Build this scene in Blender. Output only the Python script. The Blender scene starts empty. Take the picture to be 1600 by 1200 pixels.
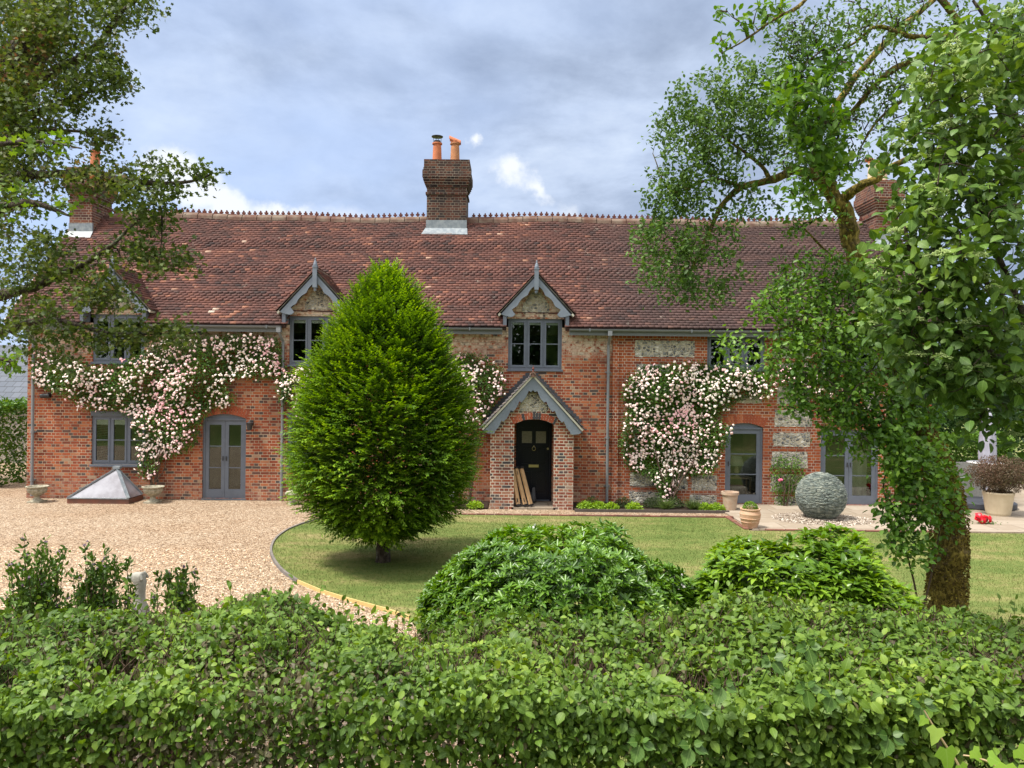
import bpy, math, random
import numpy as np
from math import pi, sin, cos, radians

random.seed(7)
RNG = np.random.default_rng(11)
SC = bpy.context.scene
COL = SC.collection

# ---------------------------------------------------------------- camera
CAMZ = 3.1; F = 1200.0; ROLL = 0.0105
cam = bpy.data.cameras.new("camera"); camo = bpy.data.objects.new("camera", cam); COL.objects.link(camo)
cam.sensor_width = 36.0; cam.lens = 36.0 * F / 1600.0; cam.clip_end = 2000.0; cam.clip_start = 0.05
camo.location = (0, 0, CAMZ)
camo.rotation_mode = 'QUATERNION'
from mathutils import Matrix, Quaternion, Vector
_q = Matrix.Rotation(radians(90), 3, 'X')
camo.rotation_quaternion = (_q @ Matrix.Rotation(ROLL, 3, 'Z')).to_quaternion()
SC.camera = camo

# ---------------------------------------------------------------- colour management
SC.view_settings.view_transform = 'Standard'
SC.view_settings.look = 'None'
SC.view_settings.gamma = 1.0
SC.view_settings.use_curve_mapping = False
SC.view_settings.exposure = 0.72
SC.cycles.max_bounces = 7
SC.cycles.diffuse_bounces = 3
SC.cycles.glossy_bounces = 3
SC.cycles.transmission_bounces = 4
SC.cycles.transparent_max_bounces = 8

# ---------------------------------------------------------------- sun
SUN_EL = radians(63); SUN_DIR = Vector((-0.80, -0.30, 0)).normalized() * cos(SUN_EL) + Vector((0, 0, sin(SUN_EL)))
sun = bpy.data.lights.new("sun", 'SUN'); suno = bpy.data.objects.new("sun", sun); COL.objects.link(suno)
sun.energy = 3.7; sun.angle = radians(9); sun.color = (1.0, 0.945, 0.85)
suno.rotation_mode = 'QUATERNION'; suno.rotation_quaternion = SUN_DIR.to_track_quat('Z', 'Y')

# ---------------------------------------------------------------- node helper
class NT:
    def __init__(s, tree):
        s.t = tree; s.t.nodes.clear()
    def n(s, typ, **kw):
        nd = s.t.nodes.new(typ)
        ins = kw.pop('ins', {})
        for k, v in kw.items(): setattr(nd, k, v)
        for k, v in ins.items(): s.set(nd, k, v)
        return nd
    def set(s, nd, k, v):
        sock = nd.inputs[k]
        if isinstance(v, bpy.types.NodeSocket): s.t.links.new(v, sock)
        else:
            if isinstance(v, (tuple, list)) and sock.type == 'RGBA' and len(v) == 3: v = (*v, 1)
            sock.default_value = v
    def m(s, op, a, b=None, c=None, clamp=False):
        nd = s.n('ShaderNodeMath', operation=op, use_clamp=clamp)
        s.set(nd, 0, a)
        if b is not None: s.set(nd, 1, b)
        if c is not None: s.set(nd, 2, c)
        return nd.outputs[0]
    def mix(s, f, a, b, blend='MIX'):
        nd = s.n('ShaderNodeMix', data_type='RGBA', blend_type=blend)
        s.set(nd, 0, f); s.set(nd, 6, a); s.set(nd, 7, b)
        return nd.outputs[2]
    def ramp(s, f, stops, interp='LINEAR'):
        nd = s.n('ShaderNodeValToRGB'); cr = nd.color_ramp; cr.interpolation = interp
        while len(cr.elements) < len(stops): cr.elements.new(0.5)
        for e, (p, c) in zip(cr.elements, stops):
            e.position = p
        for e, (p, c) in zip(cr.elements, stops):
            e.color = (*c, 1) if len(c) == 3 else c
        s.set(nd, 0, f)
        return nd.outputs[0]
    def smooth(s, x, a, b):
        nd = s.n('ShaderNodeMapRange', interpolation_type='SMOOTHSTEP')
        s.set(nd, 0, x); s.set(nd, 1, a); s.set(nd, 2, b); s.set(nd, 3, 0.0); s.set(nd, 4, 1.0)
        return nd.outputs[0]
    def noise(s, vec, scale, detail=3, rough=0.55, dist=0.0, out=0):
        nd = s.n('ShaderNodeTexNoise'); s.set(nd, 'Vector', vec)
        nd.inputs['Scale'].default_value = scale; nd.inputs['Detail'].default_value = detail
        nd.inputs['Roughness'].default_value = rough; nd.inputs['Distortion'].default_value = dist
        return nd.outputs[out]
    def xyz(s, x, y, z):
        nd = s.n('ShaderNodeCombineXYZ'); s.set(nd, 0, x); s.set(nd, 1, y); s.set(nd, 2, z); return nd.outputs[0]
    def sep(s, v):
        nd = s.n('ShaderNodeSeparateXYZ'); s.set(nd, 0, v); return nd.outputs

# ---------------------------------------------------------------- world
world = bpy.data.worlds.new("World"); SC.world = world; world.use_nodes = True
w = NT(world.node_tree)
wo = w.n('ShaderNodeOutputWorld'); bg = w.n('ShaderNodeBackground'); bg.inputs['Strength'].default_value = 0.1
w.t.links.new(bg.outputs[0], wo.inputs[0])
sky = w.n('ShaderNodeTexSky', sky_type='NISHITA', sun_disc=False)
sky.sun_elevation = SUN_EL; sky.sun_rotation = math.atan2(SUN_DIR.x, SUN_DIR.y); sky.altitude = 50
tc = w.n('ShaderNodeTexCoord')
D = tc.outputs['Generated']
dx, dy, dz = w.sep(D)
up = w.m('MAXIMUM', dz, 0.0)
# cloud layer seen in perspective: project the direction on a high plane
den = w.m('ADD', up, 0.22)
cp = w.xyz(w.m('DIVIDE', dx, den), w.m('DIVIDE', dy, den), 0.0)
n1 = w.noise(cp, 1.5, 7, 0.55, 0.3)
n2 = w.noise(cp, 3.4, 7, 0.62, 0.2)
n3 = w.noise(w.xyz(w.m('ADD', w.m('DIVIDE', dx, den), 7.3), w.m('DIVIDE', dy, den), 3.1), 0.55, 5, 0.5)
cloud = w.ramp(w.m('ADD', w.m('MULTIPLY', n1, 0.65), w.m('MULTIPLY', n2, 0.35)),
               [(0.38, (2.0, 2.5, 3.5)), (0.46, (2.75, 3.35, 4.5)), (0.53, (3.6, 4.3, 5.6)), (0.62, (4.6, 5.3, 6.4))])
clear = w.mix(0.8, sky.outputs[0], (3.5, 4.5, 6.7))
cover = w.smooth(n3, 0.38, 0.60)
skyc = w.mix(cover, clear, cloud)
# bright cumulus heads low in the sky
ys = w.m('MAXIMUM', dy, 0.05)
pu = w.m('DIVIDE', dx, ys); pv = w.m('DIVIDE', dz, ys)
warp = w.noise(w.xyz(pu, pv, 0.0), 14.0, 6, 0.62, 0.0, out=1)
wx, wy, wz = w.sep(warp)
qu = w.m('ADD', pu, w.m('MULTIPLY', w.m('SUBTRACT', wx, 0.5), 0.085))
qv = w.m('ADD', pv, w.m('MULTIPLY', w.m('SUBTRACT', wy, 0.5), 0.075))
def blob(cu, cv, ru, rv, ang, soft0=1.0, soft1=0.55):
    a = w.m('SUBTRACT', qu, cu); b = w.m('SUBTRACT', qv, cv)
    ca, sa = cos(ang), sin(ang)
    x = w.m('DIVIDE', w.m('ADD', w.m('MULTIPLY', a, ca), w.m('MULTIPLY', b, sa)), ru)
    y = w.m('DIVIDE', w.m('SUBTRACT', w.m('MULTIPLY', b, ca), w.m('MULTIPLY', a, sa)), rv)
    r = w.m('SQRT', w.m('ADD', w.m('MULTIPLY', x, x), w.m('MULTIPLY', y, y)))
    return w.m('MULTIPLY', w.smooth(r, soft0, soft1), w.m('GREATER_THAN', dy, 0.1))
heads = [(-0.435, 0.262, .07, .045, -0.3, 1.0, .5), (-0.375, 0.232, .075, .032, -0.5, 1.05, .4), (-.30, .222, .07, .02, -.2, 1.1, .2),
         (-0.057, 0.318, .012, .010, -0.8, 1.3, .1), (-0.002, 0.272, .028, .017, -0.5, 1.2, .3),
         (0.028, 0.248, .022, .010, -0.8, 1.3, .1), (0.078, 0.222, .022, .012, 0.0, 1.5, .0),
         (-0.22, .20, .08, .018, 0, 1.6, 0), (-.14, .21, .05, .014, 0, 1.6, 0)]
hsum = None
for i, h in enumerate(heads):
    hb = blob(*h)
    if i >= 6: hb = w.m('MULTIPLY', hb, 0.55)
    hsum = hb if hsum is None else w.m('MAXIMUM', hsum, hb)
skyc = w.mix(hsum, skyc, (5.9, 6.2, 6.7))
# sky brightest overhead and round the sun; lift added behind camera lights the facade
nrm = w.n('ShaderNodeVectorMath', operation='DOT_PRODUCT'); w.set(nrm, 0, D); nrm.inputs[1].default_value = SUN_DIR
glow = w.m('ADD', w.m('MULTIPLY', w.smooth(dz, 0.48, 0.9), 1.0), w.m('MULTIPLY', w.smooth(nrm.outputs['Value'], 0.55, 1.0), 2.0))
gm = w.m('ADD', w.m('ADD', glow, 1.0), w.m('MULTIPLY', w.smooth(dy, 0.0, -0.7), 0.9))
white = w.mix(w.m('MAXIMUM', w.smooth(dz, 0.44, 0.7), w.smooth(dy, 0.25, -0.25)), skyc, (4.1, 4.1, 4.15))  # out-of-view sky turned neutral white to take the blue off the fill
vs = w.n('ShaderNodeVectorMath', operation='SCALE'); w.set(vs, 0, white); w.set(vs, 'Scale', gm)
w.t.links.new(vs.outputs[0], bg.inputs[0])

# ---------------------------------------------------------------- placing helpers: the survey was taken from the camera's spot
CR, SR = cos(ROLL), sin(ROLL)
def derot(px, py):
    u = px - 800.0; v = py - 600.0
    return u * CR + v * SR, -u * SR + v * CR
def W(px, py, Y):
    u, v = derot(px, py)
    return (u / F * Y, Y, CAMZ - v / F * Y)
def WX(px, py, Y=20.0):
    p = W(px, py, Y); return p[0], p[2]
def G(px, py, z=0.0):
    u, v = derot(px, py)
    Y = (CAMZ - z) * F / v
    return (u / F * Y, Y, z)
def Wn(A, Y):
    A = np.asarray(A, float); u = A[:, 0] - 800; v = A[:, 1] - 600
    uu = u * CR + v * SR; vv = -u * SR + v * CR
    return np.stack([uu / F * Y, Y + 0 * uu, CAMZ - vv / F * Y], 1)

# ---------------------------------------------------------------- tagging and linking
LOC = {}
def tag(o, label, cat, group=None, kind=None):
    if label: o['label'] = label
    if cat: o['category'] = cat
    if group: o['group'] = group
    if kind: o['kind'] = kind
    return o
def thing(name, label, cat, loc=(0, 0, 0), group=None):
    o = bpy.data.objects.new(name, None); COL.objects.link(o); o.location = loc; o.empty_display_size = 0.2
    LOC[o] = Vector(loc)
    return tag(o, label, cat, group)
def link_mesh(name, me, mat, parent=None, origin=None, smooth=False):
    off = LOC.get(parent, Vector((0, 0, 0))) if parent is not None else Vector(origin or (0, 0, 0))
    o = bpy.data.objects.new(name, me); COL.objects.link(o)
    if off.length > 0: me.transform(Matrix.Translation(-off))
    if parent is not None: o.parent = parent; LOC[o] = off
    else: o.location = off; LOC[o] = off
    if mat: me.materials.append(mat)
    if smooth: me.shade_smooth()
    return o
def copy_tree(o, loc=None, rz=None, scale=None, label=None, parent=None):
    c = o.copy(); COL.objects.link(c)
    if parent: c.parent = parent
    if loc is not None: c.location = loc
    if rz is not None: c.rotation_euler = (0, 0, rz)
    if scale is not None: c.scale = (scale,) * 3 if not isinstance(scale, tuple) else scale
    if label: c['label'] = label
    for ch in list(o.children): copy_tree(ch, parent=c)
    return c

class MB:
    def __init__(s): s.v = []; s.f = []
    def add(s, vs, fs):
        b = len(s.v); s.v += [tuple(p) for p in vs]; s.f += [tuple(b + i for i in f) for f in fs]; return s
    def box(s, x0, x1, y0, y1, z0, z1):
        return s.add([(x0, y0, z0), (x1, y0, z0), (x1, y1, z0), (x0, y1, z0), (x0, y0, z1), (x1, y0, z1), (x1, y1, z1), (x0, y1, z1)],
                     [(3, 2, 1, 0), (4, 5, 6, 7), (0, 1, 5, 4), (1, 2, 6, 5), (2, 3, 7, 6), (3, 0, 4, 7)])
    def prism(s, poly, y0, y1):
        n = len(poly)
        a = sum(poly[i][0] * poly[(i + 1) % n][1] - poly[(i + 1) % n][0] * poly[i][1] for i in range(n))
        if a < 0: poly = poly[::-1]
        vs = [(p[0], y0, p[1]) for p in poly] + [(p[0], y1, p[1]) for p in poly]
        return s.add(vs, [tuple(range(n)), tuple(range(2 * n - 1, n - 1, -1))] + [(i, i + n, (i + 1) % n + n, (i + 1) % n) for i in range(n)])
    def flat(s, poly, z0, z1):
        n = len(poly)
        a = sum(poly[i][0] * poly[(i + 1) % n][1] - poly[(i + 1) % n][0] * poly[i][1] for i in range(n))
        if a < 0: poly = poly[::-1]
        vs = [(p[0], p[1], z1) for p in poly] + [(p[0], p[1], z0) for p in poly]
        return s.add(vs, [tuple(range(n)), tuple(range(2 * n - 1, n - 1, -1))] + [(i, i + n, (i + 1) % n + n, (i + 1) % n) for i in range(n)])
    def beam(s, a, b, wd, ht):
        a = Vector(a); b = Vector(b); d = (b - a).normalized()
        sd = d.cross(Vector((0, 0, 1)));
        if sd.length < 1e-3: sd = Vector((1, 0, 0))
        sd.normalize(); u = sd.cross(d)
        vs = []
        for p in (a, b):
            for i, j in ((-1, -1), (1, -1), (1, 1), (-1, 1)): vs.append(p + sd * wd / 2 * i + u * ht / 2 * j)
        return s.add(vs, [(0, 1, 2, 3), (7, 6, 5, 4), (0, 4, 5, 1), (1, 5, 6, 2), (2, 6, 7, 3), (3, 7, 4, 0)])
    def tube(s, pts, rs, k=8, cap=True):
        pts = [Vector(p) for p in pts]
        if not hasattr(rs, '__len__'): rs = [rs] * len(pts)
        b = len(s.v); ref = None
        for i, p in enumerate(pts):
            d = (pts[min(i + 1, len(pts) - 1)] - pts[max(i - 1, 0)]).normalized()
            if ref is None: ref = d.orthogonal().normalized()
            ref = (ref - d * ref.dot(d))
            ref = ref.normalized() if ref.length > 1e-5 else d.orthogonal().normalized()
            e = d.cross(ref)
            for j in range(k):
                a = 2 * pi * j / k
                s.v.append(tuple(p + (ref * cos(a) + e * sin(a)) * rs[i]))
        for i in range(len(pts) - 1):
            for j in range(k):
                s.f.append((b + i * k + j, b + i * k + (j + 1) % k, b + (i + 1) * k + (j + 1) % k, b + (i + 1) * k + j))
        if cap:
            s.f.append(tuple(b + j for j in range(k - 1, -1, -1))); s.f.append(tuple(b + (len(pts) - 1) * k + j for j in range(k)))
        return s
    def lathe(s, prof, c=(0, 0, 0), k=24, sq=None):
        b = len(s.v)
        for r, z in prof:
            for j in range(k):
                a = 2 * pi * j / k; rr = r * (sq(a, z) if sq else 1)
                s.v.append((c[0] + rr * cos(a), c[1] + rr * sin(a), c[2] + z))
        for i in range(len(prof) - 1):
            for j in range(k):
                s.f.append((b + i * k + j, b + i * k + (j + 1) % k, b + (i + 1) * k + (j + 1) % k, b + (i + 1) * k + j))
        s.f.append(tuple(b + j for j in range(k - 1, -1, -1))); s.f.append(tuple(b + (len(prof) - 1) * k + j for j in range(k)))
        return s
    def build(s, name, mat, parent=None, origin=None, smooth=False):
        me = bpy.data.meshes.new(name); me.from_pydata(s.v, [], s.f); me.update()
        return link_mesh(name, me, mat, parent, origin, smooth)

# ---------------------------------------------------------------- many small shapes in one mesh (leaves, tiles, petals)
def unit(a): return a / np.maximum(np.linalg.norm(a, axis=-1, keepdims=True), 1e-9)
class Bulk:
    def __init__(s): s.V = []; s.L = []; s.S = []; s.R = []; s.U = []; s.n = 0
    def inst(s, tv, tf, O, X, Y, Z, rnd=None, luv=None):
        tv = np.asarray(tv, float); N = len(O); K = len(tv)
        if N == 0: return
        V = O[:, None, :] + tv[None, :, 0:1] * X[:, None, :] + tv[None, :, 1:2] * Y[:, None, :] + tv[None, :, 2:3] * Z[:, None, :]
        fl = np.array([i for f in tf for i in f]); sz = np.array([len(f) for f in tf])
        idx = (np.arange(N)[:, None] * K + fl[None, :] + s.n)
        s.V.append(V.reshape(-1, 3)); s.L.append(idx.ravel()); s.S.append(np.tile(sz, N))
        r = RNG.random(N) if rnd is None else rnd
        s.R.append(np.repeat(r, K)); lu = tv if luv is None else np.asarray(luv, float)
        s.U.append(np.tile(lu, (N, 1))); s.n += N * K
    def tubes(s, lst, k=4, rnd=0.5):
        VV = []; LL = []; 
        n = s.n
        for pts, rs in lst:
            P = np.asarray(pts, float); M = len(P)
            d = unit(np.gradient(P, axis=0)); ref = np.array([0.13, 0.21, 0.97]) if abs(d[0, 2]) < .9 else np.array([1.0, 0.1, 0])
            a = unit(np.cross(d, ref)); b = np.cross(d, a)
            th = np.arange(k) * 2 * pi / k
            rs = np.asarray(rs, float) * np.ones(M)
            ring = P[:, None, :] + rs[:, None, None] * (a[:, None, :] * np.cos(th)[None, :, None] + b[:, None, :] * np.sin(th)[None, :, None])
            VV.append(ring.reshape(-1, 3))
            i = np.arange(M - 1)[:, None] * k; j = np.arange(k)[None, :]; j2 = (j + 1) % k
            q = np.stack([i + j, i + j2, i + k + j2, i + k + j], -1).reshape(-1, 4) + n
            LL.append(q); n += M * k
        if not VV: return
        V = np.concatenate(VV); Lq = np.concatenate(LL)
        s.V.append(V); s.L.append(Lq.ravel()); s.S.append(np.full(len(Lq), 4)); s.R.append(np.full(len(V), rnd)); s.U.append(np.zeros((len(V), 3))); s.n = n
    def build(s, name, mat, parent=None, origin=None, smooth=False):
        V = np.concatenate(s.V); L = np.concatenate(s.L).astype(np.int32); S = np.concatenate(s.S)
        me = bpy.data.meshes.new(name)
        me.vertices.add(len(V)); me.vertices.foreach_set('co', V.astype(np.float32).ravel())
        me.loops.add(len(L)); me.loops.foreach_set('vertex_index', L)
        me.polygons.add(len(S)); st = np.concatenate([[0], np.cumsum(S)[:-1]]).astype(np.int32)
        me.polygons.foreach_set('loop_start', st)
        me.update(calc_edges=True)
        at = me.attributes.new('rnd', 'FLOAT', 'POINT'); at.data.foreach_set('value', np.concatenate(s.R).astype(np.float32))
        at = me.attributes.new('luv', 'FLOAT_VECTOR', 'POINT'); at.data.foreach_set('vector', np.concatenate(s.U).astype(np.float32).ravel())
        return link_mesh(name, me, mat, parent, origin, smooth)

# leaf shapes: x along the leaf, y across, z up
OVAL = ([(0, 0, 0), (.3, -.42, .08), (.72, -.34, .06), (1, 0, -.06), (.72, .34, .06), (.3, .42, .08)], [(0, 1, 2, 3), (0, 3, 4, 5)])
LANCE = ([(0, 0, 0), (.45, -.5, .06), (1, 0, -.04), (.45, .5, .06)], [(0, 1, 2), (0, 2, 3)])
CURV = ([(0, 0, 0), (.36, 0, .02), (.7, 0, -.03), (1, 0, -.16), (.18, -.36, .05), (.5, -.5, .07), (.8, -.3, -.02), (.18, .36, .05), (.5, .5, .07), (.8, .3, -.02)],
        [(0, 4, 1), (1, 4, 5), (1, 5, 2), (2, 5, 6), (2, 6, 3), (0, 1, 7), (1, 8, 7), (1, 2, 8), (2, 9, 8), (2, 3, 9)])
LOBED = ([(0, 0, 0), (.05, -.45, .05), (.35, -.28, .0), (.55, -.62, .06), (.68, -.2, 0), (1, 0, -.06), (.68, .2, 0), (.55, .62, .06), (.35, .28, 0), (.05, .45, .05)],
         [(0, 1, 2), (0, 2, 3, 4), (0, 4, 5), (0, 5, 6), (0, 6, 7, 8), (0, 8, 9)])
IVY = ([(0, 0, 0), (-.14, -.30, .03), (.20, -.60, -.03), (.38, -.34, .02), (.66, -.24, .01), (1, 0, -.1), (.66, .24, .01), (.38, .34, .02), (.20, .60, -.03), (-.14, .30, .03), (.34, 0, .0)],
       [(0, 1, 2, 3, 10), (10, 3, 4, 5), (10, 5, 6, 7), (0, 10, 7, 8, 9)])
def frames(Dr, Nr):
    X = unit(Dr); Z = unit(Nr - X * np.sum(X * Nr, -1, keepdims=True)); Y = np.cross(Z, X); return X, Y, Z
def leaves(B, P, Dr, Nr, L, Wd, shape=OVAL, rnd=None):
    X, Y, Z = frames(Dr, Nr)
    L = np.asarray(L) * np.ones(len(P)); Wd = np.asarray(Wd) * np.ones(len(P))
    B.inst(shape[0], shape[1], P, X * L[:, None], Y * (Wd)[:, None], Z * L[:, None], rnd)
def rvec(n, s=1.0): return RNG.normal(0, s, (n, 3))

# ---------------------------------------------------------------- materials
def mat_new(name):
    m = bpy.data.materials.new(name); m.use_nodes = True; return m, NT(m.node_tree)
def out_bsdf(t, color, rough=0.6, spec=0.4, bump=None, bstr=0.3, bdist=0.01, metal=0.0, **kw):
    b = t.n('ShaderNodeBsdfPrincipled'); o = t.n('ShaderNodeOutputMaterial')
    t.set(b, 'Base Color', color); t.set(b, 'Roughness', rough); t.set(b, 'Specular IOR Level', spec); t.set(b, 'Metallic', metal)
    for k, v in kw.items(): t.set(b, k, v)
    if bump is not None:
        bp = t.n('ShaderNodeBump'); bp.inputs['Strength'].default_value = bstr; bp.inputs['Distance'].default_value = bdist
        t.set(bp, 'Height', bump); t.t.links.new(bp.outputs[0], b.inputs['Normal'])
    t.t.links.new(b.outputs[0], o.inputs[0]); return b
def pos(t): return t.n('ShaderNodeNewGeometry').outputs['Position']
def objco(t): return t.n('ShaderNodeTexCoord').outputs['Object']
def attr(t, name, out='Fac'): return t.n('ShaderNodeAttribute', attribute_name=name).outputs[out]

def mat_leaf(name, stops, rough=0.45, spec=0.35, trans=0.3, tcol=None, nscale=1.2, namt=0.35, vein=False, ugrain=0.0):
    m, t = mat_new(name)
    r = attr(t, 'rnd')
    n = t.noise(pos(t), nscale, 3)
    f = t.m('ADD', t.m('MULTIPLY', r, 1 - namt), t.m('MULTIPLY', t.m('MULTIPLY_ADD', n, 2.2, -0.6, clamp=True), namt))
    c = t.ramp(f, stops)
    if vein:
        luv = attr(t, 'luv', 'Vector'); lx, ly, lz = t.sep(luv)
        rib = t.smooth(t.m('ABSOLUTE', ly), 0.045, 0.015)
        wv = t.m('ABSOLUTE', t.m('SUBTRACT', t.m('FRACT', t.m('MULTIPLY', t.m('SUBTRACT', lx, t.m('MULTIPLY', t.m('ABSOLUTE', ly), 0.6)), 6.0)), 0.5))
        side = t.m('MULTIPLY', t.smooth(wv, 0.10, 0.02), 0.5)
        c = t.mix(t.m('MULTIPLY', t.m('MAXIMUM', rib, side), 0.45), c, t.mix(0.5, c, (0.35, 0.5, 0.15)))
    b = out_bsdf(t, c, rough, spec)
    o = [x for x in t.t.nodes if x.type == 'OUTPUT_MATERIAL'][0]
    tr = t.n('ShaderNodeBsdfTranslucent')
    hs = t.n('ShaderNodeHueSaturation'); hs.inputs['Saturation'].default_value = 1.15; hs.inputs['Value'].default_value = 1.5; hs.inputs['Hue'].default_value = 0.485
    t.set(hs, 'Color', c); t.t.links.new(hs.outputs[0], tr.inputs[0])
    mx = t.n('ShaderNodeMixShader'); mx.inputs[0].default_value = trans
    t.t.links.new(b.outputs[0], mx.inputs[1]); t.t.links.new(tr.outputs[0], mx.inputs[2]); t.t.links.new(mx.outputs[0], o.inputs[0])
    return m

def brickcoord(t, wob=0.004):
    g = t.n('ShaderNodeNewGeometry'); x, y, z = t.sep(g.outputs['Position']); nx, ny, nz = t.sep(g.outputs['True Normal'])
    side = t.m('GREATER_THAN', t.m('ABSOLUTE', nx), 0.7)
    u = t.m('ADD', t.m('MULTIPLY', side, y), t.m('MULTIPLY', t.m('SUBTRACT', 1.0, side), x))
    wv = t.noise(g.outputs['Position'], 1.6, 3, 0.6, 0, out=1); a, b, c = t.sep(wv)
    u = t.m('ADD', u, t.m('MULTIPLY', t.m('SUBTRACT', a, .5), wob * 4)); v = t.m('ADD', z, t.m('MULTIPLY', t.m('SUBTRACT', b, .5), wob * 6))
    return t.xyz(u, v, 0.0), g.outputs['Position'], z, x
def mat_brick(name, stops, mortar, lime=0.0, bw=0.225, rh=0.0745, ms=0.0075, grime=0.25, squash=0.5, base_pale=0.0):
    m, t = mat_new(name)
    co, P, z, x = brickcoord(t)
    br = t.n('ShaderNodeTexBrick', offset=0.5, offset_frequency=2, squash=squash, squash_frequency=2)
    t.set(br, 'Vector', co); br.inputs['Color1'].default_value = (0, 0, 0, 1); br.inputs['Color2'].default_value = (1, 1, 1, 1); br.inputs['Mortar'].default_value = (.5, .5, .5, 1)
    br.inputs['Scale'].default_value = 1; br.inputs['Mortar Size'].default_value = ms; br.inputs['Mortar Smooth'].default_value = 0.25
    br.inputs['Bias'].default_value = 0; br.inputs['Brick Width'].default_value = bw; br.inputs['Row Height'].default_value = rh
    c = t.ramp(br.outputs['Color'], stops)
    fine = t.noise(P, 30, 4, .6); c = t.mix(t.m('MULTIPLY_ADD', fine, 0.9, -0.18, clamp=True), t.mix(0.5, c, (0.03, .02, .02), 'MIX'), c)
    big = t.noise(P, 0.55, 4, .6)
    c = t.mix(t.m('MULTIPLY', t.smooth(big, .42, .7), 0.45), c, t.mix(1.0, c, (0.55, .45, .45), 'MULTIPLY'))
    mt = t.mix(t.smooth(t.noise(P, 1.1, 4), .35, .65), mortar, tuple(v * .55 for v in mortar))
    if lime > 0:
        patch = t.m('MULTIPLY', t.smooth(t.m('ADD', z, t.m('MULTIPLY', t.m('SUBTRACT', t.noise(P, 1.3, 5, .65), .5), 2.2)), 3.6, 4.2), t.smooth(t.noise(P, 9, 4), .36, .56))
        c = t.mix(t.m('MULTIPLY', patch, lime), c, (0.62, .52, .41))
    if base_pale > 0:
        pb = t.m('MULTIPLY', t.smooth(t.m('ADD', z, t.m('MULTIPLY', t.noise(P, 1.5, 4), 1.0)), 1.35, 0.45), t.smooth(t.noise(P, 8, 4), .38, .62))
        c = t.mix(t.m('MULTIPLY', pb, base_pale), c, (0.45, .33, .27))
    c = t.mix(br.outputs['Fac'], c, mt)
    dirt = t.smooth(t.noise(P, 2.3, 6, .7), .55, .75)
    c = t.mix(t.m('MULTIPLY', dirt, grime), c, (0.06, .05, .045))
    h = t.m('SUBTRACT', t.m('MULTIPLY', fine, .4), br.outputs['Fac'])
    out_bsdf(t, c, .85, .25, h, .6, .008)
    return m

RED = [(0.0, (.075, .065, .062)), (.07, (.14, .095, .08)), (.12, (.25, .062, .030)), (.42, (.40, .086, .036)), (.68, (.52, .128, .046)), (.9, (.60, .20, .08)), (1, (.5, .34, .22))]
ORG = [(0.0, (.24, .06, .03)), (.3, (.42, .09, .03)), (.65, (.53, .125, .038)), (1, (.58, .18, .06))]
M = {}
M['brick'] = mat_brick('weathered_red_brick', RED, (.45, .35, .25), lime=.85, grime=.3, base_pale=.35)
M['brick_orange'] = mat_brick('orange_brick', ORG, (.50, .40, .32), lime=0, grime=.12, base_pale=.25)
M['brick_porch'] = mat_brick('porch_brick', [(0, (.07, .07, .08)), (.16, (.12, .1, .1)), (.24, (.28, .07, .04)), (.6, (.40, .11, .055)), (.85, (.50, .19, .1)), (1, (.45, .33, .25))], (.62, .55, .46), grime=.08, ms=.0095, base_pale=.3)
M['brick_chimney'] = mat_brick('sooty_brick', [(0, (.03, .025, .025)), (.4, (.075, .035, .026)), (.75, (.14, .05, .03)), (1, (.2, .085, .05))], (.22, .19, .15), grime=.65)
M['brick_chimney_red'] = mat_brick('chimney_red_brick', [(0, (.08, .03, .025)), (.5, (.2, .06, .035)), (1, (.28, .1, .05))], (.3, .25, .2), grime=.35)
def plain(name, col, rough=.5, spec=.4, nz=0, amt=.25, bump=0, metal=0.0, ncol=None, detail=4):
    m, t = mat_new(name)
    c = col
    P = objco(t)
    if nz:
        n = t.smooth(t.noise(P, nz, detail, .6), .35, .68)
        c = t.mix(t.m('MULTIPLY', n, amt), (*col, 1), (*(ncol or tuple(x * .45 for x in col)), 1))
    out_bsdf(t, c, rough, spec, t.noise(P, nz * 2.5, 4) if bump else None, bump, .01, metal)
    return m
M['grey_paint'] = plain('grey_painted_timber', (.120, .140, .178), .42, .4, 6, .22)
M['grey_paint_light'] = plain('bargeboard_paint', (.165, .195, .24), .5, .35, 5, .25)
M['gutter'] = plain('gutter_paint', (.15, .165, .18), .38, .5, 3, .2)
M['pipe'] = plain('downpipe_paint', (.20, .21, .225), .4, .5, 3, .25)
M['navy'] = plain('navy_gloss_door', (.006, .008, .018), .32, .28)
M['painted_reflection'] = plain('painted_reflection_glass', (.26, .25, .20), .18, .6, 25, .5, .3, ncol=(.42, .40, .32))  # door panes: tan reflection painted into a pale base colour
M['brass'] = plain('aged_brass', (.55, .47, .26), .3, .5, metal=.8)
M['lead'] = plain('lead_flashing', (.16, .19, .22), .5, .4, 9, .5, .2, ncol=(.34, .37, .38))
M['flash_dark'] = plain('weathered_lead_steps', (.055, .06, .072), .6, .4, 8, .4)
M['cream'] = plain('cream_blind_fabric', (.62, .60, .53), .8, .2)
M['curtain'] = plain('cream_curtain', (.55, .52, .45), .85, .2, 4, .2)
M['terracotta'] = plain('terracotta', (.50, .17, .08), .8, .3, 6, .35, .3)
M['terra_orange'] = plain('weathered_orange_pot', (.46, .21, .10), .85, .25, 6, .5, .3, ncol=(.25, .12, .07))
M['buff'] = plain('buff_clay', (.62, .49, .34), .85, .3, 5, .25, .2)
M['pot_clay'] = plain('old_clay_pot', (.40, .28, .20), .85, .25, 7, .55, .4, ncol=(.50, .42, .33))
M['pot_cream'] = plain('cream_clay_planter', (.58, .49, .35), .85, .25, 4, .4, .3, ncol=(.42, .34, .22))
M['stone'] = plain('lichened_stone', (.40, .37, .29), .9, .2, 14, .65, .6, ncol=(.16, .15, .10), detail=6)
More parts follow.
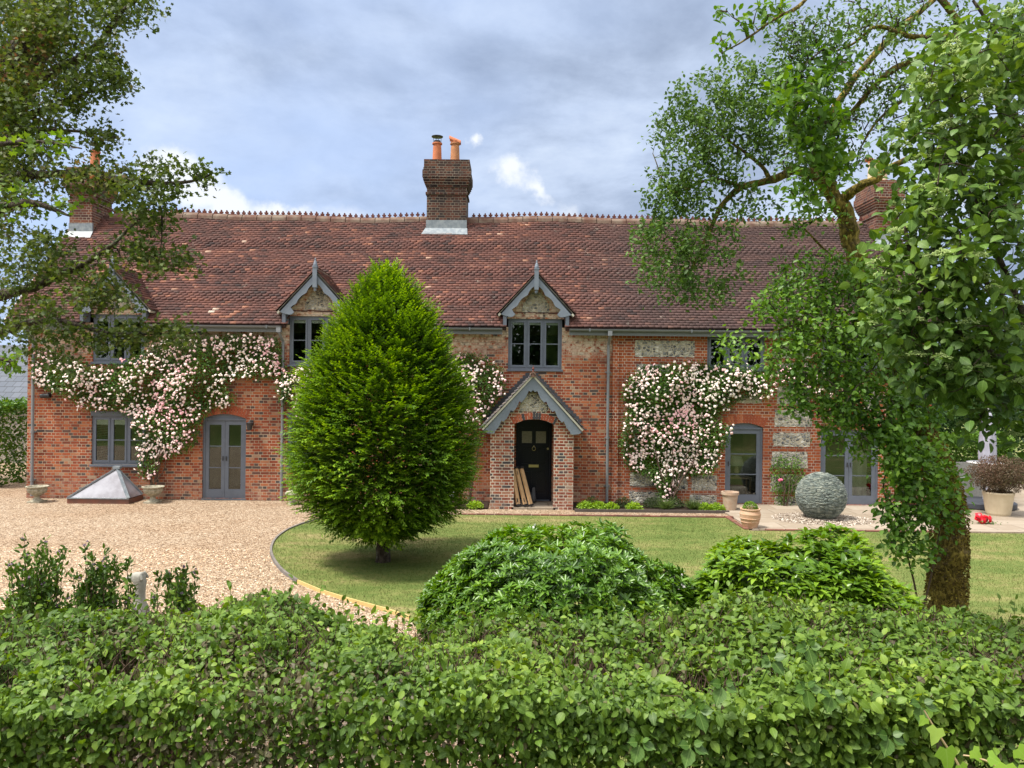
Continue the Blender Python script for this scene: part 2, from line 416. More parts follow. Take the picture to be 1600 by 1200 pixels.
M['white_stone'] = plain('pale_statue_stone', (.36, .35, .31), .85, .25, 16, .5, .5, ncol=(.25, .24, .2))
M['wood_tan'] = plain('tan_card_or_timber', (.46, .30, .16), .7, .3, 6, .2)
M['black'] = plain('black_plastic', (.015, .015, .017), .5, .4)
M['dark_metal'] = plain('dark_metal', (.03, .03, .033), .45, .5, 5, .3)
M['grey_plastic'] = plain('dark_parasol_base', (.045, .05, .065), .55, .4, 5, .2)
M['parasol'] = plain('lilac_grey_parasol_cover', (.38, .38, .46), .7, .3, 3, .35)
M['wicker'] = plain('pale_grey_weave', (.40, .40, .38), .8, .3, 30, .35, .4)
M['white_plastic'] = plain('white_plastic', (.7, .7, .7), .5, .4)
M['soil'] = plain('dark_soil', (.035, .024, .018), .95, .1, 20, .5, .7)
M['slate_edge'] = plain('timber_edging', (.10, .085, .075), .85, .2, 4, .4)
M['edge_grey'] = plain('grey_stone_edging', (.20, .18, .165), .9, .2, 6, .5, .4)
M['edge_yellow'] = plain('new_timber_edging', (.58, .42, .17), .7, .3, 5, .2)
M['inner'] = plain('interior_plaster', (.22, .19, .16), .9, .2, 1, .3)
M['mortar_edge'] = plain('verge_mortar', (.55, .53, .46), .9, .2, 12, .4, .3, ncol=(.3, .27, .2))

def mat_glass():
    m, t = mat_new('window_glass')
    o = t.n('ShaderNodeOutputMaterial'); tr = t.n('ShaderNodeBsdfTransparent'); tr.inputs[0].default_value = (.80, .84, .82, 1)
    gl = t.n('ShaderNodeBsdfGlossy'); gl.inputs['Roughness'].default_value = .012; gl.inputs[0].default_value = (.95, 1, 1, 1)
    P = pos(t); bp = t.n('ShaderNodeBump'); bp.inputs['Strength'].default_value = .12; bp.inputs['Distance'].default_value = .01
    t.set(bp, 'Height', t.noise(P, 1.4, 1)); t.t.links.new(bp.outputs[0], gl.inputs['Normal'])
    fr = t.n('ShaderNodeFresnel'); fr.inputs[0].default_value = 1.5
    mx = t.n('ShaderNodeMixShader'); t.set(mx, 0, t.m('MULTIPLY_ADD', fr.outputs[0], 1.1, 0.02, clamp=True))
    t.t.links.new(tr.outputs[0], mx.inputs[1]); t.t.links.new(gl.outputs[0], mx.inputs[2]); t.t.links.new(mx.outputs[0], o.inputs[0])
    return m
M['glass'] = mat_glass()
def mat_lantern_glass():
    m, t = mat_new('lantern_glass')
    P = objco(t)
    c = t.mix(t.smooth(t.noise(P, 2.0, 5, .6), .35, .7), (.30, .30, .34), (.16, .15, .17))
    out_bsdf(t, c, .12, .8, **{'Coat Weight': .6})
    return m
M['lantern'] = mat_lantern_glass()

def mat_flint():
    m, t = mat_new('knapped_flint')
    P = pos(t); wv = t.noise(P, 5, 3, .5, 0, out=1)
    vm = t.n('ShaderNodeVectorMath', operation='MULTIPLY_ADD'); t.set(vm, 0, wv); vm.inputs[1].default_value = (.09,) * 3; t.set(vm, 2, P)
    sc = t.n('ShaderNodeVectorMath', operation='MULTIPLY'); t.set(sc, 0, vm.outputs[0]); sc.inputs[1].default_value = (11.5, 3.0, 15)
    v = t.n('ShaderNodeTexVoronoi', feature='F1'); t.set(v, 'Vector', sc.outputs[0]); v.inputs['Scale'].default_value = 1
    e = t.n('ShaderNodeTexVoronoi', feature='DISTANCE_TO_EDGE'); t.set(e, 'Vector', sc.outputs[0]); e.inputs['Scale'].default_value = 1
    cr, cg, cb = t.sep(v.outputs['Color'])
    c = t.ramp(cr, [(0, (.03, .035, .045)), (.2, (.10, .11, .125)), (.45, (.23, .23, .22)), (.65, (.38, .37, .34)), (.85, (.62, .60, .54)), (1, (.26, .23, .19))])
    c = t.mix(t.m('MULTIPLY', t.smooth(t.noise(P, 45, 4), .4, .65), .45), c, (.5, .48, .42))
    mort = t.smooth(e.outputs['Distance'], .11, .05)
    c = t.mix(mort, c, (.43, .38, .29))
    out_bsdf(t, c, .7, .35, t.m('SUBTRACT', t.m('MULTIPLY', t.smooth(e.outputs['Distance'], .0, .3), 1), t.m('MULTIPLY', t.noise(P, 40), .3)), .9, .02)
    return m
M['flint'] = mat_flint()

def mat_tile():
    m, t = mat_new('clay_roof_tile')
    P = pos(t); x, y, z = t.sep(P); r = attr(t, 'rnd')
    n = t.noise(t.xyz(t.m('MULTIPLY', x, .8), t.m('MULTIPLY', y, 1.5), t.m('MULTIPLY', z, 1.5)), 1.0, 6, .68)
    f = t.m('ADD', t.m('MULTIPLY', r, .66), t.m('MULTIPLY', t.m('MULTIPLY_ADD', n, 3.2, -1.1, clamp=True), .38))
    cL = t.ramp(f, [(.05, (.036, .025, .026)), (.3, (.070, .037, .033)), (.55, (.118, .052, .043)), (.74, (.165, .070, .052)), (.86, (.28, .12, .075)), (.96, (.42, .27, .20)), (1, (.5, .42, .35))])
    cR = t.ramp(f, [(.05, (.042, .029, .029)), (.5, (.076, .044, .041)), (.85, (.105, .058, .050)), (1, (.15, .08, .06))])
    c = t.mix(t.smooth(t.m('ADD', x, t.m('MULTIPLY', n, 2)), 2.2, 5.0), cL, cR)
    lich = t.m('MULTIPLY', t.smooth(t.noise(P, 3.5, 5, .7), .60, .70), t.smooth(t.noise(P, 22, 4, .7), .50, .62))
    c = t.mix(t.m('MULTIPLY', lich, .75), c, (.44, .40, .33))
    dk = t.smooth(t.noise(P, 1.4, 5, .7), .5, .72)
    c = t.mix(t.m('MULTIPLY', dk, .45), c, (.035, .026, .024))
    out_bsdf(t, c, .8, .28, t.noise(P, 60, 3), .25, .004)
    return m
M['tile'] = mat_tile()
M['ridge'] = plain('ridge_tile_clay', (.12, .062, .046), .85, .25, 2.5, .8, .3, ncol=(.22, .18, .14), detail=7)
M['crest'] = plain('ridge_crest_clay', (.13, .045, .035), .85, .25, 4, .4)
M['slate'] = None
def mat_slate(name, a, b, sx, sz):
    m, t = mat_new(name)
    P = pos(t); x, y, z = t.sep(P)
    br = t.n('ShaderNodeTexBrick', offset=.5); t.set(br, 'Vector', t.xyz(x, z, 0.0)); br.inputs['Scale'].default_value = 1
    br.inputs['Color1'].default_value = (*a, 1); br.inputs['Color2'].default_value = (*b, 1); br.inputs['Mortar'].default_value = tuple(v * .35 for v in a) + (1,)
    br.inputs['Brick Width'].default_value = sx; br.inputs['Row Height'].default_value = sz; br.inputs['Mortar Size'].default_value = .012
    c = t.mix(t.m('MULTIPLY', t.noise(P, 2), .5), br.outputs['Color'], (.08, .09, .1))
    out_bsdf(t, c, .7, .25, br.outputs['Fac'], -.4, .01)
    return m
M['slate'] = mat_slate('grey_slate', (.075, .09, .12), (.11, .125, .16), .3, .2)

def mat_gravel():
    m, t = mat_new('golden_gravel')
    P = pos(t)
    v = t.n('ShaderNodeTexVoronoi', feature='F1'); t.set(v, 'Vector', P); v.inputs['Scale'].default_value = 62
    v2 = t.n('ShaderNodeTexVoronoi', feature='F1'); t.set(v2, 'Vector', P); v2.inputs['Scale'].default_value = 28
    r, g, b = t.sep(v.outputs['Color']); r2, g2, b2 = t.sep(v2.outputs['Color'])
    f = t.m('ADD', t.m('MULTIPLY', r, .6), t.m('MULTIPLY', r2, .4))
    c = t.ramp(f, [(.14, (.085, .055, .033)), (.33, (.23, .15, .09)), (.5, (.355, .25, .16)), (.67, (.47, .355, .245)), (.88, (.64, .54, .43))])
    big = t.noise(P, .45, 5, .6)
    c = t.mix(t.m('MULTIPLY', t.smooth(big, .42, .68), .4), c, t.mix(1.0, c, (.75, .62, .5), 'MULTIPLY'))
    c = t.mix(t.m('MULTIPLY', t.smooth(t.noise(P, 2.5, 5, .7), .60, .74), .35), c, (.16, .11, .06))
    h = t.m('ADD', t.m('MULTIPLY', v.outputs['Distance'], -1), t.m('MULTIPLY', t.noise(P, 3, 3), .8))
    out_bsdf(t, c, .85, .25, h, .8, .03)
    return m
M['gravel'] = mat_gravel()
def mat_pebble():
    m, t = mat_new('loose_pebbles'); r = attr(t, 'rnd')
    c = t.ramp(r, [(0, (.10, .07, .05)), (.4, (.24, .19, .145)), (.75, (.38, .32, .26)), (1, (.6, .55, .48))]); out_bsdf(t, c, .75, .3); return m
M['pebble'] = mat_pebble()
def mat_gpebble():
    m, t = mat_new('gravel_stones'); r = attr(t, 'rnd')
    c = t.ramp(r, [(0, (.15, .09, .055)), (.25, (.36, .22, .13)), (.55, (.56, .38, .235)), (.8, (.68, .5, .34)), (1, (.82, .7, .55))]); out_bsdf(t, c, .8, .3); return m
M['gstones'] = mat_gpebble()
def mat_lawn(name, blade=False):
    m, t = mat_new(name)
    P = pos(t); x, y, z = t.sep(P)
    n = t.noise(t.xyz(t.m('MULTIPLY', x, .45), y, 0.0), .9, 6, .68)
    n2 = t.noise(P, 9, 4, .6)
    f = t.m('ADD', t.m('MULTIPLY', n, .75), t.m('MULTIPLY', n2, .25))
    if blade: f = t.m('ADD', t.m('MULTIPLY', f, .8), t.m('MULTIPLY', attr(t, 'rnd'), .2))
    c = t.ramp(f, [(.30, (.060, .095, .018)), (.44, (.100, .140, .032)), (.53, (.148, .170, .048)), (.61, (.23, .205, .085)), (.74, (.31, .245, .13))])
    out_bsdf(t, c, .85, .2, t.noise(P, 90, 3), .5, .02)
    return m
M['lawn'] = mat_lawn('mown_lawn'); M['blade'] = mat_lawn('grass_blade', True)
def mat_flag():
    m, t = mat_new('sandstone_flags')
    P = pos(t); x, y, z = t.sep(P)
    br = t.n('ShaderNodeTexBrick', offset=.37, offset_frequency=2, squash=.7, squash_frequency=3); t.set(br, 'Vector', t.xyz(x, y, 0.0)); br.inputs['Scale'].default_value = 1
    br.inputs['Color1'].default_value = (.25, .205, .155, 1); br.inputs['Color2'].default_value = (.34, .29, .235, 1); br.inputs['Mortar'].default_value = (.15, .12, .09, 1)
    br.inputs['Brick Width'].default_value = .95; br.inputs['Row Height'].default_value = .62; br.inputs['Mortar Size'].default_value = .014
    c = t.mix(t.m('MULTIPLY', t.noise(P, 2.5, 6, .65), .55), br.outputs['Color'], (.27, .21, .15))
    c = t.mix(t.m('MULTIPLY', t.smooth(t.noise(P, 5, 5), .55, .7), .4), c, (.38, .35, .29))
    out_bsdf(t, c, .75, .3, br.outputs['Fac'], -.4, .01)
    return m
M['flag'] = mat_flag()
def mat_bark(name, a, b, moss, mamt, sc=18):
    m, t = mat_new(name)
    P = pos(t); x, y, z = t.sep(P); q = t.xyz(x, y, t.m('MULTIPLY', z, .45))
    n = t.noise(q, sc, 6, .7); v = t.n('ShaderNodeTexVoronoi'); t.set(v, 'Vector', q); v.inputs['Scale'].default_value = sc * 2.4
    c = t.mix(t.smooth(n, .35, .65), a, b)
    ms = t.smooth(t.noise(P, 3.2, 6, .75), .62 - mamt * .4, .74 - mamt * .3)
    r, g, bb = t.sep(v.outputs['Color'])
    c = t.mix(ms, c, t.ramp(r, [(0, tuple(k * .35 for k in moss)), (.6, moss), (1, tuple(min(1, k * 1.9) for k in moss))]))
    out_bsdf(t, c, .9, .2, t.m('ADD', n, t.m('MULTIPLY', v.outputs['Distance'], -.6)), 1.0, .03)
    return m
M['bark_moss'] = mat_bark('mossy_bark', (.07, .045, .028), (.19, .14, .09), (.17, .13, .03), .75)
M['bark'] = mat_bark('dark_bark', (.035, .026, .02), (.12, .095, .075), (.16, .17, .12), .25, 22)
M['bark_lichen'] = mat_bark('lichen_bark', (.06, .045, .032), (.17, .14, .11), (.24, .25, .15), .5, 20)
M['stem'] = plain('woody_stem', (.095, .062, .042), .8, .25, 30, .5)
M['stem_pale'] = plain('pale_stem', (.50, .36, .22), .6, .3)

# foliage
M['hornbeam'] = mat_leaf('hornbeam_leaf', [(0, (.022, .052, .006)), (.35, (.062, .140, .009)), (.6, (.140, .265, .015)), (.85, (.29, .44, .027)), (1, (.46, .58, .05))], .5, .3, .30)
M['hedge'] = mat_leaf('dogwood_leaf', [(0, (.020, .044, .008)), (.3, (.062, .124, .016)), (.6, (.135, .225, .028)), (.82, (.25, .345, .048)), (.93, (.34, .42, .08)), (1, (.15, .11, .07))], .5, .28, .28, nscale=1.8, vein=True, namt=.3)
M['hedge_brown'] = mat_leaf('bronzed_dogwood_leaf', [(0, (.055, .040, .026)), (.5, (.105, .085, .045)), (1, (.13, .15, .05))], .5, .3, .25, vein=True)
M['bramble'] = mat_leaf('bramble_leaf', [(0, (.035, .085, .014)), (1, (.075, .15, .02))], .45, .35, .2, vein=True)
M['choisya'] = mat_leaf('glossy_whorled_leaf', [(0, (.02, .06, .009)), (.4, (.075, .17, .020)), (.75, (.17, .32, .035)), (1, (.29, .45, .06))], .32, .5, .25, vein=False)
M['laurel'] = mat_leaf('laurel_leaf', [(0, (.028, .075, .008)), (.4, (.10, .20, .016)), (.75, (.22, .36, .03)), (1, (.40, .50, .07))], .3, .5, .28)
M['leftshrub'] = mat_leaf('small_green_leaf', [(0, (.025, .06, .010)), (.5, (.08, .16, .020)), (1, (.18, .28, .04))], .45, .35, .22)
M['hawthorn'] = mat_leaf('hawthorn_leaf', [(0, (.026, .044, .010)), (.40, (.065, .105, .020)), (.66, (.115, .16, .034)), (.79, (.17, .17, .05)), (.88, (.24, .13, .06)), (1, (.30, .13, .08))], .5, .3, .3)
M['maple'] = mat_leaf('lime_maple_leaf', [(0, (.06, .13, .02)), (.6, (.12, .20, .03)), (1, (.20, .27, .05))], .5, .3, .45)
M['apple'] = mat_leaf('old_tree_leaf', [(0, (.034, .072, .018)), (.5, (.085, .165, .036)), (.85, (.16, .26, .06)), (1, (.26, .36, .09))], .5, .3, .28)
M['shoot'] = mat_leaf('fresh_green_leaf', [(0, (.026, .07, .012)), (.4, (.080, .175, .024)), (.75, (.17, .31, .04)), (1, (.31, .44, .07))], .45, .35, .30)
M['viburnum'] = mat_leaf('felted_viburnum_leaf', [(0, (.024, .058, .012)), (.45, (.075, .15, .024)), (.8, (.15, .24, .038)), (1, (.26, .34, .07))], .5, .3, .26, vein=True)
M['bud'] = mat_leaf('pale_flower_bud', [(0, (.20, .30, .09)), (1, (.42, .50, .22))], .7, .2, .3)
M['rose_leaf'] = mat_leaf('rose_leaf', [(0, (.018, .05, .009)), (.5, (.065, .145, .018)), (.85, (.14, .26, .03)), (1, (.25, .34, .05))], .42, .4, .22)
def mat_petal(name, stops):
    m, t = mat_new(name); c = t.ramp(attr(t, 'rnd'), stops)
    lx, ly, lz = t.sep(attr(t, 'luv', 'Vector'))
    c = t.mix(t.smooth(t.m('SQRT', t.m('ADD', t.m('MULTIPLY', lx, lx), t.m('MULTIPLY', ly, ly))), .55, .1), c, t.mix(.45, c, (.78, .42, .42)))
    out_bsdf(t, c, .7, .2, **{'Subsurface Weight': 0.0}); return m
M['petal'] = mat_petal('pale_pink_petal', [(0, (.86, .78, .70)), (.4, (.84, .68, .63)), (.75, (.80, .50, .50)), (1, (.78, .38, .44))])
M['petal_hot'] = mat_petal('hot_pink_petal', [(0, (.75, .10, .25)), (1, (.8, .16, .3))])
M['petal_red'] = mat_petal('red_petal', [(0, (.55, .01, .02)), (1, (.75, .02, .04))])
M['petal_white'] = mat_petal('white_petal', [(0, (.8, .8, .8)), (1, (.85, .85, .82))])
M['lime_plant'] = mat_leaf('lime_bed_leaf', [(0, (.11, .22, .02)), (.6, (.27, .42, .04)), (1, (.42, .54, .09))], .5, .3, .3)
M['box_ball'] = mat_leaf('dark_box_leaf', [(0, (.012, .030, .008)), (.7, (.035, .06, .014)), (1, (.08, .08, .03))], .45, .3, .2)
M['grassy'] = mat_leaf('strappy_leaf', [(0, (.045, .09, .02)), (1, (.14, .2, .05))], .5, .3, .25)
M['bronze'] = mat_leaf('bronze_shrub_leaf', [(0, (.045, .04, .02)), (.4, (.085, .07, .035)), (.75, (.16, .095, .065)), (1, (.30, .16, .12))], .5, .3, .25)
M['bg_dark'] = mat_leaf('far_dark_leaf', [(0, (.010, .028, .008)), (.6, (.028, .07, .014)), (1, (.06, .13, .025))], .6, .2, .2, nscale=.6)
M['bg_light'] = mat_leaf('far_light_leaf', [(0, (.05, .11, .015)), (.6, (.12, .24, .03)), (1, (.25, .36, .07))], .6, .2, .25)
M['hedge_left'] = mat_leaf('side_hedge_leaf', [(0, (.018, .055, .008)), (.5, (.06, .15, .014)), (1, (.17, .31, .03))], .45, .35, .25)

# ================================================================ ground and setting
def sstep(x, a, b):
    t = min(1, max(0, (x - a) / (b - a))); return t * t * (3 - 2 * t)
def ground_z(x, y): return -0.05 + 1.45 * (1 - sstep(y, 1.9, 3.3))
ys_ = [-60, -20, -8, -3, 0, 1, 1.5, 1.9, 2.2, 2.5, 2.8, 3.1, 3.4, 4, 6, 10, 30, 80, 200, 600]
xs_ = [-500, -120, -40, -20, -10, 0, 10, 20, 40, 120, 500]
g = MB(); g.add([(x, y, ground_z(x, y)) for y in ys_ for x in xs_], [(j * len(xs_) + i, j * len(xs_) + i + 1, (j + 1) * len(xs_) + i + 1, (j + 1) * len(xs_) + i) for j in range(len(ys_) - 1) for i in range(len(xs_) - 1)])
tag(g.build('ground', M['lawn'], smooth=True), 'rough grass ground around the property', None, kind='structure')
g = MB(); g.flat([(-30, 4.2), (14, 4.2), (14, 19.98), (10, 19.98), (-12.3, 19.98), (-12.3, 34), (-30, 34)], -0.04, 0.0)
tag(g.build('gravel_drive', M['gravel']), 'golden gravel drive in front of the house', None, kind='structure')
# loose stones standing up from the nearest and the edge parts of the drive
N = 26000
gx = RNG.uniform(-9.5, 0.5, N); gy = 5.2 + 9.0 * RNG.random(N) ** 1.5
a_ = RNG.random(N) * 2 * pi; sz_ = RNG.uniform(.006, .016, N)
B = Bulk(); OCT = ([(1, 0, 0), (0, 1, 0), (-1, 0, 0), (0, -1, 0), (0, 0, .7), (.0, 0, -.4)], [(0, 1, 4), (1, 2, 4), (2, 3, 4), (3, 0, 4)])

LP = [(640, 968), (600, 955), (545, 940), (500, 926), (465, 911), (440, 893), (426, 873), (424, 857), (434, 841), (458, 826), (500, 813), (560, 808), (640, 807.5)]
lp = [G(px, py) for px, py in LP]
lawn_poly = [(p[0], p[1]) for p in lp]
YE = 17.95
Ta = G(1145, 814)[:2]; Tb = G(1172, 831)[:2]
lawn_poly = [(1.2, 4.0), (-0.1, 7.0)] + lawn_poly + [(G(715, 808)[0], YE), (Ta[0], YE - .05), (Tb[0], 16.35), (15, 16.35), (30, 16.35), (30, 4.0)]
g = MB(); g.flat(lawn_poly, -0.03, 0.03)
tag(g.build('lawn', M['lawn']), 'mown lawn curving round the clipped tree', None, kind='structure')
def inpoly(px, py, poly):
    px = np.asarray(px); py = np.asarray(py); c = np.zeros(px.shape, bool); n = len(poly); j = n - 1
    for i in range(n):
        xi, yi = poly[i]; xj, yj = poly[j]
        c ^= ((yi > py) != (yj > py)) & (px < (xj - xi) * (py - yi) / (yj - yi + 1e-12) + xi); j = i
    return c
ok = ~inpoly(gx, gy, lawn_poly)
gx, gy, a_, sz_ = gx[ok], gy[ok], a_[ok], sz_[ok]
n_ = len(gx); z0 = np.zeros(n_)
Xv = np.stack([np.cos(a_), np.sin(a_), z0], 1) * sz_[:, None] * 1.3; Yv = np.stack([-np.sin(a_), np.cos(a_), z0], 1) * sz_[:, None]; Zv = np.stack([z0, z0, sz_], 1)
B.inst(OCT[0], OCT[1], np.stack([gx, gy, z0 + .001], 1), Xv, Yv, Zv)
tag(B.build('gravel_stones', M['gstones']), 'loose golden stones on top of the drive', None, kind='stuff')
# grass blades
N = 230000
bx = RNG.uniform(-6, 12, N); by = 5.5 + 12.3 * RNG.random(N); ok = inpoly(bx, by, lawn_poly) & (np.abs(bx) < by * .72 + .3); bx, by = bx[ok], by[ok]; n_ = len(bx)
B = Bulk(); a_ = RNG.random(n_) * 2 * pi; ln = RNG.uniform(.018, .045, n_)
Dr = np.stack([RNG.normal(0, .35, n_), RNG.normal(0, .35, n_), np.ones(n_)], 1); Nr = np.stack([np.cos(a_), np.sin(a_), 0 * a_], 1)
X, Y, Z = frames(Dr, Nr)
B.inst([(0, -.5, 0), (0, .5, 0), (1, 0, .15)], [(0, 1, 2)], np.stack([bx, by, bx * 0 + .028], 1), X * ln[:, None], Y * .007, Z * ln[:, None])
tag(B.build('lawn_grass', M['blade']), 'short grass blades of the mown lawn', None, kind='stuff')
# edging of the lawn
def edge_strip(pts, wd, z0, z1, name, mat, label, cat):
    pts = [Vector((p[0], p[1])) for p in pts]; L_, R_ = [], []
    for i, p in enumerate(pts):
        d = (pts[min(i + 1, len(pts) - 1)] - pts[max(i - 1, 0)]).normalized(); nn = Vector((-d.y, d.x)) * wd / 2
        L_.append(p + nn); R_.append(p - nn)
    m_ = MB()
    for i in range(len(pts) - 1):
        q = [L_[i], L_[i + 1], R_[i + 1], R_[i]]; b = len(m_.v)
        m_.v += [(c.x, c.y, z0) for c in q] + [(c.x, c.y, z1) for c in q]
        m_.f += [(b + 4, b + 5, b + 6, b + 7), (b, b + 1, b + 5, b + 4), (b + 2, b + 3, b + 7, b + 6)]
    o = m_.build(name, mat); return tag(o, label, cat)
def smoothline(P, k=6):
    P = np.asarray(P, float); out = []
    for i in range(len(P) - 1):
        p0 = P[max(i - 1, 0)]; p1 = P[i]; p2 = P[i + 1]; p3 = P[min(i + 2, len(P) - 1)]
        for j in range(k):
            t = j / k; out.append(.5 * ((2 * p1) + (-p0 + p2) * t + (2 * p0 - 5 * p1 + 4 * p2 - p3) * t * t + (-p0 + 3 * p1 - 3 * p2 + p3) * t ** 3))
    out.append(P[-1]); return np.array(out)
edge_strip(lp[:5], .02, -.03, .052, 'timber_edging', M['edge_yellow'], 'new yellow timber edging along the lawn nearest the hedge', 'lawn edging')
edge_strip(smoothline(lp[4:]), .04, -.03, .055, 'stone_edging', M['edge_grey'], 'grey stone edging round the curved end of the lawn', 'lawn edging')
# brick kerbs, gravel path, bed, terrace
K = MB()
x = G(715, 808)[0]
while x < Ta[0] - .1:
    l_ = .215; K.box(x, x + l_ - .012, YE, YE + .1, -.03, .055 + random.uniform(-.006, .006)); x += l_
p = Vector((Ta[0], YE)); q = Vector((Tb[0], 16.45)); d = (q - p).normalized(); nn = Vector((-d.y, d.x)); k = 0
while k * .215 < (q - p).length:
    a = p + d * k * .215; b = a + d * .2; K.flat([tuple(a), tuple(b), tuple(b - nn * .1), tuple(a - nn * .1)], -.03, .055 + random.uniform(-.006, .006)); k += 1
M['kerb'] = plain('dark_kerb_brick', (.20, .085, .06), .85, .25, 3.5, .6, .3, ncol=(.09, .07, .06))
tag(K.build('kerb', M['kerb']), 'low brick kerb between lawn and path', None, kind='structure')
K = MB(); K.flat([(Ta[0] + .1, 19.98), (Ta[0] + .1, YE), (Tb[0] + .1, 16.5), (16.5, 16.5), (16.5, 25), (10.4, 25), (10.4, 19.98)], -.03, .036)
tag(K.build('terrace', M['flag']), 'sandstone flag terrace by the glazed doors', None, kind='structure')
K = MB(); x = Tb[0] + .35
while x < 9.2:
    if not (6.6 < x < 7.4 and False) and random.random() < .8 and not 5.9 < x < 6.7: K.box(x, x + .4, 16.38, 16.5, -.03, .05)
    x += .43
tag(K.build('terrace_kerb', M['kerb']), 'red brick edge of the terrace against the lawn', None, kind='structure')
bedR0 = W(898, 800, 18.75)[0]; bedR1 = W(1135, 800, 18.75)[0]
K = MB(); K.flat([(bedR0, 18.75), (bedR1, 18.75), (bedR1 - .1, 19.98), (bedR0, 19.98)], -.02, .045)
K.flat([(-1.9, 18.95), (W(762, 800, 18.9)[0], 18.95), (W(762, 800, 18.9)[0], 19.98), (-1.9, 19.98)], -.02, .045)
tag(K.build('flower_bed', M['soil']), 'narrow strip of dark soil at the foot of the house', None, kind='structure')
K = MB(); K.box(bedR0, bedR1 + .06, 18.70, 18.746, -.02, .07); tag(K.build('bed_edging', M['slate_edge']), 'dark timber board edging the narrow bed right of the porch', 'bed edging')

# ================================================================ house
X0 = W(42, 700, 20)[0]; X1 = 11.0; XD = W(956, 650, 20)[0]
WT = 4.62
house = thing('brick_house', 'long red brick and flint house with tiled roof and grey painted dormers', 'house', ((X0 + X1) / 2, 20, 0))
def rect(px0, py0, px1, py1, Y=20.0):
    xa, za = WX(px0, (py0 + py1) / 2, Y)[0], WX((px0 + px1) / 2, py0, Y)[1]
    xb, zb = WX(px1, (py0 + py1) / 2, Y)[0], WX((px0 + px1) / 2, py1, Y)[1]
    return [xa, xb, zb, za]
R = dict(
    g1=rect(143, 650, 228, 726), u1=rect(145, 491, 226, 566), f1=rect(316, 647, 384, 778), g2=rect(449, 653, 531, 729),
    u2=rect(452, 494, 537, 570), u3=rect(794, 498, 878, 577), u4=rect(1105, 525, 1195, 577), u5=rect(1283, 527, 1372, 579),
    d2=rect(1133, 661, 1192, 795), d3=rect(1282, 672, 1373, 797), fd=rect(806, 656, 862, 790))
for k in ('f1', 'd2', 'd3', 'fd'): R[k][2] = 0.04
def wall_holes(x0, x1, z0, z1, holes, y0, y1, m_):
    xs = sorted({x0, x1, *[min(max(h[i], x0), x1) for h in holes for i in (0, 1)]}); zs = sorted({z0, z1, *[min(max(h[i], z0), z1) for h in holes for i in (2, 3)]})
    for i in range(len(xs) - 1):
        run = None
        for j in range(len(zs) - 1):
            cx, cz = (xs[i] + xs[i + 1]) / 2, (zs[j] + zs[j + 1]) / 2
            solid = not any(h[0] < cx < h[1] and h[2] < cz < h[3] for h in holes)
            if solid:
                if run is None: run = zs[j]
                end = zs[j + 1]
            if (not solid or j == len(zs) - 2) and run is not None:
                m_.box(xs[i], xs[i + 1], y0, y1, run, end); run = None
    return m_
hl = [R[k] for k in ('g1', 'u1', 'f1', 'g2', 'u2', 'u3', 'fd')]; hr = [R[k] for k in ('u4', 'u5', 'd2', 'd3')]
def spandrel(m_, r, rise, y0, y1, n=10):
    # brick filling between the flat top of the hole and the segmental arch
    x0, x1, z1 = r[0], r[1], r[3]; hw = (x1 - x0) / 2; cx = (x0 + x1) / 2
    Rr = (hw * hw + rise * rise) / (2 * rise)
    def az(x): return z1 - Rr + math.sqrt(max(Rr * Rr - (x - cx) ** 2, 0))
    for s in (-1, 1):
        pts = [(cx + s * hw * i / n, az(cx + s * hw * i / n)) for i in range(0, n + 1)]
        m_.prism(pts + [(cx + s * hw, z1)], y0, y1)
    return az
def voussoir(m_, r, rise, ht, y0, y1, nb):
    x0, x1, z1 = r[0], r[1], r[3]; hw = (x1 - x0) / 2 + .02; cx = (x0 + x1) / 2
    Rr = (hw * hw + rise * rise) / (2 * rise); cz = z1 - Rr; am = math.asin(hw / Rr)
    for i in range(nb):
        a0 = -am + 2 * am * i / nb + .003; a1 = -am + 2 * am * (i + 1) / nb - .006 / Rr - .003
        P = [(cx + rr * sin(a), cz + rr * cos(a)) for rr, a in ((Rr + .002, a0), (Rr + .002, a1), (Rr + ht, a1), (Rr + ht, a0))]
        m_.prism(P, y0, y1)
wl = MB(); wall_holes(X0, XD, 0, WT - .04, hl, 20.0, 20.28, wl)
az_f1 = spandrel(wl, R['f1'], .12, 20.0, 20.28)
# gable end and back wall
wl.box(X0, X0 + .28, 20.28, 26.0, 0, WT); wl.prism([(0, 0), (0, 0)], 0, 0) if False else None
b = len(wl.v)
for xx in (X0, X0 + .28): wl.v += [(xx, 20.0, WT), (xx, 26.2, WT), (xx, 23.0, 7.75)]
wl.f += [(b, b + 2, b + 1), (b + 3, b + 4, b + 5), (b, b + 3, b + 5, b + 2), (b + 1, b + 2, b + 5, b + 4)]
wl.box(X0 + .28, X1 - .28, 25.9, 26.15, 0, WT)
wl.build('wall', M['brick'], house)
wr = MB(); wall_holes(XD, X1, 0, WT - .04, hr, 20.0, 20.28, wr)
az_d2 = spandrel(wr, R['d2'], .12, 20.0, 20.28)
wr.box(XD + .0, XD + .16, 19.955, 19.998, 0, WT - .1)
wr.box(X1 - .28, X1, 20.28, 26.15, 0, WT)
b = len(wr.v)
for xx in (X1 - .28, X1): wr.v += [(xx, 20.0, WT), (xx, 26.2, WT), (xx, 23.0, 7.75)]
wr.f += [(b, b + 2, b + 1), (b + 3, b + 4, b + 5), (b, b + 3, b + 5, b + 2), (b + 1, b + 2, b + 5, b + 4)]
o = wr.build('wall', M['brick_orange'], house); o['label'] = 'orange brick wall with flint panels'
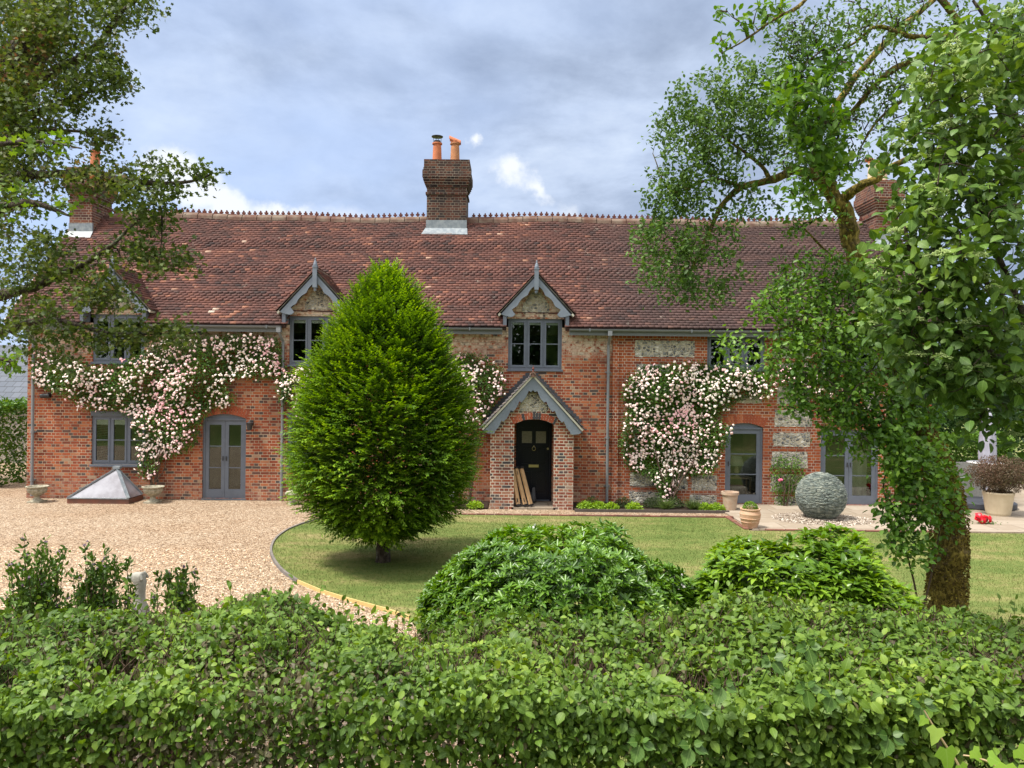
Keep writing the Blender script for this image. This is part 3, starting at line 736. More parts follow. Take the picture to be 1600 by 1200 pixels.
ip = MB(); ip.box(X0 + .3, X1 - .3, 23.9, 24.0, .0, WT); ip.box(X0 + .3, X1 - .3, 20.3, 25.8, 2.55, 2.75); ip.box(X0 + .3, X1 - .3, 20.3, 25.8, -.02, .03)
for xx in (-8.2, -4.6, -1.2, 1.6, 4.2, 7.2): ip.box(xx, xx + .12, 20.3, 23.9, .03, 2.55); ip.box(xx, xx + .12, 20.3, 23.9, 2.75, WT)
ip.build('interior_partition', M['inner'], house)
# arches over the doors
def mat_vous():
    m, t = mat_new('arch_brick'); c = t.ramp(t.n('ShaderNodeNewGeometry').outputs['Random Per Island'], [(0, (.30, .07, .035)), (.6, (.42, .10, .045)), (1, (.5, .17, .08))])
    c = t.mix(t.m('MULTIPLY', t.noise(pos(t), 20, 4), .5), c, (.14, .06, .04)); out_bsdf(t, c, .85, .25); return m
M['vous'] = mat_vous()
def mat_vous2():
    m, t = mat_new('porch_arch_brick'); c = t.ramp(t.n('ShaderNodeNewGeometry').outputs['Random Per Island'], [(0, (.07, .07, .08)), (.25, (.12, .1, .1)), (.3, (.36, .09, .05)), (.8, (.45, .14, .08)), (1, (.5, .35, .25))], 'CONSTANT')
    out_bsdf(t, c, .85, .25); return m
M['vous2'] = mat_vous2()
am = MB(); voussoir(am, R['f1'], .12, .22, 19.994, 20.05, 17); am.build('brick_arch', M['vous'], house)
am = MB(); voussoir(am, R['d2'], .12, .23, 19.994, 20.05, 15); am.build('brick_arch', M['vous'], house)
# flint panels
FP = [(992, 532, 1086, 558), (995, 569, 1045, 582), (1214, 568, 1268, 585), (1214, 604, 1266, 632), (1210, 640, 1268, 667), (1208, 676, 1266, 698), (1206, 706, 1262, 731), (1204, 742, 1262, 768), (1210, 776, 1262, 792),
      (1150, 618, 1190, 630), (985, 738, 1032, 760), (983, 768, 1034, 790), (1080, 700, 1122, 730), (1080, 742, 1120, 766), (1078, 773, 1120, 795), (1040, 700, 1074, 765), (1211, 533, 1266, 560),
      (990, 600, 1085, 622), (990, 640, 1085, 662), (990, 680, 1080, 702), (1350, 610, 1372, 640)]
fm = None
def flint_poly(x0, x1, z0, z1, j=.012):
    P = []; nx = max(3, int((x1 - x0) / .09)); nz = max(2, int((z1 - z0) / .08))
    for i in range(nx): P.append((x0 + (x1 - x0) * i / nx + random.uniform(-j, j), z0 + random.uniform(-j, j)))
    for i in range(nz): P.append((x1 + random.uniform(-j, j) * 1.6, z0 + (z1 - z0) * i / nz))
    for i in range(nx): P.append((x1 - (x1 - x0) * i / nx + random.uniform(-j, j), z1 + random.uniform(-j, j)))
    for i in range(nz): P.append((x0 + random.uniform(-j, j) * 1.6, z1 - (z1 - z0) * i / nz))
    return P
for q in FP:
    r = rect(*q); m_ = MB(); m_.prism(flint_poly(*r), 19.992, 20.03); m_.build('flint_panel', M['flint'], house)

# windows
def sash(m_, x0, x1, z0, z1, y, bar=True, fw=.05, bottom=None, bars=1, fr=None):
    bt = bottom or fw
    m_.box(x0, x0 + fw, y, y + .045, z0, z1); m_.box(x1 - fw, x1, y, y + .045, z0, z1)
    m_.box(x0 + fw, x1 - fw, y, y + .045, z0, z0 + bt); m_.box(x0 + fw, x1 - fw, y, y + .045, z1 - fw, z1)
    for i in range(bars):
        zz = z0 + bt + (z1 - fw - z0 - bt) * (i + 1) / (bars + 1)
        m_.box(x0 + fw, x1 - fw, y + .008, y + .04, zz - .012, zz + .012)
    return (x0 + fw, x1 - fw, z0 + bt, z1 - fw)
def window(r, lights=3, blind=.0, y=20.035, sill=True, lintel=False, curtains=False):
    x0, x1, z0, z1 = r; fw = .05
    m_ = MB(); m_.box(x0, x0 + fw, y, y + .1, z0, z1); m_.box(x1 - fw, x1, y, y + .1, z0, z1)
    m_.box(x0 + fw, x1 - fw, y, y + .1, z0, z0 + fw); m_.box(x0 + fw, x1 - fw, y, y + .1, z1 - fw, z1)
    iw = (x1 - x0 - 2 * fw); lw = iw / lights
    for i in range(1, lights): m_.box(x0 + fw + lw * i - .022, x0 + fw + lw * i + .022, y + .002, y + .098, z0 + fw, z1 - fw)
    w_ = m_.build('window', M['grey_paint'], house)
    for i in range(lights):
        a = x0 + fw + lw * i + (.022 if i else 0) + .003; b = x0 + fw + lw * (i + 1) - (.022 if i < lights - 1 else 0) - .003
        s_ = MB(); gr = sash(s_, a, b, z0 + fw + .003, z1 - fw - .003, y - .012, fw=.048, bottom=.055)
        s_.build('sash', M['grey_paint'], w_)
        p_ = MB(); p_.box(gr[0] - .005, gr[1] + .005, y + .012, y + .018, gr[2] - .005, gr[3] + .005); p_.build('pane', M['glass'], w_)
        if blind:
            bb = MB(); bb.box(gr[0] - .004, gr[1] + .004, y + .022, y + .03, gr[3] - blind, gr[3] + .004); bb.build('blind', M['cream'], w_)
    if sill:
        s_ = MB(); s_.box(x0 - .03, x1 + .03, y - .085, y + .03, z0 - .05, z0 - .001); s_.build('sill', M['grey_paint'], w_)
    if lintel:
        s_ = MB(); s_.box(x0 - .02, x1 + .02, 19.985, 20.1, z1 + .001, z1 + .12); s_.build('lintel', M['grey_paint'], w_)
    return w_
wg1 = window(R['g1'], 3, .13, lintel=True); window(R['u1'], 3, .10); window(R['g2'], 3, .1, lintel=True); window(R['u2'], 3, .08); window(R['u3'], 3, .06)
window(R['u4'], 3, .0); window(R['u5'], 3, .0)
def glazed_door(r, leaves_, bars, arch=None, y=20.05, curtain=None):
    x0, x1, z0, z1 = r; zt = z1 - (.13 if arch else 0); fw = .055
    m_ = MB(); m_.box(x0, x0 + fw, y, y + .1, z0, zt); m_.box(x1 - fw, x1, y, y + .1, z0, zt); m_.box(x0 + fw, x1 - fw, y, y + .1, zt - fw, zt)
    m_.box(x0 - .02, x1 + .02, y - .06, y + .1, 0.0, z0 - .002)
    if arch:
        n = 14; pts = [(x0 + (x1 - x0) * i / n, arch(x0 + (x1 - x0) * i / n) - .001) for i in range(n + 1)]
        m_.prism([(x0, zt + .001), *pts[0:], (x1, zt + .001)][0:], y + .01, y + .09)
        m_.box(x0, x1, y - .02, y, zt - .025, zt + .012)
    d_ = m_.build('glazed_door', M['grey_paint'], house)
    lw = (x1 - x0 - 2 * fw) / leaves_
    for i in range(leaves_):
        a = x0 + fw + lw * i + .003; b = a + lw - .006
        s_ = MB(); gr = sash(s_, a, b, z0 + .004, zt - fw - .003, y + .015, fw=.095, bottom=.23, bars=bars); s_.build('door_leaf', M['grey_paint'], d_)
        p_ = MB(); p_.box(gr[0] - .005, gr[1] + .005, y + .036, y + .042, gr[2] - .005, gr[3] + .005); p_.build('pane', M['glass'], d_)
        h_ = MB(); hx = b - .04 if i == 0 and leaves_ > 1 else a + .04; h_.beam((hx, y - .01, 1.02), (hx, y - .01, 1.14), .02, .02); h_.build('handle', M['dark_metal'], d_)
    if curtain:
        for (c0, c1) in curtain:
            c_ = MB(); n = 40; P = [(c0 + (c1 - c0) * i / n, y + .22 + .03 * sin(i * 1.9) + .012 * sin(i * 4.1)) for i in range(n + 1)]
            b = len(c_.v)
            for px_, py_ in P: c_.v += [(px_, py_, .06), (px_, py_, zt)]
            c_.f = [(2 * i, 2 * i + 2, 2 * i + 3, 2 * i + 1) for i in range(n)]; c_.build('curtain', M['curtain'], d_, smooth=True)
glazed_door(R['f1'], 2, 2, az_f1)
glazed_door(R['d2'], 1, 2, az_d2)
glazed_door(R['d3'], 2, 2, None, curtain=[(WX(1338, 700)[0], WX(1362, 700)[0])])
# wooden threshold shadow course, wall plates
K = MB(); K.box(X0, X1, 19.93, 19.985, WT - .30, WT - .16)
K = MB()
# lamp and sill things inside
lx = WX(1151, 740, 20.9)[0]
lamp = thing('table_lamp', 'cream shaded table lamp standing behind the single glazed door', 'lamp', (lx, 20.9, .03))
K = MB(); K.lathe([(.19, .95), (.13, 1.2)], (lx, 20.9, 0)); K.build('lamp_shade', M['cream'], lamp, smooth=True)
K = MB(); K.lathe([(.09, .65), (.03, .68), (.06, .75), (.05, .9), (.015, .94)], (lx, 20.9, 0)); K.build('lamp_base', M['buff'], lamp, smooth=True)
tb = thing('side_table', 'small dark table under the cream lamp behind the single glazed door', 'table', (lx, 20.9, .03))
K = MB(); K.box(lx - .28, lx + .35, 20.7, 21.1, .6, .65); K.build('tabletop', M['wood_tan'], tb)
for sx in (-.25, .32):
    for sy in (20.73, 21.07): K = MB(); K.box(lx + sx - .02, lx + sx + .02, sy - .02, sy + .02, .03, .6); K.build('leg', M['wood_tan'], tb)

# ---------------------------------------------------------------- tiled roofs
EZ, EY, RY = 4.56, 19.68, 23.0
SL = Vector((0, RY - EY, 3.42)); SLEN = SL.length; SD = SL.normalized()
RX0, RX1 = -13.02, 11.3
DORM = [WX(185.5, 500)[0], WX(497, 500)[0], WX(837, 500)[0]]
HW = 1.0
def sag(x): return .035 * math.sin(x * .55 + 1.0) + .02 * math.sin(x * 1.7) - (.03 if x < -8 else 0)
def sagv(x): return .035 * np.sin(x * .55 + 1.0) + .02 * np.sin(x * 1.7)
def tile_field(O, U, S, wid, length, keep=None, gauge=.1, tw=.165, tl=.155, bands=(), gap=.002, jit=1.0, sagf=None):
    """courses of overlapping plain tiles on the plane O + U*u + S*s, some courses with rounded tails"""
    O = np.array(O, float); U = np.array(Vector(U).normalized()); S = np.array(Vector(S).normalized()); Nn = np.cross(U, S)
    if Nn[2] < 0: Nn = -Nn
    Bk = Bulk(); rows = int(length / gauge) + 1
    sq = []; rd = []
    for r_ in range(rows):
        off = (r_ % 2) * tw / 2
        us = np.arange(-off, wid, tw); s0 = r_ * gauge
        for q, isr in ((us, any(a <= r_ < b for a, b in bands)),):
            n = len(q); ju = RNG.normal(0, .003, n) * jit; js = RNG.normal(0, .0045, n) * jit
            (rd if isr else sq).append(np.stack([q + ju, s0 + js + .008 * np.sin(q * .9 + r_ * .6), np.full(n, r_)], 1))
    for lst, rounded in ((sq, False), (rd, True)):
        th = .040 if rounded else .032
        if not lst: continue
        A = np.concatenate(lst); u = np.clip(A[:, 0], 0, wid - tw * .5); s = A[:, 1]
        P = O + U * u[:, None] + S * s[:, None]
        if sagf is not None: P[:, 2] += sagf(P[:, 0]) * np.clip(s / length, 0, 1)
        k = np.ones(len(P), bool) if keep is None else keep(P, u, s)
        P = P[k]; n = len(P)
        lift = (.072 if rounded else .060) + RNG.normal(0, .0025, n) * jit; tilt = RNG.normal(0, .012, n) * jit
        Pb = P + Nn * lift[:, None]
        # tile leans so its tail sits on the course below: axis goes up-slope and inwards
        Sx = unit(S[None, :] * tl - Nn[None, :] * (lift * .86)[:, None]); Ux = unit(U[None, :] + Sx * tilt[:, None]); Zx = np.cross(Ux, Sx); sg = np.sign(np.sum(Zx * Nn, 1))[:, None]; Zx = Zx * sg
        w2 = tw - gap
        if rounded:
            arc = [(w2 / 2 - w2 / 2 * cos(pi * i / 6), .065 - .095 * sin(pi * i / 6)) for i in range(7)]
        else: arc = [(0, 0), (w2, 0)]
        top = arc + [(w2, tl), (0, tl)]; m_ = len(top)
        tv = [(a, b, 0) for a, b in top] + [(a, b, -th) for a, b in arc]
        fs = [tuple(range(m_))] + [(i, m_ + i, m_ + i + 1, i + 1) for i in range(len(arc) - 1)] + [(0, m_ - 1, m_), (len(arc) - 1, m_ + len(arc) - 1, len(arc))]
        rowk = A[:, 2][k].astype(int); rowr = np.sin(rowk * 12.9898) * 43758.5453; rowr = rowr - np.floor(rowr)
        rnd = np.clip(RNG.normal(.47, .10, n) + (rowr - .5) * .16, .02, .98); o_ = RNG.random(n); rnd = np.where(o_ > .93, RNG.uniform(.72, 1.0, n), np.where(o_ < .07, RNG.uniform(0, .2, n), rnd))
        Bk.inst(tv, fs, Pb, Ux, Sx, Zx, rnd)
    return Bk
def keep_main(P, u, s):
    k = np.ones(len(P), bool)
    for dcx in DORM:
        k &= ~((np.abs(P[:, 0] + .08 - dcx) < .76) & (P[:, 1] < 19.99))
    k &= s < SLEN - .03
    return k
bands = ((9, 13), (21, 25), (33, 37))
Bk = tile_field((RX0, EY, EZ), (1, 0, 0), SD, RX1 - RX0, SLEN, keep_main, bands=bands, sagf=sagv)
roof = Bk.build('roof', M['tile'], house)
K = MB()   # deck under the tiles, front cut around the dormer windows, and the rear slope
xs = [RX0 + .02] + sum([[d - .76, d + .76] for d in DORM], []) + [RX1 - .02]
dn = Vector((0, -SD.z, SD.y))
def deck(xa, xb, ya):
    za = EZ + (ya - EY) * SD.z / SD.y - .012; zb = EZ + (RY - EY) * SD.z / SD.y - .012
    K.add([(xa, ya, za), (xb, ya, za), (xb, RY, zb), (xa, RY, zb), (xa, ya + .05, za - .07), (xb, ya + .05, za - .07), (xb, RY, zb - .09), (xa, RY, zb - .09)],
          [(0, 1, 2, 3), (7, 6, 5, 4), (0, 4, 5, 1), (0, 3, 7, 4), (1, 5, 6, 2)])
for i in range(len(xs) - 1): deck(xs[i], xs[i + 1], EY if i % 2 == 0 else 20.0)
zb = EZ + (RY - EY) * SD.z / SD.y - .0
K.add([(RX0, RY, zb), (RX1, RY, zb), (RX1, 26.4, EZ), (RX0, 26.4, EZ)], [(0, 1, 2, 3)])
K.build('roof_deck', M['tile'], house)
# verge pointing
for xx in (RX0 - .02, RX1 - .02): K = MB(); K.beam((xx, EY + .02, EZ - .01), (xx, RY, zb - .02), .05, .06); K.build('verge', M['mortar_edge'], house)
# ridge tiles and pierced cresting
K = MB(); x = RX0 + .1; CH = [(-12.93, -12.27, 22.35), (WX(667, 300, 22.6)[0], WX(729, 300, 22.6)[0], 22.6), (10.55, 11.2, 22.35)]
def ridge_z(x): return zb + .03 + float(sagv(x))
while x < RX1:
    l_ = .44; 
    if not any(a - .2 < x < b - .1 for a, b, c in CH):
        zr = ridge_z(x) + random.uniform(-.006, .006); b = len(K.v); k_ = 8
        for xx in (x, x + l_ - .02):
            for j in range(k_ + 1):
                a = pi * j / k_; K.v.append((xx, RY - .155 * cos(a), zr - .085 + .16 * sin(a) if 0 < j < k_ else zr - .12))
        for j in range(k_): K.f.append((b + j, b + k_ + 1 + j, b + k_ + 2 + j, b + j + 1))
        K.f.append(tuple(b + j for j in range(k_ + 1))); K.f.append(tuple(b + 2 * k_ + 1 - j for j in range(k_ + 1)))
    elif K.v: K.build('ridge', M['ridge'], roof); K = MB()
    x += l_
if K.v: K.build('ridge', M['ridge'], roof)
CROSS = [(-.02, 0), (-.03, .035), (-.055, .045), (-.055, .085), (-.022, .085), (-.022, .125), (0, .142), (.022, .125), (.022, .085), (.055, .085), (.055, .045), (.03, .035), (.02, 0)]
cm = MB(); x = RX0 + .4
while x < RX1 - .2:
    if not any(a - .1 < x < b + .1 for a, b, c in CH):
        zr = ridge_z(x) + .065; t_ = random.uniform(-.05, .05); s_ = random.uniform(.92, 1.05)
        P = [(x + (a * cos(t_) - b * sin(t_)) * s_, zr + (b * cos(t_) + a * sin(t_)) * s_) for a, b in CROSS]; cm.prism(P, RY - .018, RY + .018)
    x += .168
if True:
  x = RX0 + .3
while x < RX1 - .5:
    if not any(a - .5 < x < b + .05 for a, b, c in CH): cm.box(x, x + .445, RY - .02, RY + .02, ridge_z(x) + .04, ridge_z(x) + .085)
    x += .44
cxm = (CH[1][0] + CH[1][1]) / 2
for side in (-1, 1):
    c2 = MB(); idx = {}
    for f in cm.f:
        if (cm.v[f[0]][0] - cxm) * side > 0:
            for i in f:
                if i not in idx: idx[i] = len(c2.v); c2.v.append(cm.v[i])
            c2.f.append(tuple(idx[i] for i in f))
    c2.build('ridge_crest', M['crest'], roof)

# ---------------------------------------------------------------- chimneys
def chimney(x0, x1, y0, zt, dp, mat, zbot, pots, fl=True):
    c_ = MB(); cx = (x0 + x1) / 2; yb = y0 + dp; h = zt - zbot
    c_.box(x0, x1, y0, yb, zbot, zt - 1.02)
    z = zt - 1.02
    for e, dz_ in ((.035, .075), (.0, .15), (.03, .055), (.055, .06), (.08, .07), (.105, .075), (.125, .22), (.10, .08), (.085, .235)):
        c_.box(x0 - e, x1 + e, y0 - e, yb + e, z, z + dz_ - .004); z += dz_
    c_ = c_.build('chimney', mat, house)
    if fl:
        f_ = MB(); zf = EZ + (y0 - EY) * SD.z / SD.y
        f_.prism([(x0 - .015, zf - .02), (x1 + .015, zf - .02), (x1 + .015, zf + .34), (x0 - .015, zf + .33)], y0 - .012, y0 + .05)
        a = Vector((0, y0 - .012, zf + .0)); d = -SD
        f_.add([(x0 - .13, y0 - .19, zf - .115), (x1 + .05, y0 - .19, zf - .115), (x1 + .03, y0 - .01, zf + .10), (x0 - .03, y0 - .01, zf + .10)], [(0, 1, 2, 3)])
        f_.build('lead_flashing', M['lead'], c_)
    for px_, kind, mt in pots:
        p_ = MB(); py_ = y0 + dp / 2; zz = zt - .02
        p_.lathe([(.15, -.05), (.145, 0), (.125, .52), (.115, .60), (.15, .62), (.15, .66), (.11, .67), (.11, .4)], (px_, py_, zz), 20); p_.build('chimney_pot', M[mt], c_, smooth=False)
        if kind == 'cap':
            k_ = MB(); k_.lathe([(.10, .64), (.10, .73)], (px_, py_, zz), 16); k_.lathe([(.10, .83), (.17, .84), (.175, .86), (.12, .875), (.0, .885)], (px_, py_, zz), 20)
            for a in range(4): k_.beam((px_ + .12 * cos(a * pi / 2 + .4), py_ + .12 * sin(a * pi / 2 + .4), zz + .64), (px_ + .12 * cos(a * pi / 2 + .4), py_ + .12 * sin(a * pi / 2 + .4), zz + .84), .012, .012)
            k_.build('cowl', M['dark_metal'], c_)
        else:   # half-round hooded top
            k_ = MB(); b = len(k_.v); n = 10
            for xx, rr in ((-.17, .12), (.17, .10)):
                for r2 in (rr, rr - .025):
                    for j in range(n + 1): a = pi * j / n; k_.v.append((px_ + xx, py_ + r2 * 1.1 * cos(a) , zz + .70 - (xx * .35) + r2 * 1.05 * sin(a)))
            q = n + 1
            for j in range(n):
                k_.f += [(b + j, b + j + 1, b + 2 * q + j + 1, b + 2 * q + j), (b + q + j + 1, b + q + j, b + 3 * q + j, b + 3 * q + j + 1), (b + j, b + q + j, b + q + j + 1, b + j + 1), (b + 2 * q + j + 1, b + 3 * q + j + 1, b + 3 * q + j, b + 2 * q + j)]
            k_.lathe([(.125, .63), (.13, .72)], (px_, py_, zz), 16); k_.build('cowl', M['terracotta'], c_)
    return c_
xa, xb, yc = CH[1]
chimney(xa, xb, yc, WX(698, 250, yc)[1], .95, M['brick_chimney'], 6.3, [(WX(683, 230, 23.05)[0], 'cap', 'terracotta'), (WX(711, 230, 23.05)[0], 'hood', 'terra_orange')])
xa, xb, yc = CH[0]
chimney(xa, xb, yc, WX(140, 262, yc)[1] , 1.1, M['brick_chimney_red'], 0.0, [(-12.5, 'cap', 'terracotta')])
xa, xb, yc = CH[2]
chimney(xa, xb, yc, WX(1375, 282, yc)[1], 1.1, M['brick_chimney_red'], 0.0, [(10.98, 'cap', 'buff'), (10.68, 'hood', 'buff')])

# ---------------------------------------------------------------- dormers
def barge(m_, cx, za, hw, ze, y0, y1, flip, wd=.27, drop=.0):
    """one scalloped bargeboard from the apex (cx,za) down to (cx±hw,ze)"""
    s = flip; L_ = math.hypot(hw, za - ze); dx_, dz_ = hw / L_, -(za - ze) / L_; nx, nz = -dz_ * -1, -dx_   # inward normal (down/in)
    nx, nz = dz_, -dx_
    top = [(0, 0), (L_, 0)]
    low = []
    n = 46
    for i in range(n + 1):
        t_ = i / n; l = L_ * (1 - t_)
        base = wd
        if t_ < .18: v_ = wd * (.25 + 1.0 * math.sin(min(1, t_ / .13) * pi / 2) * .92)     # rounded foot
        else:
            ph = (t_ - .18) / .82 * drop; v_ = wd * (.62 + .16 * (1 - abs(math.cos(ph * pi)))) if drop else wd * .7
            if t_ > .9: v_ = wd * .75
        low.append((l, v_))
    P = []
    for l, v_ in top + low:
        X_ = l * dx_ + v_ * nx; Z_ = l * dz_ + v_ * nz
        if X_ < 0.0: X_ = 0.0
        P.append((cx + s * X_, za + Z_))
    m_.prism(P, y0, y1)
def slope_tiles(cx, za, hw, ze, yf, s, keepf, gauge=.1, tw=.165, yb=21.6):
    """tiles on one side of a small gabled roof whose ridge runs back from the front"""
    S = Vector((-s * hw, 0, za - ze)); U = Vector((0, 1, 0))
    return tile_field((cx + s * hw, yf, ze), U, S, yb - yf, S.length, keepf, gauge=gauge, tw=tw, jit=1.0)
def zmain(y): return EZ + (y - EY) * SD.z / SD.y
for di, dc in enumerate(DORM):
    px = (185.5, 497, 837)[di]; fpx = (177.5, 493, 838.5)[di]
    yf = 19.64
    cx = WX(fpx, 430, yf)[0]; cx = (cx + dc) / 2
    za = 5.93; ze = 4.92; hw = .93
    dm = MB()
    r = (R['u1'], R['u2'], R['u3'])[di]
    zw = r[3]
    # brick gable face with its cheeks
    tri = [(cx - .72, zw), (cx + .72, zw), (cx + .72, zw + .18), (cx + .68, zw + .22), (cx, za - .14), (cx - .68, zw + .22), (cx - .72, zw + .18)]
    dm.prism(tri, 20.0, 20.2)
    dm.box(cx - .74, cx + .74, 19.985, 20.0, zw - .002, zw + .03)
    d_ = dm.build('dormer', M['brick_orange'] if False else M['brick'], house)
    f_ = MB(); f_.prism([(cx - .36, zw + .17), (cx + .36, zw + .17), (cx + .34, zw + .36), (cx + .12, zw + .68), (cx - .12, zw + .68), (cx - .34, zw + .36)], 19.99, 20.01); f_.build('flint_panel', M['flint'], d_)
    for s in (-1, 1):
        b_ = MB(); barge(b_, cx, za, hw, ze, yf, yf + .035, s, wd=.27, drop=3.0); b_.build('bargeboard', M['grey_paint_light'], d_)
        def kf(P, u, s_): return (P[:, 2] > zmain(P[:, 1]) - .10) & (u < 2.2)
        t_ = slope_tiles(cx, za + .03, hw + .06, ze - .03, yf - .03, s, kf); t_.build('dormer_roof', M['tile'], d_)
        k_ = MB()
        yb0 = EY + (ze - EZ) * SD.y / SD.z + .12; yb1 = EY + (za - EZ) * SD.y / SD.z + .12
        k_.add([(cx, yf, za + .01), (cx + s * (hw + .05), yf, ze - .045), (cx + s * (hw + .05), yb0, ze - .045), (cx, yb1, za + .01), (cx, yf, za - .05), (cx + s * (hw + .02), yf, ze - .09), (cx + s * (hw + .02), yb0, ze - .09), (cx, yb1, za - .05)],
               [(0, 1, 2, 3), (7, 6, 5, 4), (0, 4, 5, 1), (1, 5, 6, 2)] if s > 0 else [(3, 2, 1, 0), (4, 5, 6, 7), (1, 5, 4, 0), (2, 6, 5, 1)])
        k_.build('soffit', M['mortar_edge'], d_)
    f_ = MB(); f_.box(cx - .055, cx + .055, yf - .07, yf + .06, za - .42, za + .10); f_.box(cx - .065, cx + .065, yf - .08, yf + .07, za + .10, za + .13)
    f_.lathe([(.05, .13), (.055, .17), (.035, .24), (.018, .28), (.022, .31), (.0, .35)], (cx, yf - .005, za), 12)
    f_.lathe([(.0, -.52), (.035, -.50), (.045, -.465), (.03, -.43), (.03, -.42)], (cx, yf - .005, za), 12); f_.build('finial', M['grey_paint_light'], d_)
    k_ = MB()
    for i in range(6):
        y_ = yf + .05 + i * .3
        k_.tube([(cx, y_, za + .03), (cx, y_ + .28, za + .03)], [.075, .07], 8)
    k_.build('dormer_ridge', M['ridge'], d_)
    for s in (-1, 1): k_ = MB(); k_.box(cx + s * .80 - .045, cx + s * .80 + .045, 19.66, 19.99, zw - .22, zw + .06); k_.build('cheek', M['grey_paint'], d_)

# ---------------------------------------------------------------- gutters and downpipes
def gutter(xa, xb):
    m_ = MB(); n = 8; y_ = EY - .035; z_ = EZ - .035; b = len(m_.v)
    for xx in (xa, xb):
        for rr in (.058, .050):
            for j in range(n + 1): a = pi + pi * j / n; m_.v.append((xx, y_ + rr * cos(a), z_ + rr * sin(a)))
    q = n + 1
    for j in range(n): m_.f += [(b + j, b + j + 1, b + 2 * q + j + 1, b + 2 * q + j), (b + q + j + 1, b + q + j, b + 3 * q + j, b + 3 * q + j + 1)]
    m_.f += [(b, b + 2 * q, b + 3 * q, b + q), (b + n, b + q + n, b + 3 * q + n, b + 2 * q + n), tuple(b + j for j in range(q)), tuple(b + 3 * q - 1 - j + q for j in range(q))]
    x = xa + .5
    while x < xb: m_.box(x, x + .03, y_ - .064, y_ + .064, z_ - .066, z_ + .012); x += 2.6
    m_.box(xa, xb, EY + .035, EY + .06, EZ - .19, EZ - .05)
    m_.build('gutter', M['gutter'], house)
ge = [RX0 + .05] + sum([[d - .86, d + .86] for d in DORM], []) + [RX1 - .05]
for i in range(0, len(ge), 2): gutter(ge[i], ge[i + 1])
def downpipe(px, sw=0.0):
    x = WX(px, 650)[0]; m_ = MB()
    m_.tube([(x + sw, EY - .03, EZ - .09), (x + sw, EY - .03, EZ - .2), (x, 19.92, EZ - .42), (x, 19.92, .06)], .037, 10)
    m_.box(x + sw - .055, x + sw + .055, EY - .085, EY + .025, EZ - .2, EZ - .075)
    for z in (3.4, 1.7, .45): m_.tube([(x, 19.92, z), (x, 19.92, z + .07)], .046, 10); m_.box(x - .07, x + .07, 19.94, 19.998, z + .015, z + .05)
    m_.build('downpipe', M['pipe'], house)
downpipe(54); downpipe(442.5, -.03); downpipe(949)

# ---------------------------------------------------------------- porch
PY = 18.98
pr = rect(764, 655, 897, 797, PY); PX0, PX1 = WX(766, 730, PY)[0], WX(896, 730, PY)[0]
oa, ob = WX(803, 730, PY)[0], WX(865, 730, PY)[0]; oc = (oa + ob) / 2
zc = WX(834, 655, PY)[1]; rise = .13
apx = (WX(833, 589, PY - .15)[0], WX(833, 589, PY - .15)[1]); PE = (WX(755, 672, PY - .15)); hwp = apx[0] - PE[0] + .0; zpe = PE[1]
pm = MB(); pm.box(PX0, oa, PY, PY + .22, 0, zc - .02); pm.box(ob, PX1, PY, PY + .22, 0, zc - .02)
slp = (apx[1] - zpe) / hwp
rr_ = [oa, ob, 0, zc]
spandrel(pm, rr_, rise, PY, PY + .22)
pm.box(oa, ob, PY, PY + .22, zc, zc + .0) if False else None
zg = zc - .02
def roofz(x): return apx[1] - .16 - slp * abs(x - apx[0])
xl = max(PX0, apx[0] - (apx[1] - .16 - zg) / slp); xr_ = min(PX1, apx[0] + (apx[1] - .16 - zg) / slp)
pm.prism([(oa, zc), (ob, zc), (ob, zg), (xr_, zg), (apx[0], apx[1] - .16), (xl, zg), (oa, zg)][0:2] + [(xr_ if xr_ > ob else ob, zc), (apx[0], apx[1] - .16), (xl if xl < oa else oa, zc)], PY, PY + .22) if False else None
pm.add([(xl, PY, zg + .0), (oa, PY, zg), (oa, PY, zc), (ob, PY, zc), (ob, PY, zg), (xr_, PY, zg), (apx[0], PY, apx[1] - .16)], [(0, 1, 2, 6), (2, 3, 6), (3, 4, 5, 6)])
for sx in (-1, 1):
    wa, wb = (PX0, PX0 + .24) if sx < 0 else (PX1 - .24, PX1)
    pm.box(wa, wb, PY + .22, 19.998, 0, min(roofz(wa), roofz(wb)) + .02)
porch = pm.build('porch', M['brick_porch'], house)
v_ = MB(); voussoir(v_, [oa, ob, 0, zc], rise, .16, PY - .006, PY + .03, 17); v_.build('brick_arch', M['vous2'], porch)
f_ = MB(); zq = zc + .19
f_.prism([(apx[0] - .34, zq), (apx[0] + .36, zq), (apx[0] + .34, zq + .14), (apx[0] + .2, zq + .36), (apx[0] + .1, apx[1] - .40), (apx[0] - .1, apx[1] - .40), (apx[0] - .2, zq + .36), (apx[0] - .32, zq + .14)], PY - .008, PY + .02); f_.build('flint_panel', M['flint'], porch)
hw2 = (WX(909, 672, PY - .15)[0] - WX(755, 672, PY - .15)[0]) / 2
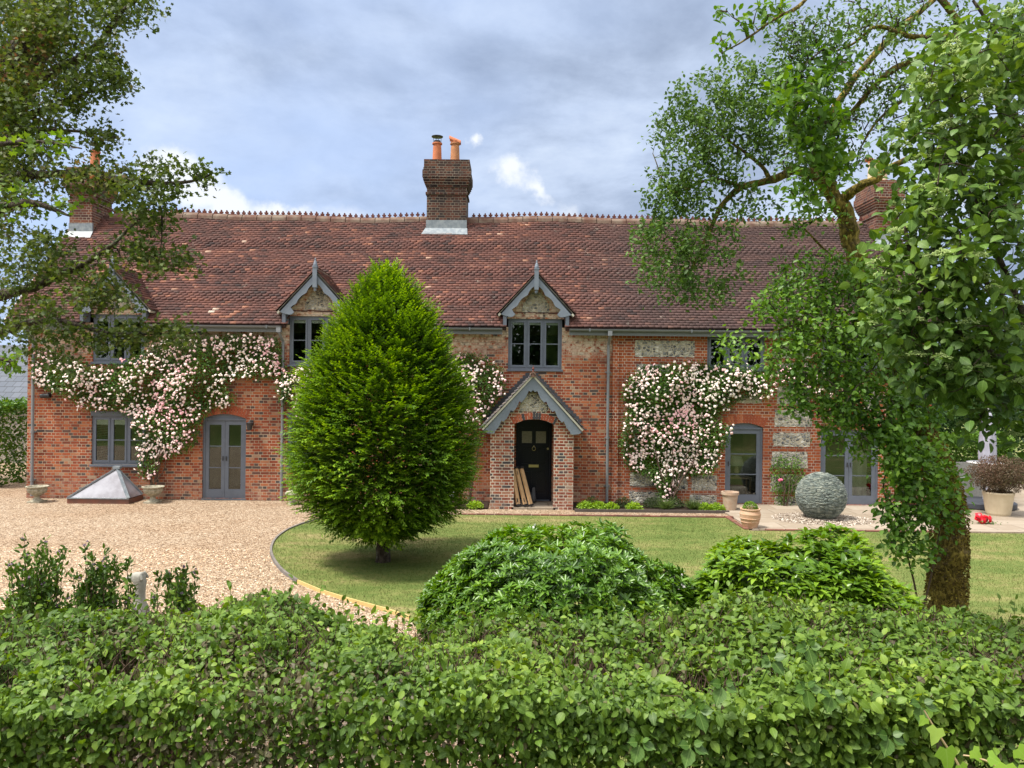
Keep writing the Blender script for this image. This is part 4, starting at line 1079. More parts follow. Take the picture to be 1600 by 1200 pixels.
def porch_barge(s):
    m_ = MB(); za, ze = apx[1], zpe - .02; hw = hw2; L_ = math.hypot(hw, za - ze); dx_, dz_ = hw / L_, -(za - ze) / L_; nx, nz = dz_, -dx_
    n = 100; low = []
    wv = .205
    for i in range(n + 1):
        t_ = i / n; l = L_ * (1 - t_) 
        if t_ < .10: v_ = wv * (.35 + .85 * math.sin(t_ / .10 * pi / 2))
        else: ph = (t_ - .10) / .9 * 5.0; fr = ph - int(ph); v_ = wv * (.86 + .30 * math.sin(min(1, (1 - fr) * 1.4) * pi / 2) ** 1.2 - .12)
        low.append((l, v_))
    P = [(apx[0] + s * max(0, l * dx_ + v_ * nx), za + l * dz_ + v_ * nz) for l, v_ in [(0, 0), (L_, 0)] + low]
    m_.prism(P, PY - .17, PY - .13)
    # white sarking edge above the board
    m2 = MB(); m2.beam((apx[0], PY - .17, za + .035), (apx[0] + s * (hw + .02), PY - .17, ze + .035), .06, .045)
    m_.build('bargeboard', M['grey_paint_light'], porch); m2.build('soffit', M['cream'], porch)
    S = Vector((-s * (hw + .07), 0, za - ze + .03))
    Bk = tile_field((apx[0] + s * (hw + .07), PY - .24, ze + .02), (0, 1, 0), S, 1.24, S.length, lambda P, u, s_: P[:, 1] < 19.90, gauge=.105, tw=.17, jit=1.2)
    Bk.build('porch_roof', M['slate_tile'], porch)
    k_ = MB(); o1 = (apx[0], za - .0); o2 = (apx[0] + s * (hw + .03), ze - .03)
    vs_ = [(o1[0], PY - .13, o1[1]), (o2[0], PY - .13, o2[1]), (o2[0], 19.99, o2[1]), (o1[0], 19.99, o1[1]), (o1[0], PY - .13, o1[1] - .06), (o2[0], PY - .13, o2[1] - .05), (o2[0], 19.99, o2[1] - .05), (o1[0], 19.99, o1[1] - .06)]
    fs_ = [(0, 1, 2, 3), (7, 6, 5, 4), (0, 4, 5, 1), (1, 5, 6, 2)]
    k_.add(vs_, fs_ if s > 0 else [f[::-1] for f in fs_]); k_.build('porch_deck', M['slate_edge'], porch)
def mat_ptile():
    m, t = mat_new('porch_roof_tile'); r = attr(t, 'rnd')
    c = t.ramp(r, [(0, (.045, .045, .055)), (.5, (.085, .08, .09)), (.85, (.13, .10, .09)), (1, (.2, .15, .11))])
    c = t.mix(t.m('MULTIPLY', t.smooth(t.noise(pos(t), 9, 5, .7), .5, .7), .5), c, (.32, .27, .18)); out_bsdf(t, c, .7, .4); return m
M['slate_tile'] = mat_ptile()
porch_barge(-1); porch_barge(1)
for s in (-1, 1):   # stepped flashing where the porch roof meets the house wall
    m_ = MB(); za, ze = apx[1] + .12, zpe + .10; n_ = int((za - ze) / .0745)
    for i in range(n_):
        zt_ = za - i * .0745; xo = (za - zt_ + .0745) / (za - ze) * (hw2 + .06)
        m_.box(*sorted((apx[0] + s * max(0, xo - .22), apx[0] + s * (xo + .10))), 19.982, 19.997, zt_ - .073, zt_)
    m_.build('stepped_flashing', M['flash_dark'], porch)
k_ = MB(); k_.tube([(apx[0], PY - .24, apx[1] + .06), (apx[0], 19.99, apx[1] + .06)], .07, 8); k_.build('porch_ridge', M['ridge'], porch)
k_ = MB(); k_.lathe([(.03, .12), (.018, .18), (.035, .20), (.012, .24), (.0, .30)], (apx[0], PY - .19, apx[1]), 10); k_.build('finial', M['crest'], porch)
k_ = MB(); k_.flat([(oa - .05, PY + .0), (ob + .05, PY + .0), (ob + .05, 19.99), (oa - .05, 19.99)], -.02, .05); k_.build('porch_floor', M['flag'], porch)
# front door
r = R['fd']; x0, x1, z0, z1 = r; y = 20.06
m_ = MB(); m_.box(x0, x0 + .05, y - .03, y + .1, .05, z1); m_.box(x1 - .05, x1, y - .03, y + .1, .05, z1); m_.box(x0 + .05, x1 - .05, y - .03, y + .1, z1 - .2, z1)
# door leaf: stiles, rails, recessed panels
a, b = x0 + .052, x1 - .052; zt = z1 - .202; mx_ = (a + b) / 2
m_.box(a, a + .1, y, y + .05, .06, zt); m_.box(b - .1, b, y, y + .05, .06, zt); m_.box(mx_ - .05, mx_ + .05, y, y + .05, .06, zt)
for q0, q1 in ((.06, .26), (.86, 1.02), (1.46, 1.56), (zt - .1, zt)):
    m_.box(a + .1, mx_ - .05, y, y + .05, q0, q1); m_.box(mx_ + .05, b - .1, y, y + .05, q0, q1)
for q0, q1 in ((.26, .86), (1.02, 1.46)):
    for xa_, xb_ in ((a + .1, mx_ - .05), (mx_ + .05, b - .1)):
        m_.box(xa_, xb_, y + .02, y + .04, q0, q1); m_.box(xa_ + .04, xb_ - .04, y + .008, y + .02, q0 + .04, q1 - .04)
fd = m_.build('front_door', M['navy'], house)
for xa_, xb_ in ((a + .1, mx_ - .05), (mx_ + .05, b - .1)):
    g_ = MB(); g_.box(xa_, xb_, y + .02, y + .028, 1.56, zt - .1); g_.build('pane', M['painted_reflection'], fd)
k_ = MB(); pts = [(mx_ + .045 * cos(t_), y - .02, 1.42 + .05 * sin(t_)) for t_ in np.linspace(0, 2 * pi, 17)]; k_.tube(pts, .007, 6, False); k_.lathe([(.025, 0), (.02, .03), (.0, .035)], (mx_, y - .02, 1.465), 10); k_.build('knocker', M['brass'], fd)
k_ = MB(); k_.box(mx_ - .13, mx_ + .13, y - .012, y - .001, .93, 1.0); k_.box(mx_ - .1, mx_ + .1, y - .018, y - .012, .945, .985); k_.build('letter_plate', M['brass'], fd)
k_ = MB(); k_.tube([(b - .05, y - .03, 1.42), (b - .05, y, 1.42)], .028, 12); k_.build('door_knob', M['brass'], fd)
k_ = MB(); k_.box(a, b, y - .03, y, .055, .09); k_.build('threshold', M['grey_paint'], fd)

# ================================================================ plants
def pts_in(poly, n, Y):
    """random points of an outline surveyed from the camera's spot, set on the plane at distance Y"""
    xs = [p[0] for p in poly]; ys = [p[1] for p in poly]; out = np.zeros((0, 2))
    while len(out) < n:
        q = np.stack([RNG.uniform(min(xs), max(xs), n * 2), RNG.uniform(min(ys), max(ys), n * 2)], 1)
        out = np.concatenate([out, q[inpoly(q[:, 0], q[:, 1], poly)]])
    return out[:n]
def vnoise(P, s, seed=0):
    """cheap smooth value noise for clumps and gaps"""
    P = P * s + seed * 17.3
    return (np.sin(P[:, 0] * 1.7 + np.sin(P[:, 2] * 1.3 + P[:, 1])) + np.sin(P[:, 2] * 2.1 + np.sin(P[:, 0] * 1.9 + 2)) + np.sin(P[:, 1] * 1.9 + P[:, 0] * .9 + np.sin(P[:, 2] * .7))) / 3
PET = []
def flower_template():
    V = []; Fc = []
    rings = [(.96, .0, 9), (.80, .26, 9), (.50, .40, 9), (.16, .46, 9)]
    for k, (r, z, n) in enumerate(rings):
        for i in range(n):
            a = 2 * pi * (i + .4 * k) / n; q = 1 + (.12 if i % 2 else -.10) * (1 if k < 3 else 0); V.append((r * q * cos(a), r * q * sin(a), z + (.07 if (i + k) % 3 == 0 else 0)))
    for k in range(3):
        for i in range(9): Fc.append((k * 9 + i, k * 9 + (i + 1) % 9, (k + 1) * 9 + (i + 1) % 9, (k + 1) * 9 + i))
    Fc.append(tuple(27 + i for i in range(9)))
    return V, Fc
FLW = flower_template()
def wall_rose(name, label, polys, nl, nf, stems=(), group=None, ybase=19.98, thick=.42, origin=None, petal='petal', fs=.038, leaf='rose_leaf', ll=.055, gap=.5):
    t_ = thing(name, label, 'rose', origin, group)
    B = Bulk(); FB = Bulk(); A = sum(abs(sum(p[i][0] * p[(i + 1) % len(p)][1] - p[(i + 1) % len(p)][0] * p[i][1] for i in range(len(p)))) / 2 for p in polys)
    for p in polys:
        ar = abs(sum(p[i][0] * p[(i + 1) % len(p)][1] - p[(i + 1) % len(p)][0] * p[i][1] for i in range(len(p)))) / 2
        n = int(nl * ar / A); q = pts_in(p, n, 0) + RNG.normal(0, 3.0, (n, 2)); P = Wn(q, ybase)
        th = thick * (.55 + .45 * vnoise(P, 2.4, 1)); keep = vnoise(P, 5.5, 3) > -gap - RNG.random(n) * .6; P, th = P[keep], th[keep]; n = len(P)
        P[:, 1] -= th * (1 - RNG.random(n) ** 1.8 * .8)
        Dr = rvec(n) + np.array([0, -.5, -.3]); Nr = rvec(n, .7) + np.array([0, -.8, .9])
        leaves(B, P, Dr, Nr, RNG.uniform(.7, 1.25, n) * ll, RNG.uniform(.7, 1.1, n) * ll * .7, OVAL, np.clip(RNG.beta(2, 2.6, n), 0, 1))
        n = int(nf * ar / A); q = pts_in(p, n * 2, 0) + RNG.normal(0, 3.5, (n * 2, 2))
        # blooms come in trusses
        P = Wn(q, ybase); c = vnoise(P, 3.1, 5) + RNG.normal(0, .75, len(P)); P = P[np.argsort(-c)[:n]]
        k = RNG.random(n) < .35; P[k] = P[np.roll(np.arange(n), 1)[k]] + rvec(k.sum(), .055)
        th = thick * (.55 + .45 * vnoise(P, 2.4, 1)); P[:, 1] = np.minimum(ybase - th * RNG.uniform(.85, 1.1, n) - .02, ybase - .05)
        Nr = rvec(n, .45) + np.array([0, -1, .35]); X, Y, Z = frames(rvec(n), Nr); s_ = RNG.uniform(.65, 1.2, n)[:, None] * fs
        rr = np.clip(.38 + .42 * vnoise(P, 1.7, 9) + RNG.normal(0, .22, n), 0, 1)
        FB.inst(FLW[0], FLW[1], P, X * s_, Y * s_, Z * s_, rr)
    TB = Bulk(); TB.tubes([(p_, np.linspace(r0, r1, len(p_))) for p_, r0, r1 in stems], 6)
    TB.build('stem', M['stem'], t_)
    B.build('foliage', M[leaf], t_)
    o = FB.build('blossom', M[petal], t_); o['kind'] = 'stuff'
    return t_
def stem_lines(base, tips, Y=19.85, r=.02, wob=.06):
    out = []
    for (bx_, by_), (tx, ty) in [(base, t) for t in tips]:
        n = 9; q = [(bx_ + (tx - bx_) * i / n + RNG.normal(0, 2.2) * (0 < i < n), by_ + (ty - by_) * i / n + RNG.normal(0, 1.5) * (0 < i < n)) for i in range(n + 1)]
        P = Wn(q, Y); P[:, 1] += RNG.normal(0, .03, len(P)); P[0, 2] = .0 if by_ > 770 else P[0, 2]; out.append((P, r, .006))
    return out
gR = 'climbing roses on the house wall'
RA = [(55, 575), (62, 548), (100, 552), (150, 575), (200, 566), (232, 548), (262, 534), (320, 526), (380, 524), (440, 532), (443, 575), (425, 592), (375, 588), (352, 600), (372, 625), (350, 640), (338, 632), (318, 660), (310, 690), (300, 702), (268, 712), (250, 718), (232, 712), (222, 680), (215, 650), (180, 640), (140, 640), (118, 622), (95, 612), (60, 600)]
RA2 = [(222, 700), (262, 690), (250, 735), (236, 748), (225, 740)]
o1 = W(240, 770, 19.6)
wall_rose('climbing_rose', 'large pink climbing rose spreading under the left upper window and over the glazed double doors', [RA, RA2], 26000, 1500, stem_lines((238, 768), [(225, 690), (250, 640), (262, 690), (300, 640), (232, 735), (246, 700), (228, 650), (205, 640), (272, 600)], 19.75, .016), gR, origin=(o1[0], 19.8, 0))
RB = [(436, 580), (460, 574), (500, 578), (510, 620), (490, 655), (465, 640), (446, 632), (436, 610)]
wall_rose('climbing_rose', 'small pink climbing rose half hidden by the left edge of the clipped tree', [RB], 2600, 170, stem_lines((480, 775), [(470, 640), (490, 600)], 19.85, .02), gR, origin=(WX(480, 775)[0], 19.85, 0))
RC = [(690, 575), (705, 556), (730, 550), (762, 560), (785, 580), (788, 605), (778, 625), (760, 645), (750, 658), (728, 662), (700, 650), (680, 620)]
wall_rose('climbing_rose', 'pale climbing rose between the clipped tree and the porch roof', [RC], 5200, 290, stem_lines((735, 775), [(735, 650), (720, 600), (765, 590)], 19.85, .02), gR, origin=(WX(735, 775)[0], 19.85, 0))
RD = [(985, 585), (1010, 572), (1060, 570), (1100, 568), (1150, 574), (1190, 580), (1207, 600), (1196, 622), (1160, 620), (1130, 640), (1112, 655), (1135, 664), (1133, 690), (1118, 712), (1112, 738), (1075, 742), (1060, 730), (1045, 750), (1028, 760), (1010, 738), (985, 735), (968, 700), (972, 660), (980, 640), (972, 620)]
RD2 = [(1022, 740), (1058, 735), (1052, 790), (1035, 795)]
wall_rose('climbing_rose', 'big pale pink climbing rose trained left of the single glazed door', [RD, RD2], 26000, 1500, stem_lines((1045, 790), [(1040, 700), (1060, 660), (1020, 690), (1100, 640), (1150, 600), (1000, 620), (1062, 720)], 19.75, .02), gR, origin=(WX(1045, 790)[0], 19.8, 0))
RE = [(1205, 572), (1240, 568), (1290, 580), (1310, 610), (1280, 625), (1240, 612), (1215, 598)]
wall_rose('climbing_rose', 'thin trail of pink climbing rose right of the upper window, behind the old tree', [RE], 1500, 130, stem_lines((1225, 600), [(1290, 590), (1250, 600)], 19.85, .012), gR, origin=(WX(1250, 600)[0], 19.9, WX(1250, 600)[1]))
RF = [(1203, 722), (1225, 710), (1250, 718), (1256, 735), (1246, 755), (1240, 790), (1218, 796), (1206, 770)]
wall_rose('rose_bush', 'sparse upright rose bush with one hot pink bloom between the glazed doors', [RF], 1500, 2, stem_lines((1228, 793), [(1215, 720), (1240, 715), (1250, 735), (1225, 730), (1210, 760)], 19.75, .012), None, petal='petal_hot', origin=(WX(1228, 790)[0], 19.8, 0), thick=.3, fs=.06, leaf='shoot', gap=.1)
RG = [(1385, 690), (1405, 680), (1435, 700), (1440, 760), (1410, 770), (1388, 745)]
wall_rose('climbing_rose', 'white flowered climber at the right end of the house wall', [RG], 2600, 60, stem_lines((1415, 792), [(1400, 720), (1425, 700)], 19.85, .02), gR, petal='petal_white', origin=(WX(1415, 790)[0], 19.85, 0))

# ---------------------------------------------------------------- clipped hornbeam
TX, TY, _ = G(598, 880)
k_px = F / TY
PROF = [(420, 0), (426, 10), (432, 20), (450, 37), (475, 60), (501, 81), (540, 99), (573, 117), (621, 135), (670, 147), (718, 152), (757, 146), (790, 126), (812, 100), (826, 76), (836, 48), (841, 20), (843, 0)]
pz = np.array([CAMZ - (p[0] - 601) / k_px for p in PROF])[::-1]; prr = np.array([p[1] * .955 / k_px for p in PROF])[::-1]
tree = thing('hornbeam_tree', 'egg shaped clipped green tree standing on the lawn in front of the house', 'tree', (TX, TY, 0))
n = 9500
zz = RNG.uniform(pz[0] + .02, pz[-1] - .16, n * 3); rr = np.interp(zz, pz, prr); ok = RNG.random(len(zz)) < (rr + .12) / 1.75; zz, rr = zz[ok][:n], rr[ok][:n]; n = len(zz)
th = RNG.random(n) * 2 * pi
lump = 1 + .045 * np.sin(th * 5 + zz * 3.1) + .035 * np.sin(th * 9 - zz * 5.3 + 1) + .03 * np.sin(zz * 9 + th * 3)
dep = 1 - RNG.random(n) ** 2.2 * .42
R_ = (rr * lump - .17) * dep; R_ = np.maximum(R_, 0)
out_ = np.stack([np.cos(th), np.sin(th), 0 * th], 1)
elev = np.interp(zz, [pz[0], 1.6, 3.2, 4.6, pz[-1]], [-.25, .1, .55, 1.3, 2.6])
ax = unit(out_ * 1.0 + np.stack([0 * th, 0 * th, elev], 1) + rvec(n, .28))
base = np.stack([TX + np.cos(th) * R_, TY + np.sin(th) * R_, zz], 1)
sl = RNG.uniform(.18, .38, n) * np.where(dep > .9, 1, .9)
B = Bulk(); nl_ = 11
side = unit(np.cross(ax, np.array([0, 0, 1.0]) + rvec(n, .2))); upn = np.cross(side, ax)
TW = Bulk(); TW.tubes([(np.stack([b0 - a0 * .1, b0 + a0 * s0 * .9]), [.004, .0015]) for b0, a0, s0 in zip(base[:1800], ax[:1800], sl[:1800])], 3)
for i in range(nl_):
    f = (i + .5) / nl_; sgn = 1 if i % 2 else -1
    P = base + ax * (sl * f)[:, None]
    Dr = ax * (.55 + .5 * f) + side * sgn * (1 - f * .55)[..., None] if False else ax * (.55 + .5 * f) + side * sgn * (1 - f * .6) + rvec(n, .15) + np.array([0, 0, -.12])
    Nr = upn + rvec(n, .25) + np.array([0, 0, .25])
    L = .078 * (1 - .33 * f) * RNG.uniform(.8, 1.2, n)
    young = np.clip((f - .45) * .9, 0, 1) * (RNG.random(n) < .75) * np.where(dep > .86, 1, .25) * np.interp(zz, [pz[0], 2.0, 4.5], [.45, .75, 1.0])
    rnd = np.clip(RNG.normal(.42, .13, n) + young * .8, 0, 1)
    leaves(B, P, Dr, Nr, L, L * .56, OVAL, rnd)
n = 26000; zz = RNG.uniform(pz[0], pz[-1], n); rr = np.interp(zz, pz, prr); th = RNG.random(n) * 2 * pi; R_ = rr * RNG.uniform(.45, .86, n)
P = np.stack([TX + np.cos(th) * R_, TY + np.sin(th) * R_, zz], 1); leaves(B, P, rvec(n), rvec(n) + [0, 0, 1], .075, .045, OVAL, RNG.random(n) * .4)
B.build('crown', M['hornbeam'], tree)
tr = Bulk(); lst = []
trunk_pts = np.array([[TX, TY, -.03], [TX + .01, TY, .12], [TX, TY, .3], [TX + .02, TY, .6], [TX - .01, TY, 1.0], [TX, TY, 2.2], [TX, TY, 4.2]]); lst.append((smoothline(trunk_pts), np.interp(np.linspace(0, 1, len(smoothline(trunk_pts))), [0, .08, .3, .6, 1], [.19, .135, .12, .07, .015])))
for i in range(26):
    a = RNG.random() * 2 * pi; z0_ = RNG.uniform(.35, 2.5); rr0 = np.interp(z0_ + .5, pz, prr) * .85; e = np.array([TX + rr0 * cos(a), TY + rr0 * sin(a), z0_ + RNG.uniform(.3, .9)]); s0 = np.array([TX, TY, z0_]); mid = (s0 + e) / 2 + [0, 0, -.05]
    lst.append((smoothline(np.array([s0, mid, e])), .03 if False else np.linspace(.032, .006, 13)))
tr.tubes(lst, 10); tr.build('trunk', M['bark'], tree, smooth=True)
TW.build('twig', M['stem'], tree)

# ---------------------------------------------------------------- trees grown from limbs towards marked parts of the crown
def grow_tree(root, limbs, blobs, leafset, bark, twig_r=.012, seg=.11, lpc=20, spread=.10, leafL=.03, leafW=.02, shape=OVAL, droop=.15, trunk_smooth=True, sides=10, upb=.8, tipbias=.0, rnd_fn=None, leafmat2=None):
    NP, NR = [], []
    tb = Bulk(); big = []
    for pts, r0, r1 in limbs:
        P = smoothline(Wn([p[:2] for p in pts], np.array([p[2] for p in pts])), 7)
        if len(pts[0]) > 3: P[0:1, 2] = pts[0][3]
        rs = np.linspace(0, 1, len(P)); rs = r0 + (r1 - r0) * rs ** .85
        ti = np.arange(len(P)) * .9; ph = RNG.random(6) * 6
        P = P + np.stack([np.sin(ti * .7 + ph[0]) + .6 * np.sin(ti * 1.7 + ph[1]), np.sin(ti * .8 + ph[2]), .5 * np.sin(ti * .9 + ph[3])], 1) * np.minimum(rs * .22, .018)[:, None]
        rs = rs * (1 + .07 * np.sin(ti * 1.3 + ph[4]) + .05 * np.sin(ti * 2.9 + ph[5]))
        big.append((P, rs)); NP.append(P); NR.append(rs)
    NP = np.concatenate(NP); NR = np.concatenate(NR)
    T = []
    for (cx, cy, rx, ry, Y, dY, n) in blobs:
        a = RNG.random(n) * 2 * pi; r = np.sqrt(RNG.random(n)); yy = Y + RNG.uniform(-dY, dY, n) * np.sqrt(np.maximum(0, 1 - r * r * .6))
        T.append(Wn(np.stack([cx + rx * r * np.cos(a), cy + ry * r * np.sin(a)], 1), yy))
    T = np.concatenate(T); d0 = np.array([np.min(np.sum((NP - t) ** 2, 1)) for t in T]); T = T[np.argsort(d0)]
    cap = 60000; AP = np.zeros((cap, 3)); AR = np.zeros(cap); c = len(NP); AP[:c] = NP; AR[:c] = NR
    tw = []; LPt = []; LD = []
    for t in T:
        d = np.sum((AP[:c] - t) ** 2, 1); i = int(np.argmin(d)); dist = math.sqrt(d[i])
        if dist < .03: LPt.append(t[None]); LD.append(rvec(1)); continue
        k = max(2, int(dist / seg)); s = np.linspace(0, 1, k + 1)[:, None]
        P = AP[i] * (1 - s) + t * s; bow = rvec(1, .12 * dist); P = P + np.sin(s * pi) * bow + rvec(k + 1, .018) * (s > 0) * (s < 1)
        P[:, 2] += (np.sin(s * pi) * .10 * dist)[:, 0]
        r0 = min(AR[i] * .7, twig_r * (1 + dist * 1.3)); rs = np.linspace(r0, max(.0016, r0 * .25), k + 1)
        tw.append((P, rs)); m_ = min(k, cap - c - 1); AP[c:c + m_] = P[1:m_ + 1]; AR[c:c + m_] = rs[1:m_ + 1]; c += m_
        h = max(1, k // 2); LPt.append(P[h:]); LD.append(np.tile(unit(P[-1] - P[0]), (len(P) - h, 1)))
    LPt = np.concatenate(LPt); LD = np.concatenate(LD)
    q = int(lpc); P = np.repeat(LPt, q, 0); D0 = np.repeat(LD, q, 0); n = len(P); P = P + rvec(n, spread)
    Dr = D0 * .5 + rvec(n, .8) + np.array([0, 0, -droop]); Nr = rvec(n, .6) + np.array([0, 0, upb])
    B = Bulk(); rnd = rnd_fn(P, n) if rnd_fn else np.clip(RNG.beta(2.2, 2.6, n) + .18 * vnoise(P, 3.0, 2), 0, 1)
    L = leafL * RNG.uniform(.65, 1.25, n)
    leaves(B, P, Dr, Nr, L, L * leafW / leafL, shape, rnd)
    t1 = Bulk(); t1.tubes(big, sides); t1.build('trunk', bark[0], root, smooth=trunk_smooth)
    t2 = Bulk(); t2.tubes(tw, 4); t2.build('twigs', bark[1], root)
    o = B.build('crown', leafset, root)
    return root, AP[:c]

# left: old hawthorn hanging in from the left
haw = thing('hawthorn_tree', 'dark hawthorn tree with reddish tips hanging in at the upper left', 'tree', (-6.4, 6.3, 0))
limbs = [([(-330, 1150, 6.6), (-200, 900, 6.6), (-110, 600, 6.5), (-60, 350, 6.5), (10, 160, 6.5), (60, 40, 6.4), (100, -120, 6.4)], .26, .15),
         ([(-60, 350, 6.5), (0, 287, 6.2), (60, 272, 6.0), (150, 276, 5.9), (225, 285, 5.8), (290, 285, 5.8), (330, 272, 5.8)], .05, .006),
         ([(-90, 500, 6.5), (0, 462, 6.2), (60, 446, 6.0), (130, 412, 5.8), (165, 390, 5.7), (215, 345, 5.7)], .055, .008),
         ([(-100, 560, 6.5), (0, 520, 6.1), (80, 500, 5.9), (170, 520, 5.8), (270, 522, 5.8)], .04, .006),
         ([(10, 160, 6.5), (70, 120, 6.2), (140, 80, 6.1), (190, 20, 6.0), (240, -20, 6.0)], .05, .008),
         ([(0, 190, 6.5), (60, 175, 6.2), (120, 150, 6.1), (190, 130, 6.0)], .04, .006),
         ([(-60, 350, 6.5), (-20, 240, 6.2), (40, 205, 6.1), (120, 205, 6.0), (185, 215, 6.0)], .03, .005),
         ([(225, 285, 5.8), (250, 320, 5.8), (253, 360, 5.8), (250, 400, 5.8)], .012, .003)]
blobs = [(30, 60, 90, 90, 6.3, .6, 150), (120, 40, 75, 60, 6.1, .5, 90), (205, 12, 38, 22, 6.0, .3, 26), (150, 120, 55, 35, 6.0, .4, 55), (60, 160, 80, 45, 6.1, .5, 80), (30, 215, 80, 30, 6.1, .4, 40), (160, 215, 28, 10, 6.0, .2, 14),
         (40, 270, 55, 35, 6.0, .4, 34), (150, 285, 70, 26, 5.9, .3, 40), (235, 292, 55, 38, 5.8, .3, 44), (316, 275, 16, 12, 5.8, .1, 9), (235, 340, 45, 24, 5.8, .3, 18), (255, 405, 50, 14, 5.8, .2, 24), (185, 400, 50, 22, 5.8, .3, 18),
         (50, 400, 70, 36, 6.0, .5, 44), (90, 455, 110, 36, 5.9, .5, 50), (170, 462, 50, 18, 5.8, .3, 14), (40, 515, 60, 30, 5.9, .4, 30), (155, 525, 60, 16, 5.8, .2, 24), (255, 522, 48, 13, 5.8, .2, 22), (15, 340, 40, 40, 6.1, .4, 30), (75, 575, 60, 12, 5.8, .2, 6), (5, 130, 40, 130, 6.4, .5, 60)]
grow_tree(haw, limbs, blobs, M['hawthorn'], (M['bark'], M['bark']), .009, .10, 12, .055, .037, .032, LOBED)
mp = thing('maple_branch_tree', 'lime green maple boughs reaching in at the left edge', 'tree', (-5.2, 4.6, 0))
limbs = [([(-420, 1250, 4.8), (-300, 800, 4.8), (-200, 480, 4.8), (-120, 360, 4.7), (-20, 330, 4.6), (50, 318, 4.5), (110, 338, 4.5)], .12, .005),
         ([(-200, 480, 4.8), (-100, 240, 4.6), (0, 225, 4.5), (70, 222, 4.5), (128, 232, 4.5)], .03, .004), ([(-200, 480, 4.8), (-80, 540, 4.6), (0, 560, 4.5), (25, 570, 4.5)], .03, .004)]
blobs = [(60, 224, 72, 8, 4.5, .1, 16), (10, 296, 60, 9, 4.5, .1, 12), (75, 326, 45, 12, 4.5, .1, 9), (20, 335, 26, 8, 4.5, .1, 5), (10, 565, 22, 20, 4.5, .15, 9), (-60, 420, 40, 100, 4.7, .3, 14)]
grow_tree(mp, limbs, blobs, M['maple'], (M['bark'], M['stem']), .006, .12, 3, .022, .043, .038, LOBED)

# right: the old mossy tree
old = thing('old_mossy_tree', 'old leaning tree with a mossy trunk and lichened branches over the lawn on the right', 'tree', (W(1480, 1000, 9)[0], 9, 0))
limbs = [([(1476, 1040, 9.0, -.05), (1478, 940, 9.0), (1482, 880, 9.0), (1482, 800, 9.0), (1468, 740, 9.0), (1438, 670, 9.05), (1412, 600, 9.1), (1385, 520, 9.1), (1345, 430, 9.1), (1330, 370, 9.1), (1312, 320, 9.1), (1290, 285, 9.1)], .22, .085),
         ([(1296, 300, 9.1), (1270, 272, 9.0), (1235, 268, 8.9), (1205, 282, 8.8), (1160, 292, 8.8), (1125, 325, 8.7), (1105, 370, 8.7), (1075, 430, 8.6)], .075, .012),
         ([(1312, 318, 9.1), (1340, 292, 8.9), (1365, 282, 8.8), (1390, 262, 8.7), (1440, 240, 8.6), (1520, 225, 8.4)], .065, .02),
         ([(1290, 285, 9.1), (1270, 240, 9.0), (1290, 190, 8.9), (1330, 130, 8.8), (1390, 60, 8.7), (1460, 0, 8.6)], .06, .03),
         ([(1690, 1070, 8.0, -.05), (1700, 850, 8.0), (1680, 550, 8.0), (1620, 300, 8.0), (1560, 150, 8.0), (1500, 60, 8.0), (1440, 90, 8.0), (1380, 120, 8.0), (1310, 200, 8.1), (1270, 240, 8.1)], .11, .010),
         ([(1500, 60, 8.0), (1430, 58, 7.9), (1370, 42, 7.9), (1330, 70, 7.9), (1250, 100, 7.9)], .035, .006),
         ([(1560, 150, 8.0), (1480, 10, 7.8), (1400, -60, 7.6), (1300, -40, 7.2), (1250, 8, 7.0), (1210, 30, 6.9), (1160, 65, 6.9), (1128, 82, 6.9)], .04, .004),
         ([(1480, 110, 8.0), (1420, 150, 8.1), (1370, 190, 8.1), (1340, 240, 8.2)], .03, .006),
         ([(1205, 282, 8.8), (1180, 250, 8.8), (1130, 215, 8.8), (1090, 190, 8.8)], .03, .005), ([(1160, 292, 8.8), (1110, 280, 8.7), (1050, 300, 8.7), (1020, 240, 8.7)], .025, .004),
         ([(1385, 520, 9.1), (1330, 500, 8.7), (1270, 500, 8.4), (1200, 520, 8.2)], .03, .005), ([(1412, 600, 9.1), (1340, 590, 8.8), (1280, 600, 8.6), (1250, 625, 8.5)], .03, .005),
         ([(1345, 430, 9.1), (1300, 400, 9.0), (1250, 350, 8.9), (1240, 340, 8.9)], .02, .005), ([(1438, 670, 9.05), (1400, 660, 8.8), (1350, 640, 8.7)], .02, .005)]
blobs = [(1110, 160, 60, 50, 8.8, .4, 60), (1180, 130, 70, 45, 8.8, .4, 70), (1070, 220, 55, 50, 8.7, .4, 80), (1150, 215, 80, 60, 8.8, .5, 120), (1230, 190, 60, 70, 8.8, .5, 90), (1045, 300, 40, 45, 8.7, .3, 50), (1110, 300, 70, 45, 8.7, .4, 75), (1040, 370, 50, 40, 8.6, .3, 55),
         (1100, 380, 55, 45, 8.6, .3, 46), (1040, 440, 50, 32, 8.6, .3, 36), (1090, 455, 50, 26, 8.6, .3, 26), (1145, 440, 26, 22, 8.6, .2, 10), (1010, 400, 22, 30, 8.6, .2, 14), (1190, 330, 40, 20, 8.7, .2, 14)]
grow_tree(old, limbs, blobs, M['apple'], (M['bark_moss'], M['bark_lichen']), .010, .10, 8, .055, .054, .036, OVAL, sides=14)
